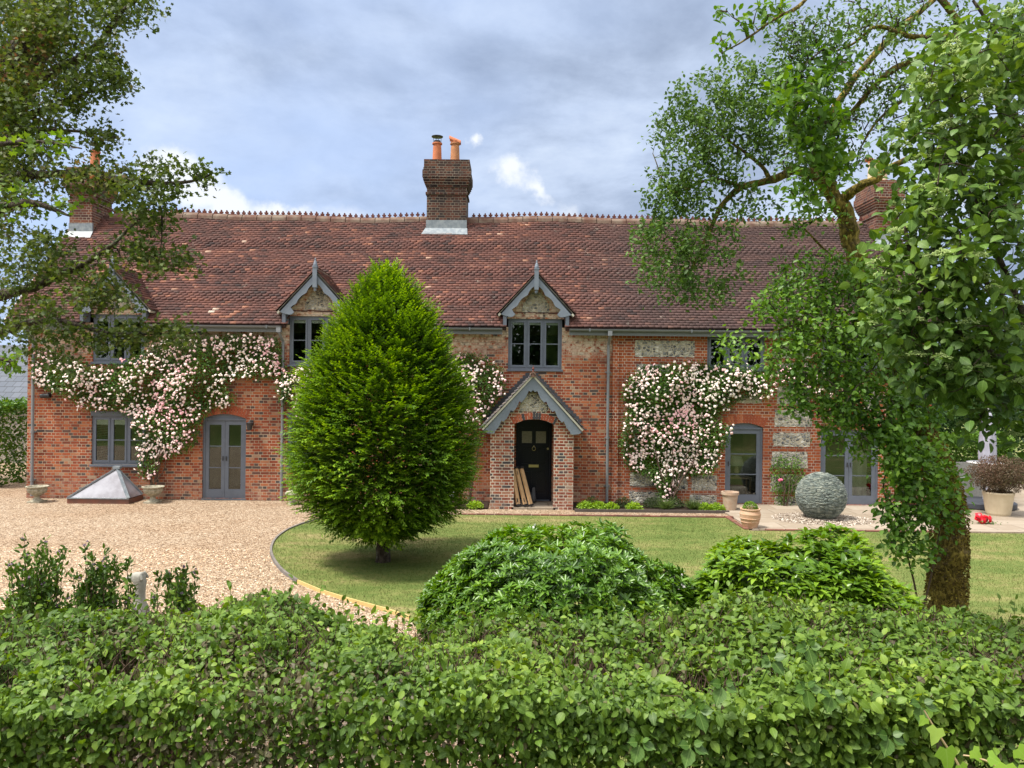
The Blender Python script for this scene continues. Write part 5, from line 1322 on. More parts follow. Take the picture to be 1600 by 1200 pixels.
# leafy middle and upper parts of the old tree, with larger fresh leaves
def extra_crown(root, starts, blobs, mat, lpc, spread, L, Wd, seed=1, twr=.008, up=.9, shape=OVAL, name='foliage'):
    T = []
    for (cx, cy, rx, ry, Y, dY, n) in blobs:
        a = RNG.random(n) * 2 * pi; r = np.sqrt(RNG.random(n)); yy = Y + RNG.uniform(-dY, dY, n) * np.sqrt(np.maximum(0, 1 - r * r * .6))
        T.append(Wn(np.stack([cx + rx * r * np.cos(a), cy + ry * r * np.sin(a)], 1), yy))
    T = np.concatenate(T); S = smooth_nodes = np.concatenate(starts); d0 = np.array([np.min(np.sum((S - t) ** 2, 1)) for t in T]); T = T[np.argsort(d0)]
    AP = np.zeros((len(S) + len(T) * 12, 3)); c = len(S); AP[:c] = S; tw = []; LP_, LD_ = [], []
    for t in T:
        i = int(np.argmin(np.sum((AP[:c] - t) ** 2, 1))); dist = float(np.linalg.norm(AP[i] - t))
        if dist < .04: continue
        k = int(min(10, max(2, dist / .12))); s = np.linspace(0, 1, k + 1)[:, None]; P = AP[i] * (1 - s) + t * s + np.sin(s * pi) * rvec(1, .1 * dist)
        P[:, 2] += (np.sin(s * pi) * .12 * dist)[:, 0]
        tw.append((P, np.linspace(min(.02, twr * (1 + dist)), .0018, k + 1))); AP[c:c + k] = P[1:]; c += k
        h = max(1, k // 3); LP_.append(P[h:]); LD_.append(np.tile(unit(P[-1] - P[0]), (len(P) - h, 1)))
    LP_ = np.concatenate(LP_); LD_ = np.concatenate(LD_); P = np.repeat(LP_, lpc, 0) + rvec(len(LP_) * lpc, spread); D0 = np.repeat(LD_, lpc, 0); n = len(P)
    Dr = D0 * .5 + rvec(n, .8) + np.array([0, -.1, -.25]); Nr = rvec(n, .55) + np.array([0, -.3, up]); Ls = L * RNG.uniform(.6, 1.25, n)
    B = Bulk(); leaves(B, P, Dr, Nr, Ls, Ls * Wd / L, shape, np.clip(RNG.beta(2.2, 2.4, n) + .2 * vnoise(P, 2.6, 4), 0, 1)); B.build(name, mat, root)
    t2 = Bulk(); t2.tubes(tw, 4); t2.build('twigs', M['bark'], root)
    return T
OT = smoothline(Wn([(1438, 670), (1412, 600), (1385, 520), (1345, 430), (1330, 370)], 9.1), 6)
OT2 = smoothline(Wn([(1385, 520), (1330, 500), (1270, 500), (1200, 520)], np.array([9.1, 8.7, 8.4, 8.2])), 6); OT3 = smoothline(Wn([(1412, 600), (1340, 590), (1280, 600), (1250, 625)], np.array([9.1, 8.8, 8.6, 8.5])), 6)
blobs = [(1290, 440, 70, 45, 8.6, .4, 80), (1345, 470, 70, 60, 8.7, .5, 90), (1250, 470, 50, 22, 8.4, .3, 34), (1215, 485, 30, 12, 8.3, .1, 14), (1300, 520, 70, 40, 8.5, .5, 80), (1235, 565, 40, 26, 8.3, .3, 34), (1165, 538, 28, 8, 8.1, .1, 6), (1156, 556, 10, 16, 8.1, .1, 5),
         (1300, 600, 60, 36, 8.5, .4, 64), (1350, 560, 60, 60, 8.7, .5, 90), (1260, 625, 34, 20, 8.4, .2, 18), (1380, 640, 70, 40, 8.8, .4, 90), (1330, 650, 50, 22, 8.6, .3, 34), (1310, 690, 20, 8, 8.6, .1, 6), (1420, 580, 60, 60, 8.9, .4, 60), (1380, 700, 40, 24, 8.7, .3, 24),
         (1290, 330, 30, 22, 8.8, .2, 12), (1250, 360, 22, 18, 8.8, .2, 8)]
extra_crown(old, [OT, OT2, OT3], [(a - 8, *r) for a, *r in blobs], M['shoot'], 8, .075, .062, .042)
OU = [smoothline(Wn([(1560, 150), (1500, 60), (1440, 90), (1380, 120), (1310, 200), (1270, 240)], 8.0), 6), smoothline(Wn([(1290, 190), (1330, 130), (1390, 60)], 8.8), 6), smoothline(Wn([(1500, 60), (1430, 58), (1370, 42), (1330, 70), (1250, 100)], 7.9), 6)]
blobs = [(1270, 60, 60, 40, 7.9, .4, 46), (1350, 30, 80, 34, 7.9, .4, 46), (1430, 30, 80, 40, 7.9, .4, 50), (1300, 150, 60, 50, 8.0, .4, 46), (1260, 110, 40, 50, 7.9, .3, 40), (1360, 110, 60, 40, 8.0, .4, 26), (1380, 180, 60, 40, 8.1, .4, 30), (1240, 60, 30, 30, 7.8, .2, 20), (1330, 250, 40, 30, 8.3, .3, 12), (1520, 60, 80, 60, 7.8, .4, 50), (1420, 130, 50, 40, 8.0, .3, 24), (1270, 250, 60, 60, 8.2, .3, 46), (1300, 230, 40, 40, 8.2, .3, 24), (1260, 180, 50, 40, 8.0, .3, 30)]
extra_crown(old, OU, blobs, M['apple'], 7, .07, .05, .033)
blobs = [(1290, 120, 50, 60, 7.4, .3, 20), (1250, 150, 40, 60, 7.4, .3, 26), (1290, 210, 50, 40, 7.4, .3, 26), (1255, 300, 30, 30, 7.6, .2, 8), (1280, 260, 40, 30, 7.6, .2, 16)]
extra_crown(old, OU, blobs, M['shoot'], 6, .07, .095, .06)
extra_crown(old, [smoothline(Wn([(1300, -40), (1250, 8), (1210, 30), (1160, 65), (1128, 82)], np.array([7.2, 7.0, 6.9, 6.9, 6.9])), 6)], [(1170, 25, 50, 16, 6.9, .15, 14), (1125, 70, 14, 16, 6.9, .1, 7), (1215, 12, 30, 14, 7, .1, 8)], M['shoot'], 4, .05, .08, .045)
# moss and small ferny tufts on the trunk
tp = smoothline(Wn([(1476, 1040), (1478, 940), (1482, 880), (1482, 800), (1468, 740), (1438, 670), (1412, 600), (1385, 520), (1345, 430)], 9.0), 30); rs_ = np.linspace(.225, .13, len(tp))
n = 16000; i = RNG.integers(0, len(tp), n); a = RNG.random(n) * 2 * pi; nn_ = np.stack([np.cos(a), np.sin(a), 0 * a], 1); P = tp[i] + nn_ * (rs_[i] * RNG.uniform(.93, 1.05, n))[:, None] + np.stack([0 * a, 0 * a, RNG.normal(0, .03, n)], 1)
M['moss'] = mat_leaf('trunk_moss', [(0, (.045, .028, .012)), (.35, (.10, .065, .022)), (.65, (.19, .145, .03)), (.88, (.32, .26, .05)), (1, (.48, .40, .13))], .9, .1, .1)
B = Bulk(); leaves(B, P, nn_ + rvec(n, .7) + [0, 0, -.4], rvec(n), RNG.uniform(.015, .035, n), .018, LANCE, RNG.random(n)); B.build('moss', M['moss'], old)

# ivy-like honeysuckle scrambling up the trunk
hs = thing('honeysuckle', 'leafy climber with round green leaves scrambling up the mossy trunk', 'climbing plant', (W(1420, 960, 8.5)[0], 8.5, 0))
HS = [Wn([(1440, 1010), (1432, 930), (1418, 870), (1400, 810), (1410, 740), (1430, 690), (1440, 650)], 8.6), Wn([(1440, 960), (1455, 900), (1470, 820), (1480, 760)], 8.65), Wn([(1400, 810), (1380, 760), (1400, 700)], 8.6)]
HS = [smoothline(h, 6) for h in HS]
t1 = Bulk(); t1.tubes([(h, np.linspace(.012, .005, len(h))) for h in HS], 6); t1.build('stem', M['stem'], hs)
blobs = [(1430, 680, 50, 34, 8.5, .3, 44), (1405, 730, 28, 34, 8.5, .25, 34), (1440, 730, 40, 36, 8.5, .3, 40), (1415, 790, 34, 30, 8.5, .25, 34), (1450, 780, 34, 34, 8.55, .25, 30), (1410, 840, 26, 26, 8.5, .2, 22), (1440, 860, 18, 20, 8.55, .2, 12), (1488, 760, 18, 30, 8.65, .1, 10), (1490, 810, 16, 30, 8.65, .1, 7), (1392, 690, 20, 20, 8.5, .2, 14), (1375, 795, 14, 8, 8.5, .1, 3), (1430, 630, 60, 24, 8.6, .3, 30)]
extra_crown(hs, HS, blobs, M['shoot'], 7, .07, .07, .052, twr=.004)

# ---------------------------------------------------------------- wayfaring shrub close on the right
vb = thing('viburnum_shrub', 'tall shrub with large soft leaves and pale flower buds close on the right', 'shrub', (3.3, 4.0, .2))
VS = [smoothline(Wn(q, 4.0), 7) for q in ([(1760, 1300), (1700, 900), (1640, 600), (1560, 400), (1500, 250), (1480, 120)], [(1800, 1300), (1780, 800), (1720, 400), (1640, 200), (1560, 60), (1520, 0)], [(1640, 600), (1560, 560), (1480, 500), (1430, 420), (1410, 330)], [(1640, 600), (1600, 520), (1540, 440), (1500, 420)])]
t1 = Bulk(); t1.tubes([(h, np.linspace(.028, .007, len(h))) for h in VS], 7); t1.build('stem', M['bark'], vb)
blobs = [(1530, 90, 70, 55, 4.0, .5, 34), (1480, 140, 55, 60, 4.1, .4, 28), (1570, 170, 60, 80, 4.0, .5, 34), (1450, 230, 40, 60, 4.1, .4, 22), (1520, 260, 70, 70, 4.0, .5, 40), (1440, 320, 50, 50, 4.1, .4, 26), (1510, 370, 80, 70, 4.0, .5, 44), (1590, 300, 40, 100, 4.0, .5, 26), (1420, 410, 55, 45, 4.1, .4, 26),
         (1450, 480, 70, 50, 4.1, .4, 38), (1530, 480, 60, 60, 4.0, .4, 30), (1400, 500, 50, 40, 4.1, .3, 20), (1480, 550, 60, 40, 4.1, .4, 26), (1590, 470, 40, 60, 4.0, .4, 16), (1560, 560, 60, 40, 4.0, .4, 22), (1520, 610, 60, 30, 4.0, .3, 16), (1610, 600, 40, 60, 4.0, .3, 12), (1555, 640, 28, 14, 4.0, .2, 4), (1590, 60, 50, 50, 4.0, .4, 20), (1450, 560, 40, 40, 4.1, .3, 16), (1400, 250, 30, 40, 4.2, .3, 8), (1385, 470, 30, 30, 4.2, .3, 8), (1540, 660, 40, 16, 4.0, .2, 5), (1450, 620, 30, 20, 4.1, .2, 7), (1590, 680, 24, 14, 4.0, .2, 3), (1420, 540, 40, 30, 4.2, .3, 10)]
T = extra_crown(vb, VS, blobs, M['viburnum'], 7, .062, .058, .040, twr=.004, shape=CURV, up=1.0)
B = Bulk(); sel = T[RNG.random(len(T)) < .38]; P = np.repeat(sel, 110, 0); rr = RNG.random(len(P)) ** .5 * .05; a = RNG.random(len(P)) * 2 * pi
P = P + np.stack([rr * np.cos(a), rr * np.sin(a), .05 - rr * .5 + RNG.normal(0, .004, len(P))], 1); Xb = np.tile([[1., 0, 0]], (len(P), 1)) * .006; Yb = np.tile([[0, 1., 0]], (len(P), 1)) * .006; Zb = np.tile([[0, 0, 1.]], (len(P), 1)) * .008
B.inst(OCT[0], OCT[1], P, Xb, Yb, Zb); o = B.build('flower_buds', M['bud'], vb)

# ---------------------------------------------------------------- clipped mixed hedge in front
HY0, HY1 = 3.35, 4.75
def hedge_top(x, y): return 1.735 + .06 * np.sin(x * 2.3 + y) + .03 * np.sin(x * 5.1 + 1) + .03 * np.sin(y * 4 + x * 1.3) + .05 * sst(x, .3, 2.2) + .08 * np.exp(-((x + 1.45) / .35) ** 2) - .10 * np.exp(-((x + .95) / .35) ** 2) - .06 * np.exp(-((x - 1.1) / .25) ** 2)
def sst(x, a, b): t = np.clip((x - a) / (b - a), 0, 1); return t * t * (3 - 2 * t)
hd = thing('mixed_hedge', 'clipped dogwood hedge running right across the foreground', 'hedge', (0, 4.0, 0))
def hedge_far(x): return HY1 + .08 * np.sin(x * 3) - .05 * np.sin(x * 7)
n = 76000; x = RNG.uniform(-4.3, 4.3, n); y = HY0 + (hedge_far(x) - HY0) * RNG.random(n); dpt = RNG.random(n) ** 1.7 * .22; z = hedge_top(x, y) - dpt
lump_ = .05 * vnoise(np.stack([x, y, 0 * x], 1), 5, 2); z = z + lump_ - .10 * np.maximum(0, 1 - (y - HY0) / .14) ** 2 - .12 * np.maximum(0, 1 - (HY1 - y) / .2) ** 2
keep = ~((vnoise(np.stack([x, y, z], 1), 7.5, 8) > .42) & (dpt < .11))
P1 = np.stack([x, y, z], 1)[keep]; n1_ = len(P1); N1 = rvec(n1_, .42) + [0, -.25, 1.0]; D1 = rvec(n1_, .8) + [0, -.25, -.15]
n = 42000; x = RNG.uniform(-4, 4, n); z = RNG.uniform(.9, 1.76, n); dp_ = RNG.random(n) ** 1.5 * .22; y = HY0 + dp_ + .07 * vnoise(np.stack([x, 0 * x, z], 1), 4, 3)
P2 = np.stack([x, y, np.minimum(z, hedge_top(x, y))], 1); n2_ = n; N2 = rvec(n, .45) + [0, -.8, .6]; D2 = rvec(n, .6) + [0, -.3, -.55]
n = 14000; x = RNG.uniform(-4.5, 4.5, n); z = RNG.uniform(.3, 1.75, n); y = hedge_far(x) - RNG.random(n) * .2; P3 = np.stack([x, y, z], 1); N3 = rvec(n, .5) + [0, .7, .6]; D3 = rvec(n, .7)
P = np.concatenate([P1, P2, P3]); Nn_ = np.concatenate([N1, N2, N3]); Dd = np.concatenate([D1, D2, D3]); n = len(P)
species = vnoise(P, .9, 6)
rnd = np.clip(RNG.beta(2.3, 2.6, n) * .86 + .16 * vnoise(P, 2.2, 5), 0, .95)
brown = (vnoise(P, 1.9, 12) + RNG.normal(0, .28, n) + .42 * np.exp(-((P[:, 0] + 1.1) / .6) ** 2 - ((P[:, 1] - 3.6) / .35) ** 2) > .80) | (RNG.random(n) < .03)
L = (.018 + .040 * RNG.beta(1.6, 2.0, n)) * np.where(RNG.random(n) < .10, 1.4, 1) * (.93 + .2 * species)
B = Bulk(); k = ~brown; leaves(B, P[k], Dd[k], Nn_[k], L[k], L[k] * RNG.uniform(.55, .75, k.sum()), CURV, rnd[k]); B.build('leaves', M['hedge'], hd)
B = Bulk(); k = brown; leaves(B, P[k], Dd[k], Nn_[k], L[k] * .85, L[k] * .5, CURV); B.build('bronzed_leaves', M['hedge_brown'], hd)
tw = []
for i in range(2600):
    x = RNG.uniform(-3.8, 3.8); y = RNG.uniform(HY0 + .3, HY1 - .05); z = float(hedge_top(x, y)); l_ = RNG.uniform(.2, .5); d = unit(np.array([RNG.normal(0, .45), RNG.normal(0, .4), 1.0]))
    e = np.array([x, y, z + RNG.uniform(-.05, .03)]); tw.append((np.stack([e - d * l_, e - d * l_ * .5 + rvec(1, .02)[0], e]), [.005, .0035, .0015]))
for i in range(1700):
    x = RNG.uniform(-3.6, 3.6); y = RNG.uniform(HY0 + .05, HY1 - .1); z = float(hedge_top(x, y)) + RNG.uniform(-.06, .02); d = unit(np.array([RNG.normal(0, .6), RNG.normal(0, .5), .9])) * RNG.uniform(.02, .07); tw.append((np.array([[x, y, z - .03], [x, y, z - .03]]) + np.stack([d * 0, d]), [.0022, .0016]))
for i in range(120):
    x = RNG.uniform(-3.4, 3.4); z = RNG.uniform(.9, 1.75); e = np.array([x, HY0 + RNG.uniform(-.02, .1), z]); d = unit(np.array([RNG.normal(0, .6), -.35, RNG.uniform(.1, 1)])); l_ = RNG.uniform(.15, .4); tw.append((np.stack([e - d * l_, e - d * l_ * .5 + rvec(1, .02)[0], e]), [.0035, .0025, .0015]))
for i in range(110):
    x = RNG.uniform(-4.4, 4.4); y = RNG.uniform(HY0 + .5, HY1 - .25); tw.append((np.array([[x, y, -.02], [x + RNG.normal(0, .05), y, .8], [x + RNG.normal(0, .1), y + RNG.normal(0, .05), 1.6]]), [.018, .013, .007]))
B = Bulk(); B.tubes(tw, 4); B.build('stems', M['stem'], hd)
# taller sprigs standing out of the hedge top
B = Bulk(); tw = []
for i in range(46):
    x = RNG.uniform(-3.4, 3.4) if i > 12 else RNG.uniform(-1.3, -.5); y = RNG.uniform(3.7, HY1 - .02); z = float(hedge_top(x, y)); h = RNG.uniform(.05, .17); top = np.array([x + RNG.normal(0, .03), y, z + h])
    tw.append((np.array([[x, y, z - .1], top]), [.003, .0012])); m_ = 8; f = np.linspace(0, 1, m_)[:, None]; Pq = np.array([[x, y, z - .05]]) * (1 - f) + top * f; leaves(B, Pq, rvec(m_, .7) + [0, 0, .3], rvec(m_, .4) + [0, -.3, 1], .042, .024, CURV, RNG.random(m_) * .4 + .4)
B.tubes(tw, 3); B.build('sprigs', M['hedge'], hd)['kind'] = 'stuff'
# bramble with large toothed leaves in the hedge
br_ = thing('bramble', 'bramble with large dark toothed leaves growing through the hedge on the right', 'bramble', (W(1300, 1090, 3.3)[0], 3.3, 0))
B = Bulk(); tw = []
SER = ([(0, 0, 0)] + [(.08 + .92 * i / 7, -(.50 * math.sin(pi * min(1, (.10 + .9 * i / 7)) ** .8) + (.04 if i % 2 else -.02)), .05) for i in range(7)] + [(1.05, 0, -.08)] + [(.08 + .92 * i / 7, (.50 * math.sin(pi * min(1, (.10 + .9 * i / 7)) ** .8) + (.04 if i % 2 else -.02)), .05) for i in range(6, -1, -1)] + [(.5, 0, -.01)],
       [(0, 1, 2, 3, 4, 16), (16, 4, 5, 6, 7, 8), (16, 8, 9, 10, 11, 12), (16, 12, 13, 14, 15, 0)])
for (px, py, Y) in [(1262, 1010, 3.5), (1300, 1085, 3.22), (1090, 1110, 3.25), (1000, 1160, 3.2), (1130, 1070, 3.3), (1080, 1165, 3.2), (1260, 1075, 3.25), (1205, 1030, 3.4), (1390, 1150, 3.2), (1440, 1100, 3.25)]:
    c = np.array(W(px, py, Y)); st = c + [RNG.normal(0, .05), .2, -.25]; tw.append((smoothline(np.stack([st, (st + c) / 2 + [0, -.05, .05], c]), 3), np.linspace(.004, .002, 7)))
    a0 = RNG.uniform(-.6, .6) - pi / 2
    for j, (da, l_) in enumerate(((0, .075), (1.5, .055), (-1.5, .055), (2.5, .04), (-2.5, .04))):
        a = a0 + da; d = np.array([[cos(a), -.35, sin(a) * .8]]); leaves(B, (c + d[0] * .012)[None], d, np.array([[.1, -.75, .75]]) + rvec(1, .15), l_ * RNG.uniform(.85, 1.15), l_ * .78, SER, RNG.random(1))
B.tubes(tw, 4); B.build('leaves', M['bramble'], br_)

# ---------------------------------------------------------------- rounded choisya bush and laurel bush
def rosette_bush(root, C, rad, hgt, n, leaf, lf, wf, k, mat, shape=LANCE, upk=.6, stem_n=60, base=.0, lump=.10, pw=9.0):
    """whorls of leaves on a dome surface with some depth"""
    a = RNG.random(n) * 2 * pi; v = RNG.random(n); z = v ** .6; rr = np.maximum(0, 1 - z ** pw) ** .5
    rr = rr * .96 + .06
    nrm_ = np.stack([np.cos(a) * rr, np.sin(a) * rr, z * .9 + .15], 1); nrm_ = unit(nrm_)
    P = np.stack([np.cos(a) * rr * rad[0], np.sin(a) * rr * rad[1], z * hgt], 1)
    P = P * (1 + .04 * np.sin(P[:, 0] * 4 + 1) + lump * vnoise(np.stack([P[:, 0], P[:, 1], P[:, 2]], 1), 3.4, 7) - RNG.random(n) ** 2 * .2)[:, None] + np.array(C) + [0, 0, base]
    B = Bulk(); ax_ = unit(nrm_ + rvec(n, .3) + [0, 0, upk]); s1 = unit(np.cross(ax_, rvec(n))); s2 = np.cross(ax_, s1)
    for j in range(k):
        ang = 2 * pi * j / k + RNG.random(n) * .5; d = s1 * np.cos(ang)[:, None] + s2 * np.sin(ang)[:, None]
        tilt = RNG.uniform(.15, .95, n)[:, None] * (1.2 if j % 2 else .5); Dr = d + ax_ * tilt; Nr = ax_ - d * .3
        L = lf * RNG.uniform(.7, 1.15, n); rnd = np.clip(RNG.beta(2.5, 2.2, n) * .9 + .15 * vnoise(P, 2.5, 3) - .08 + (.18 if j % 2 == 0 else 0), 0, 1)
        leaves(B, P, Dr, Nr, L, L * wf, shape, rnd)
    B.build('foliage', mat, root)
    tw = []
    for i in range(stem_n):
        e = P[RNG.integers(0, n)]; s = np.array(C) + [RNG.normal(0, rad[0] * .18), RNG.normal(0, rad[1] * .18), -.02]; m_ = (s + e) / 2 + [0, 0, .1]; tw.append((smoothline(np.stack([s, m_, e]), 4), np.linspace(.014, .004, 9)))
    T_ = Bulk(); T_.tubes(tw, 5); T_.build('stems', M['stem'], root)
    return P, ax_
cx = W(878, 950, 7.6)[0]
cb = thing('choisya_bush', 'rounded glossy green bush with a few white star flowers behind the hedge', 'bush', (cx, 7.6, 0))
P, A_ = rosette_bush(cb, (cx, 7.6, 0), (1.25, 1.1), 1.52, 5600, OVAL, .085, .36, 9, M['choisya'], shape=OVAL, base=.03)
i = RNG.integers(0, len(P), 46); FB = Bulk(); q = np.repeat(i, 3); Pf = P[q] + A_[q] * .06 + rvec(len(q), .03)
STAR = ([(0, 0, .05)] + [((1 if j % 2 == 0 else .42) * cos(pi * j / 5), (1 if j % 2 == 0 else .42) * sin(pi * j / 5), 0) for j in range(10)], [(0, 1 + j, 1 + (j + 1) % 10) for j in range(10)])
X, Y, Z = frames(rvec(len(q)), A_[q] + rvec(len(q), .4) + [0, -.6, 0]); FB.inst(STAR[0], STAR[1], Pf, X * .017, Y * .017, Z * .02); o = FB.build('blossom', M['petal_white'], cb)
cx = W(1248, 950, 7.7)[0]
lb = thing('laurel_bush', 'yellow green glossy leaved bush behind the hedge, left of the mossy trunk', 'bush', (cx, 7.7, 0))
rosette_bush(lb, (cx + .03, 7.7, 0), (1.18, .85), 1.46, 2400, OVAL, .13, .36, 8, M['laurel'], shape=CURV, upk=2.0, lump=.13, pw=7.0)
# young shoots left of the drive end
lg = 'leafy shoots with dark buds behind the left of the hedge'
for (nm, pxs, top, lab) in (('a', (2, 108), 838, 'dark green bush with purple buds at the left edge behind the hedge'), ('b', (112, 200), 846, 'middle dark green bush with purple buds behind the hedge'), ('c', (240, 312), 862, 'smallest dark green bush with purple buds, right of the pale statue')):
    c0, c1 = W(pxs[0], 930, 6.2), W(pxs[1], 930, 6.2); cx = (c0[0] + c1[0]) / 2; root = thing('budded_bush', lab, 'bush', (cx, 6.2, 0), lg); B = Bulk(); tw = []; FB = Bulk()
    zt = W(0, top - 4, 6.2)[2]
    for i in range(74 if nm != 'c' else 50):
        f = RNG.normal(0, .32); f = max(-1, min(1, f * 1.6)); tx = cx + f * (c1[0] - c0[0]) / 2 * 1.02; h = (zt - .0) * (1 - .22 * abs(f) ** 1.3) * RNG.uniform(.70, .96 if i > 9 else 1.08)
        e = np.array([tx + RNG.normal(0, .03), 6.2 + RNG.normal(0, .14), h]); s = np.array([cx + f * .12, 6.2 + RNG.normal(0, .05), -.02]); line = smoothline(np.stack([s, (s + e) / 2 + [f * .05, 0, 0], e]), 5); tw.append((line, np.linspace(.008, .0016, len(line))))
        m_ = 68; fr_ = (1 - RNG.random(m_) ** 1.3 * .68); Pq = np.stack([np.interp(fr_, np.linspace(0, 1, len(line)), line[:, j]) for j in range(3)], 1) + rvec(m_, .015)
        leaves(B, Pq, rvec(m_, .6) + [0, 0, .75], rvec(m_, .8) + [0, -.4, .5], RNG.uniform(.034, .06, m_), .024, OVAL, RNG.beta(2, 2.5, m_))
        if i < 22: FB.inst(OCT[0], OCT[1], e[None] + rvec(3, .008), np.array([[.012, 0, 0]] * 3), np.array([[0, .012, 0]] * 3), np.array([[0, 0, .022]] * 3))
    B.build('foliage', M['leftshrub'], root); T_ = Bulk(); T_.tubes(tw, 4); T_.build('stems', M['stem'], root); FB.build('buds', M['budm'] if 'budm' in M else M.setdefault('budm', plain('purple_bud', (.09, .055, .09), .7)), root)

# ---------------------------------------------------------------- ivy sprays in the bottom right corner
M['ivy'] = mat_leaf('lime_ivy_leaf', [(0, (.14, .27, .03)), (.6, (.26, .42, .06)), (1, (.42, .56, .14))], .45, .35, .35, vein=True)
iv = thing('ivy_spray', 'bright lime ivy shoots in the bottom right corner', 'ivy', (1.0, 1.75, 1.4))
B = Bulk(); tw = []
lines = [[(1520, 1260), (1500, 1200), (1475, 1160), (1462, 1140), (1444, 1110)], [(1640, 1260), (1560, 1200), (1530, 1185), (1505, 1180)], [(1700, 1250), (1630, 1200), (1590, 1165)], [(1640, 1260), (1580, 1215), (1560, 1190)]]
for l_ in lines: h = smoothline(Wn(l_, 1.7), 5); tw.append((h, np.linspace(.0035, .0016, len(h))))
for (px, py, Y, s, a) in [(1446, 1122, 1.7, .020, -2.3), (1464, 1138, 1.69, .034, -1.9), (1478, 1170, 1.68, .046, -1.5), (1520, 1172, 1.7, .028, -.9), (1545, 1182, 1.68, .030, -.5), (1500, 1196, 1.68, .030, -1.2), (1590, 1170, 1.66, .032, -.8), (1572, 1195, 1.66, .038, -1.6), (1600, 1195, 1.64, .034, -1.2), (1530, 1205, 1.64, .04, -1.5), (1560, 1215, 1.6, .04, -1.2), (1596, 1215, 1.6, .04, -1.9)]:
    c = np.array(W(px, py, Y)); d = np.array([[cos(a), -.15, sin(a)]]); leaves(B, c[None], d, np.array([[RNG.normal(0, .25), -1, .55 + RNG.normal(0, .2)]]), s * 1.2, s * 1.1, IVY, RNG.random(1))
B.build('leaves', M['ivy'], iv); T_ = Bulk(); T_.tubes(tw, 5); T_.build('stem', M['stem_pale'], iv)

# ---------------------------------------------------------------- bed plants
def leafball(name, label, cat, c, r, n, mat, ll, grp, sq=1.0, shape=OVAL, spiky=False):
    root_o = (c[0], c[1], c[2]); B = Bulk(); d = unit(rvec(n) * [1, 1, .8]); d[:, 2] = np.abs(d[:, 2]) * 1.0 - .1
    P = np.array(c) + d * np.array([r, r * .8, r * 1.0 * sq]) * (RNG.random(n) ** .35)[:, None]
    if spiky:
        s = np.array(c) + rvec(n, .03) * [1, 1, 0]; a = RNG.random(n) * 2 * pi; e = RNG.uniform(.35, 1.0, n); Dr = np.stack([np.cos(a) * (1 - e * .6), np.sin(a) * (1 - e * .6), e], 1); leaves(B, s, Dr, rvec(n, .3) + [0, 0, .5], r * RNG.uniform(.8, 1.5, n), .012, ([(0, -.5, 0), (.5, -.4, .0), (1, 0, -.22), (.5, .4, 0), (0, .5, 0)], [(0, 1, 2, 3, 4)]), RNG.random(n))
    else: leaves(B, P, d + rvec(n, .5), d + rvec(n, .4) + [0, 0, .6], RNG.uniform(.7, 1.3, n) * ll, ll * .6, shape, RNG.beta(2, 2, n))
    return tag(B.build(name, mat, None, origin=root_o), label, cat, grp)
for i, (px, r, lab) in enumerate([(915, .20, 'first lime green clump right of the porch in the bed'), (935, .18, 'second lime green clump from the porch in the bed'), (955, .17, 'third lime green clump, just right of the downpipe foot'), (990, .19, 'lime green clump between two dark round bushes'), (1100, .19, 'lime green clump near the right end of the bed'), (1120, .18, 'lime green clump at the right end of the bed'), (742, .17, 'lime green clump left of the porch beside the clipped tree')]):
    x, _, _ = W(px, 795, 19.0); leafball('lime_plant', lab, 'plant', (x, 19.0, .05), r * 1.05, 420, M['lime_plant'], .06, 'lime green bedding plants', .8)
for px, lab in ((975, 'dark round clipped bush nearest the downpipe'), (1020, 'dark round clipped bush left of the big rose foot'), (1053, 'dark round clipped bush at the foot of the big rose')):
    x = W(px, 790, 19.25)[0]; leafball('box_ball', lab, 'bush', (x, 19.25, .08), .25, 1500, M['box_ball'], .028, 'dark round bushes in the bed', 1.0)
for px, lab in ((1040, 'grassy tuft between dark bush and rose foot'), (1082, 'grassy tuft right of the rose foot in the bed')):
    x = W(px, 795, 19.0)[0]; leafball('grass_tuft', lab, 'plant', (x, 19.0, .04), .27, 240, M['grassy'], .03, 'strappy grass tufts in the bed', spiky=True)
x = W(925, 785, 19.5)[0]; leafball('low_herb', 'dull green herb clump by the wall right of the porch', 'plant', (x, 19.45, .05), .24, 700, M['leftshrub'], .03, None, 1.0)

# ---------------------------------------------------------------- ornaments, pots and furniture
def mat_slates():
    m, t = mat_new('stacked_slate'); r = attr(t, 'rnd'); c = t.ramp(r, [(0, (.075, .09, .085)), (.4, (.16, .195, .18)), (.75, (.25, .285, .26)), (1, (.36, .38, .33))]); c = t.mix(t.m('MULTIPLY', t.smooth(t.noise(pos(t), 7, 4), .45, .7), .3), c, (.16, .17, .11)); out_bsdf(t, c, .7, .35, t.noise(pos(t), 60, 3), .4, .005); return m
M['slates'] = mat_slates()
sx, sy, _ = G(1292, 817); sr = .56
ball = thing('slate_sphere', 'large garden sphere built from thin stacked grey green slates', 'sculpture', (sx, sy + .35, .03)); cy_ = sy + .35
B = Bulk(); rows = 64; SV = [(-.5, 0, 0), (.5, 0, 0), (.5, 1, 0), (-.5, 1, 0), (-.5, 0, 1), (.5, 0, 1), (.5, 1, 1), (-.5, 1, 1)]; SFc = [(0, 3, 2, 1), (4, 5, 6, 7), (0, 1, 5, 4), (1, 2, 6, 5), (2, 3, 7, 6), (3, 0, 4, 7)]
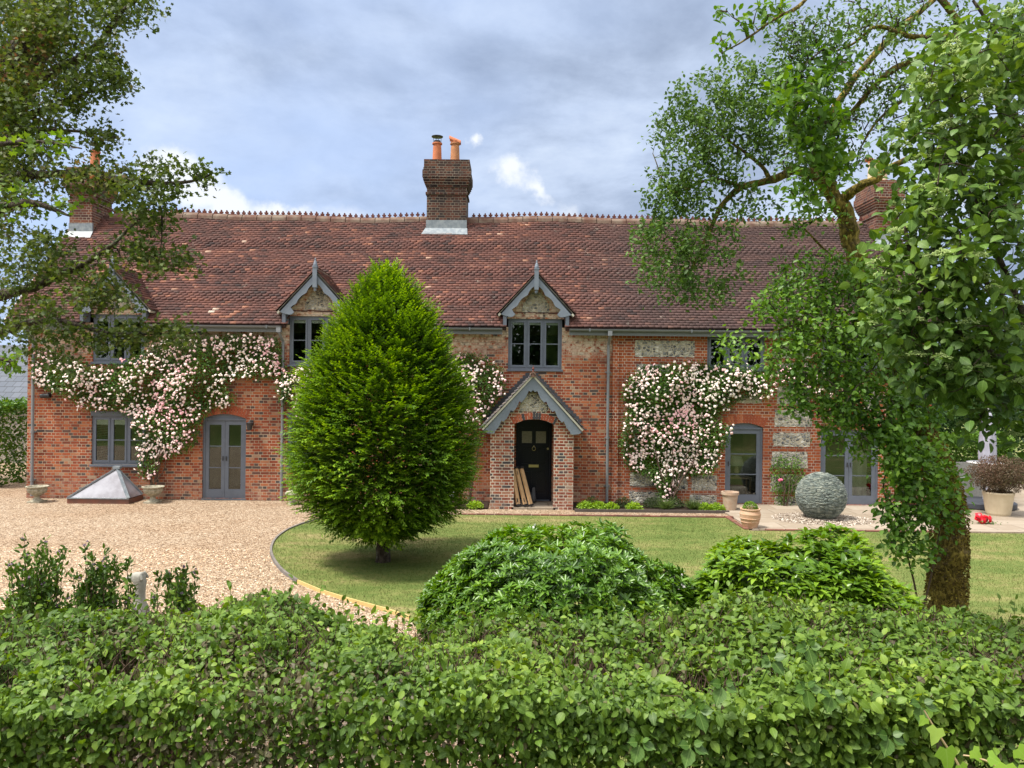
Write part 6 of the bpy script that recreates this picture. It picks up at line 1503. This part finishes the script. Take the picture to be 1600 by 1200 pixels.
for j in range(rows):
    zz = -sr + 2 * sr * (j + .5) / rows; r_ = math.sqrt(max(.0004, sr * sr - zz * zz)); m_ = max(5, int(2 * pi * r_ / .085)); a = np.arange(m_) * 2 * pi / m_ + RNG.random() * 6 + RNG.normal(0, .01, m_); wv = 2 * pi * r_ / m_ * RNG.uniform(.85, 1.1, m_)
    T_ = np.stack([-np.sin(a), np.cos(a), RNG.normal(0, .05, m_)], 1); In = np.stack([-np.cos(a), -np.sin(a), 0 * a], 1); ro = r_ + RNG.normal(0, .005, m_)
    P = np.stack([sx + ro * np.cos(a), cy_ + ro * np.sin(a), np.full(m_, .03 + sr - .03 + zz - sr / rows)], 1)
    B.inst(SV, SFc, P, T_ * wv[:, None], In * min(.09, r_), np.tile([[0, 0, 2 * sr / rows * .80]], (m_, 1)) + In * 0.0)
B.build('slate_courses', M['slates'], ball)
K = MB(); K.lathe([(sr * .97 * math.sin(pi * i / 24) + .001, sr - sr * .97 * math.cos(pi * i / 24)) for i in range(25)], (sx, cy_, .0), 40); K.build('core', plain('slate_core', (.02, .025, .024), .9), ball, smooth=True)
n = 2600; a = RNG.random(n) * 2 * pi; r_ = np.sqrt(RNG.random(n)) * 1.15; P = np.stack([sx + r_ * np.cos(a) , cy_ - .05 + r_ * .75 * np.sin(a), np.full(n, .038) + np.maximum(0, .05 * (1 - r_ / 1.2))], 1); s_ = RNG.uniform(.010, .024, n)[:, None]; X, Y, Z = frames(rvec(n) * [1, 1, .1], np.tile([[0., 0, 1]], (n, 1)) + rvec(n, .2))
B = Bulk(); B.inst(OCT[0], OCT[1], P, X * s_ * 1.3, Y * s_, Z * s_); tag(B.build('pebbles', M['pebble']), 'ring of pale pebbles under the slate sphere', None, kind='stuff')
def pot(name, label, cat, c, prof, mat, soil_r=None, soil_z=None, k=28):
    root = thing(name, label, cat, c); K = MB(); K.lathe(prof, c, k); K.build('pot', mat, root, smooth=False)
    if soil_r: K = MB(); K.lathe([(soil_r, soil_z - .02), (soil_r * .98, soil_z), (0, soil_z + .01)], c, k); K.build('compost', M['soil'], root)
    return root
c = W(1140.5, 800, 19.1); c = (c[0], 19.1, .04)
pot('clay_pot', 'plain tapered clay pot standing by the single glazed door', 'pot', c, [(.01, 0), (.15, 0), (.19, .36), (.215, .37), (.215, .44), (.185, .44), (.175, .36), (.0, .34)], M['pot_clay'])
c = G(1176, 829); c = (c[0], c[1] + .18, .03)
p2 = pot('ribbed_pot', 'ribbed terracotta pot with a small green plant at the lawn corner', 'pot', c, [(.01, 0), (.15, 0), (.16, .03), (.19, .12), (.20, .13), (.195, .145), (.21, .2), (.222, .21), (.215, .225), (.222, .29), (.226, .3), (.215, .33), (.20, .37), (.20, .385), (.215, .40), (.212, .42), (.185, .42), (.18, .38), (0, .37)], plain('banded_terracotta', (.50, .29, .18), .85, .25, 5, .4, .3, ncol=(.55, .44, .34)))
B = Bulk(); n = 420; d = unit(rvec(n)); d[:, 2] = abs(d[:, 2]); P = np.array(c) + [0, 0, .40] + d * [.13, .13, .14]; leaves(B, P, d + rvec(n, .4), d + [0, 0, .6], .05, .022, OVAL); B.build('plant', M['shoot'], p2)
c = G(1572, 810); c = (c[0], c[1] + .3, .036)
p3 = pot('cream_planter', 'large cream clay planter holding a bronze leaved shrub on the terrace', 'planter', c, [(.01, 0), (.25, 0), (.27, .05), (.30, .25), (.325, .45), (.335, .5), (.345, .52), (.335, .56), (.30, .56), (.29, .5), (0, .49)], M['pot_cream'])
B = Bulk(); n = 9500; d = unit(rvec(n)); P = np.array(c) + [0.05, 0, .98] + d * [.78, .6, .46] * (RNG.random(n) ** .4)[:, None] * (1 + .12 * vnoise(d * 2, 2.5, 1))[:, None]; P = P[P[:, 2] > .42]; n = len(P)
leaves(B, P, rvec(n) + [0, 0, .2], rvec(n, .6) + [0, 0, .8], .045, .022, OVAL, np.clip(RNG.beta(2, 2.4, n) + (P[:, 2] - .9) * .3, 0, 1)); B.build('foliage', M['bronze'], p3)
tw = [(smoothline(np.array([[c[0], c[1], .5], [c[0] + RNG.normal(0, .15), c[1], .75], [c[0] + RNG.normal(0, .4), c[1] + RNG.normal(0, .3), 1.1]]), 4), np.linspace(.012, .004, 9)) for i in range(30)]
T_ = Bulk(); T_.tubes(tw, 4); T_.build('stems', M['stem'], p3)
# stone urns
def urn(label, c, s=1.0):
    root = thing('stone_urn', label, 'urn', c, 'shallow stone urns by the wall'); K = MB()
    K.box(c[0] - .17 * s, c[0] + .17 * s, c[1] - .17 * s, c[1] + .17 * s, 0, .04 * s); K.lathe([(.14 * s, .04 * s), (.13 * s, .06 * s), (.07 * s, .10 * s), (.06 * s, .15 * s), (.09 * s, .18 * s)], c, 20); K.build('foot', M['stone'], root)
    K = MB(); K.lathe([(.03, .18 * s), (.10 * s, .185 * s), (.20 * s, .25 * s), (.235 * s, .33 * s), (.225 * s, .37 * s), (.27 * s, .395 * s), (.275 * s, .42 * s), (.23 * s, .42 * s), (.2 * s, .36 * s), (0, .34 * s)], c, 36, sq=lambda a, z: 1 + (.035 * cos(a * 12) if .2 * s < z < .34 * s else (.02 * cos(a * 12) if z > .39 * s else 0))); K.build('bowl', M['stone'], root)
c = W(58, 781, 19.35); urn('stone urn at the foot of the far left downpipe', (c[0], 19.35, 0), .96)
c = W(239, 781, 19.45); urn('stone urn right of the glass lantern, under the large rose', (c[0], 19.45, 0), .98)
# staddle stone
c = W(457, 781, 19.4); c = (c[0], 19.4, 0)
root = thing('staddle_stone', 'small stone mushroom shaped ornament left of the clipped tree', 'ornament', c); K = MB(); K.lathe([(.12, 0), (.11, .03), (.10, .06), (.075, .18), (.065, .24)], c, 14); K.build('post', M['stone'], root)
K = MB(); K.lathe([(.06, .24), (.19, .25), (.20, .28), (.15, .33), (.07, .36), (0, .365)], c, 18, sq=lambda a, z: 1 + .05 * sin(a * 3)); K.build('cap', M['stone'], root)
# seated stone animal, seen over the hedge between the budded bushes
c = (W(219, 900, 7.4)[0], 7.4, 0)
bm_v = []; root = thing('stone_statue', 'pale stone statue of a seated long nosed dog behind the hedge', 'statue', c)
K = MB(); K.box(c[0] - .2, c[0] + .2, 7.2, 7.6, -.02, .42); K.build('plinth', M['white_stone'], root)
def skinned(name, verts, edges, radii, mat, parent, sub=2):
    me = bpy.data.meshes.new(name); off = LOC[parent]; me.from_pydata([tuple(Vector(v) - off) for v in verts], edges, []); o = bpy.data.objects.new(name, me); COL.objects.link(o); o.parent = parent; me.materials.append(mat)
    m_ = o.modifiers.new('skin', 'SKIN'); sv = me.skin_vertices[0].data if me.skin_vertices else None
    if sv is None:
        bm = __import__('bmesh').new(); bm.from_mesh(me); bm.verts.layers.skin.verify(); bm.to_mesh(me); bm.free(); sv = me.skin_vertices[0].data
    for i, r in enumerate(radii): sv[i].radius = (r, r) if not isinstance(r, tuple) else r
    sv[0].use_root = True; m_.use_smooth_shade = True
    if sub: s_ = o.modifiers.new('sub', 'SUBSURF'); s_.levels = sub; s_.render_levels = sub
    return o
x, y = c[0], 7.4
vt = [(x + .09, y, .50), (x + .06, y, .66), (x + .0, y, .84), (x - .01, y, .97), (x + .005, y, 1.10), (x - .01, y, 1.20), (x - .06, y, 1.205), (x - .125, y, 1.175), (x - .165, y, 1.16),
      (x + .0, y - .06, .86), (x - .03, y - .07, .66), (x - .04, y - .07, .45), (x - .09, y - .07, .44), (x + .0, y + .06, .86), (x - .03, y + .07, .66), (x - .04, y + .07, .45), (x - .09, y + .07, .44),
      (x + .10, y - .09, .52), (x + .0, y - .11, .50), (x - .02, y - .12, .44), (x + .10, y + .09, .52), (x, y + .11, .50), (x - .02, y + .12, .44), (x + .17, y, .46), (x + .22, y - .05, .44), (x + .02, y - .045, 1.235), (x + .05, y - .06, 1.18), (x + .02, y + .045, 1.235), (x + .05, y + .06, 1.18)]
eg = [(0, 1), (1, 2), (2, 3), (3, 4), (4, 5), (5, 6), (6, 7), (7, 8), (2, 9), (9, 10), (10, 11), (11, 12), (2, 13), (13, 14), (14, 15), (15, 16), (0, 17), (17, 18), (18, 19), (0, 20), (20, 21), (21, 22), (0, 23), (23, 24), (5, 25), (25, 26), (5, 27), (27, 28)]
rd = [.09, .085, .075, .06, .05, .058, .045, .03, .022, .045, .032, .025, .028, .045, .032, .025, .028, .07, .05, .03, .07, .05, .03, .025, .015, .02, .012, .02, .012]
o_ = skinned('dog_figure', vt, eg, rd, M['white_stone'], root)

# glass roof lantern at the foot of the wall
A0 = W(106, 781, 19.2); A1 = W(201, 781, 19.2); yb = 19.75
lan = thing('roof_lantern', 'low pyramid glass roof lantern on a brick kerb under the lower left window', 'skylight', ((A0[0] + A1[0]) / 2, (A0[1] + yb) / 2, 0))
ly0 = (A0[1] + A1[1]) / 2 - .02; lx0, lx1 = A0[0], A1[0]; wd_ = lx1 - lx0; ly1 = 19.93
kz = .12; K = MB(); K.box(lx0 - .01, lx1 + .01, ly0, ly0 + .1, -.02, kz); K.box(lx0 - .01, lx1 + .01, ly1 - .1, ly1, -.02, kz); K.box(lx0 - .01, lx0 + .09, ly0 + .1, ly1 - .1, -.02, kz); K.box(lx1 - .09, lx1 + .01, ly0 + .1, ly1 - .1, -.02, kz); K.build('brick_kerb', M['kerb'], lan)
ap = W(183, 732, 19.6); ap = Vector((ap[0], (ly0 + ly1) / 2 + .05, CAMZ - (derot(182, 731)[1]) / F * ((ly0 + ly1) / 2 + .1)))
cs = [Vector((lx0, ly0, kz + .02)), Vector((lx1, ly0, kz + .02)), Vector((lx1, ly1, kz + .02)), Vector((lx0, ly1, kz + .02))]
for i in range(4):
    a, b = cs[i], cs[(i + 1) % 4]; nn_ = (b - a).cross(ap - a).normalized() * .008; K = MB(); K.add([a, b, ap, a - nn_, b - nn_, ap - nn_], [(0, 1, 2), (5, 4, 3), (0, 3, 4, 1), (1, 4, 5, 2), (2, 5, 3, 0)]); K.build('pane', M['lantern'], lan)
for i in range(4):
    K = MB(); a = cs[i]; K.beam(a + Vector((0, 0, .01)), ap + Vector((0, 0, .01)), .07, .035); K.build('glazing_bar', M['lead'], lan)
K = MB(); K.box(ap.x - .09, ap.x + .09, ap.y - .06, ap.y + .06, ap.z - .015, ap.z + .05); K.build('cap', M['lead'], lan)
K = MB(); K.box(lx0 - .015, lx1 + .015, ly0 - .02, ly0 + .02, kz + .001, kz + .03); K.build('sill', M['lead'], lan)

# three folded trestle frames leaning in the porch, and a grey figure by the door
for i, (pxt, pxb, lab) in enumerate(((800, 812, 'leftmost of three long tan boards leaning in the porch'), (806, 823, 'middle one of three long tan boards leaning in the porch'), (814, 832, 'rightmost of three long tan boards leaning in the porch'))):
    yb_ = 19.05 + .02 * i; b0 = W(pxb - 2, 796, yb_); t0 = W(pxt, 735, yb_ + .22); a = Vector((b0[0], yb_, .075)); t_ = Vector((t0[0], yb_ + .22, 1.02 + .0 * i)); root = thing('folded_board', lab, 'board', tuple(a), 'tan boards leaning in the porch')
    d = (t_ - a); K = MB(); K.beam(a + d * .04, a + d * .96, .105, .045); K.build('board', M['wood_tan'], root)
    K = MB(); K.beam(a, a + d * .045, .12, .07); K.beam(a + d * .955, a + d * 1.0, .12, .09); K.build('end_cap', M['black'], root)
    K = MB(); n_ = Vector((0, -.03, 0)); K.beam(a + d * .10 + n_, a + d * .2 + n_, .03, .008); K.beam(a + d * .80 + n_, a + d * .9 + n_, .03, .008); K.build('hand_slot', M['black'], root)
c = (W(833, 780, 19.75)[0], 19.7, .055); root = thing('door_ornament', 'small dark grey cat shaped doorstop by the front door', 'doorstop', c)
x, y, z = c; skinned('cat_figure', [(x, y, .14), (x, y, .24), (x + .01, y, .33), (x + .01, y - .01, .40), (x - .03, y - .01, .40), (x - .02, y - .02, .10), (x + .05, y - .02, .10), (x + .035, y - .01, .46), (x - .005, y - .01, .46)], [(0, 1), (1, 2), (2, 3), (3, 4), (0, 5), (0, 6), (3, 7), (3, 8)], [.09, .075, .05, .05, .028, .05, .05, .012, .012], plain('cat_grey', (.06, .065, .075), .6), root)
# wall lights and small fittings (fixed to the house)
def wall_light(px, py, s=1.0):
    x, z = WX(px, py); K = MB(); K.box(x - .05 * s, x + .05 * s, 19.97, 19.998, z - .05, z + .09); K.tube([(x, 19.98, z + .03), (x, 19.86, z + .05)], .012, 6); K.lathe([(.05 * s, -.16), (.07 * s, -.02), (.085 * s, .03), (.02, .07), (0, .1)], (x, 19.85, z), 10); K.build('wall_light', M['dark_metal'], house)
wall_light(393, 662, 1.1)
x, z = WX(75, 618); K = MB(); K.tube([(x - .02, 19.998, z), (x - .02, 19.9, z)], .05, 10); K.tube([(x - .12, 19.9, z - .01), (x + .13, 19.88, z)], .06, 10); K.build('floodlight', M['black'], house)
x, z = WX(309, 518)
for s in (-1, 1): K = MB(); K.tube([(x + s * .05, 19.96, z), (x + s * .14, 19.80, z - .02)], [.045, .085], 12); K.build('spotlight', M['black'], house)
x, z = WX(706, 772); K = MB(); K.box(x - .09, x + .09, 19.9, 19.998, z - .13, z + .14); K.build('meter_box', M['white_plastic'], house)
# parasol with its base, garden chair, red flowers
c = G(1562, 800); c = (c[0] - .05, c[1] + .62, .036)
root = thing('parasol', 'closed parasol in a lilac grey cover standing in a heavy dark base', 'parasol', c)
K = MB(); K.lathe([(.74, 0), (.76, .03), (.76, .14), (.70, .17), (.3, .19), (.0, .19)], c, 40); K.build('base', M['grey_plastic'], root)
px_ = W(1543, 700, c[1])[0]
K = MB(); K.lathe([(.10, .15), (.10, .35), (.095, .4), (.03, .42), (.03, .5)], (px_, c[1], c[2]), 20); K.build('pole_socket', M['parasol'], root)
K = MB(); K.tube([(px_, c[1], .2), (px_, c[1], 2.62)], .028, 12); K.build('pole', M['wicker'], root)
K = MB(); K.lathe([(.06, .78), (.15, .85), (.20, 1.05), (.205, 1.4), (.19, 1.8), (.15, 2.15), (.09, 2.4), (.05, 2.5), (0, 2.52)], (px_, c[1], c[2]), 28, sq=lambda a, z: 1 + .10 * cos(a * 8 + z)); K.build('furled_canopy', M['parasol'], root, smooth=True)
c0, c1 = W(1497, 784, 21.2), W(1531, 784, 21.2)
root = thing('garden_chair', 'pale woven high backed garden chair behind the mossy trunk', 'chair', (c0[0] + .3, 21.2, .036))
zt = W(1510, 722, 21.2)[2]; x0_, x1_ = c0[0] - .1, c1[0] + .02
K = MB(); K.box(x0_, x1_, 21.15, 21.22, .12, zt); K.build('backrest', M['wicker'], root)
K = MB(); K.box(x0_, x1_, 21.22, 21.85, .38, .46); K.build('seat', M['wicker'], root)
K = MB(); K.beam((x0_ - .0, 21.14, zt * .62), (x1_, 21.14, zt * .62), .02, .03); K.box(x1_, x1_ + .06, 21.15, 21.9, .60, .65); K.build('armrest', M['white_plastic'], root)
for xx in (x0_ + .03, x1_ - .03):
    for yy in (21.18, 21.8): K = MB(); K.box(xx - .02, xx + .02, yy - .02, yy + .02, .036, .38 if yy > 21.5 else .12); K.build('leg', M['dark_metal'], root)
tb_ = thing('garden_table', 'small pale round garden table beside the bronze shrub', 'table', (W(1514, 716, 20.2)[0] + .4, 20.2, .036)); xx = W(1514, 716, 20.2)[0] + .42
K = MB(); K.lathe([(.0, .93), (.42, .94), (.43, .96), (.42, .98), (0, .985)], (xx, 20.2, .2), 28); K.build('tabletop', M['white_plastic'], tb_); K = MB(); K.lathe([(.22, -.164), (.2, -.13), (.04, -.1), (.035, .93)], (xx, 20.2, .2), 16); K.build('leg', M['dark_metal'], tb_)
c = G(1541, 822); n = 9; FB = Bulk(); P = np.array([c[0], c[1] + .08, .12]) + rvec(n, .07) * [1.5, .6, .7]; X, Y, Z = frames(rvec(n), rvec(n, .3) + [0, -.8, .6]); FB.inst(FLW[0], FLW[1], P, X * .085, Y * .085, Z * .085)
root = thing('red_rose', 'low red rose blooming at the edge of the terrace', 'rose', (c[0], c[1] + .08, 0)); FB.build('blossom', M['petal_red'], root); B = Bulk(); n = 90; leaves(B, np.array([c[0] + .08, c[1] + .1, .05]) + rvec(n, .07) * [2, 1, .4], rvec(n), rvec(n, .4) + [0, 0, 1], .05, .03); B.build('foliage', M['rose_leaf'], root)

# ---------------------------------------------------------------- beyond the garden
def leafbox(name, label, x0, x1, y0, y1, z1, n, ll, mat, lump=.12, grp=None, cat='hedge'):
    root = thing(name, label, cat, ((x0 + x1) / 2, (y0 + y1) / 2, 0), grp); B = Bulk()
    f = RNG.random(n); dx_, dy_ = x1 - x0, y1 - y0; A = np.array([dx_ * z1, dy_ * z1, dy_ * z1, dx_ * dy_]); p = A / A.sum(); face = RNG.choice(4, n, p=p); u = RNG.random(n); v = RNG.random(n); d = RNG.random(n) ** 1.6 * .3
    P = np.zeros((n, 3)); Nr = np.zeros((n, 3))
    for k_, (fn, nv) in enumerate(((lambda u, v, d: (x0 + dx_ * u, y0 + d, z1 * v), (0, -1, .4)), (lambda u, v, d: (x0 + d, y0 + dy_ * u, z1 * v), (-1, 0, .4)), (lambda u, v, d: (x1 - d, y0 + dy_ * u, z1 * v), (1, 0, .4)), (lambda u, v, d: (x0 + dx_ * u, y0 + dy_ * v, z1 - d), (0, -.2, 1)))):
        m_ = face == k_; a = fn(u[m_], v[m_], d[m_]); P[m_] = np.stack([np.broadcast_to(q, m_.sum()) for q in a], 1); Nr[m_] = nv
    P += unit(Nr) * (lump * vnoise(P, 2.0, 3))[:, None]; leaves(B, P, rvec(n) + Nr * .4, Nr + rvec(n, .5), ll * RNG.uniform(.7, 1.2, n), ll * .6, OVAL, np.clip(RNG.beta(2, 2.2, n) + .15 * vnoise(P, 1.3, 2), 0, 1)); B.build('foliage', mat, root)
    K = MB()
    for i in range(5): xx = x0 + dx_ * (i + .5) / 5; K.tube([(xx, (y0 + y1) / 2, 0), (xx, (y0 + y1) / 2, z1 * .8)], [.05, .03], 6)
    K.build('stems', M['bark'], root)
    return root
leafbox('side_hedge', 'bright green hedge beyond the left corner of the house', -22.5, -14.6, 21.6, 24, 2.42, 15000, .12, M['hedge_left'], .16)
leafbox('clipped_hedge', 'tall clipped dark hedge behind the terrace at the right', 14.2, 25, 26.5, 28.5, 2.42, 26000, .10, M['bg_dark'], .08)
leafbox('low_shrubbery', 'lighter green loose shrubs behind the garden chair', 13.0, 16.2, 24.6, 25.8, 1.55, 9000, .11, M['bg_light'], .25, cat='shrub')
def far_tree(label, x, y, h, rx, ry, zc_, n, mat, ll=.16, grp='trees beyond the house', tr=.22):
    root = thing('broadleaf_tree', label, 'tree', (x, y, 0), grp); B = Bulk(); nb = 16; c = np.array([x, y, zc_]) + unit(rvec(nb)) * [rx, ry, (h - zc_)] * RNG.uniform(.3, .72, (nb, 1)); r = RNG.uniform(.32, .55, nb) * rx
    i = RNG.integers(0, nb, n); d = unit(rvec(n)); P = c[i] + d * (r[i] * RNG.random(n) ** .35)[:, None]; leaves(B, P, d + rvec(n, .6), d + rvec(n, .5) + [0, 0, .5], ll * RNG.uniform(.7, 1.3, n), ll * .65, OVAL, np.clip(RNG.beta(2, 2.3, n) + .2 * vnoise(P, .8, 3), 0, 1)); B.build('crown', mat, root)
    K = MB(); K.tube([(x, y, -.05), (x + .1, y, zc_ * .5), (x, y, zc_), (x, y, h * .85)], [tr, tr * .8, tr * .5, .04], 10)
    for j in range(nb): K.tube([(x, y, zc_ * .6), tuple((c[j] + [x, y, zc_ * .6]) / 2 + [0, 0, .2]), tuple(c[j])], [tr * .35, tr * .22, .03], 6)
    K.build('trunk', M['bark'], root); return root
far_tree('dark bushy tree behind the clipped hedge, nearest the house end', 17.0, 31, 5.6, 3.0, 2.5, 3.2, 16000, M['bg_dark'])
far_tree('dark tree behind the clipped hedge at the far right', 22.5, 33, 7.5, 3.6, 3, 4.2, 20000, M['bg_dark'])
far_tree('paler tree behind the gap between house end and clipped hedge', 14.2, 34, 5.4, 2.4, 2.4, 3.0, 11000, M['bg_light'])
# trees standing across the lane behind the camera: they show in the window glass
for i, (x, y, h) in enumerate(((-16, -15, 11), (-7, -17, 13), (3, -16, 12), (12, -18, 13), (21, -15, 11), (-26, -18, 12), (31, -18, 12))):
    far_tree('large tree across the lane, number %d from the west' % (i + 1), x, y, h, 5.2, 4, h * .52, 5000, M['bg_dark'], .5, 'trees across the lane', .4)
# slate roofed outbuilding at the far left
bo = thing('outbuilding', 'low stone outbuilding with a blue grey slate roof beyond the left hedge', 'building', (-21, 30, 0))
e0 = W(0, 628, 28); zE = e0[2]; zR = W(0, 560, 31.2)[2] + .55
K = MB(); K.box(-34, -15.5, 28.3, 34, 0, zE + .05); K.build('wall', M['flint'], bo)
K = MB(); K.add([(-34.5, 28, zE), (-15.2, 28, zE), (-15.2, 31.2, zR), (-34.5, 31.2, zR), (-34.5, 34.4, zE), (-15.2, 34.4, zE), (-34.5, 28, zE - .1), (-15.2, 28, zE - .1), (-15.2, 31.2, zR - .12), (-15.2, 34.4, zE - .1)], [(0, 1, 2, 3), (3, 2, 5, 4), (6, 7, 1, 0), (1, 7, 8, 2), (2, 8, 9, 5)]); K.build('roof', M['slate'], bo)
K = MB(); K.box(-34.5, -15.2, 27.9, 28.02, zE - .14, zE - .01); K.build('gutter', M['black'], bo)
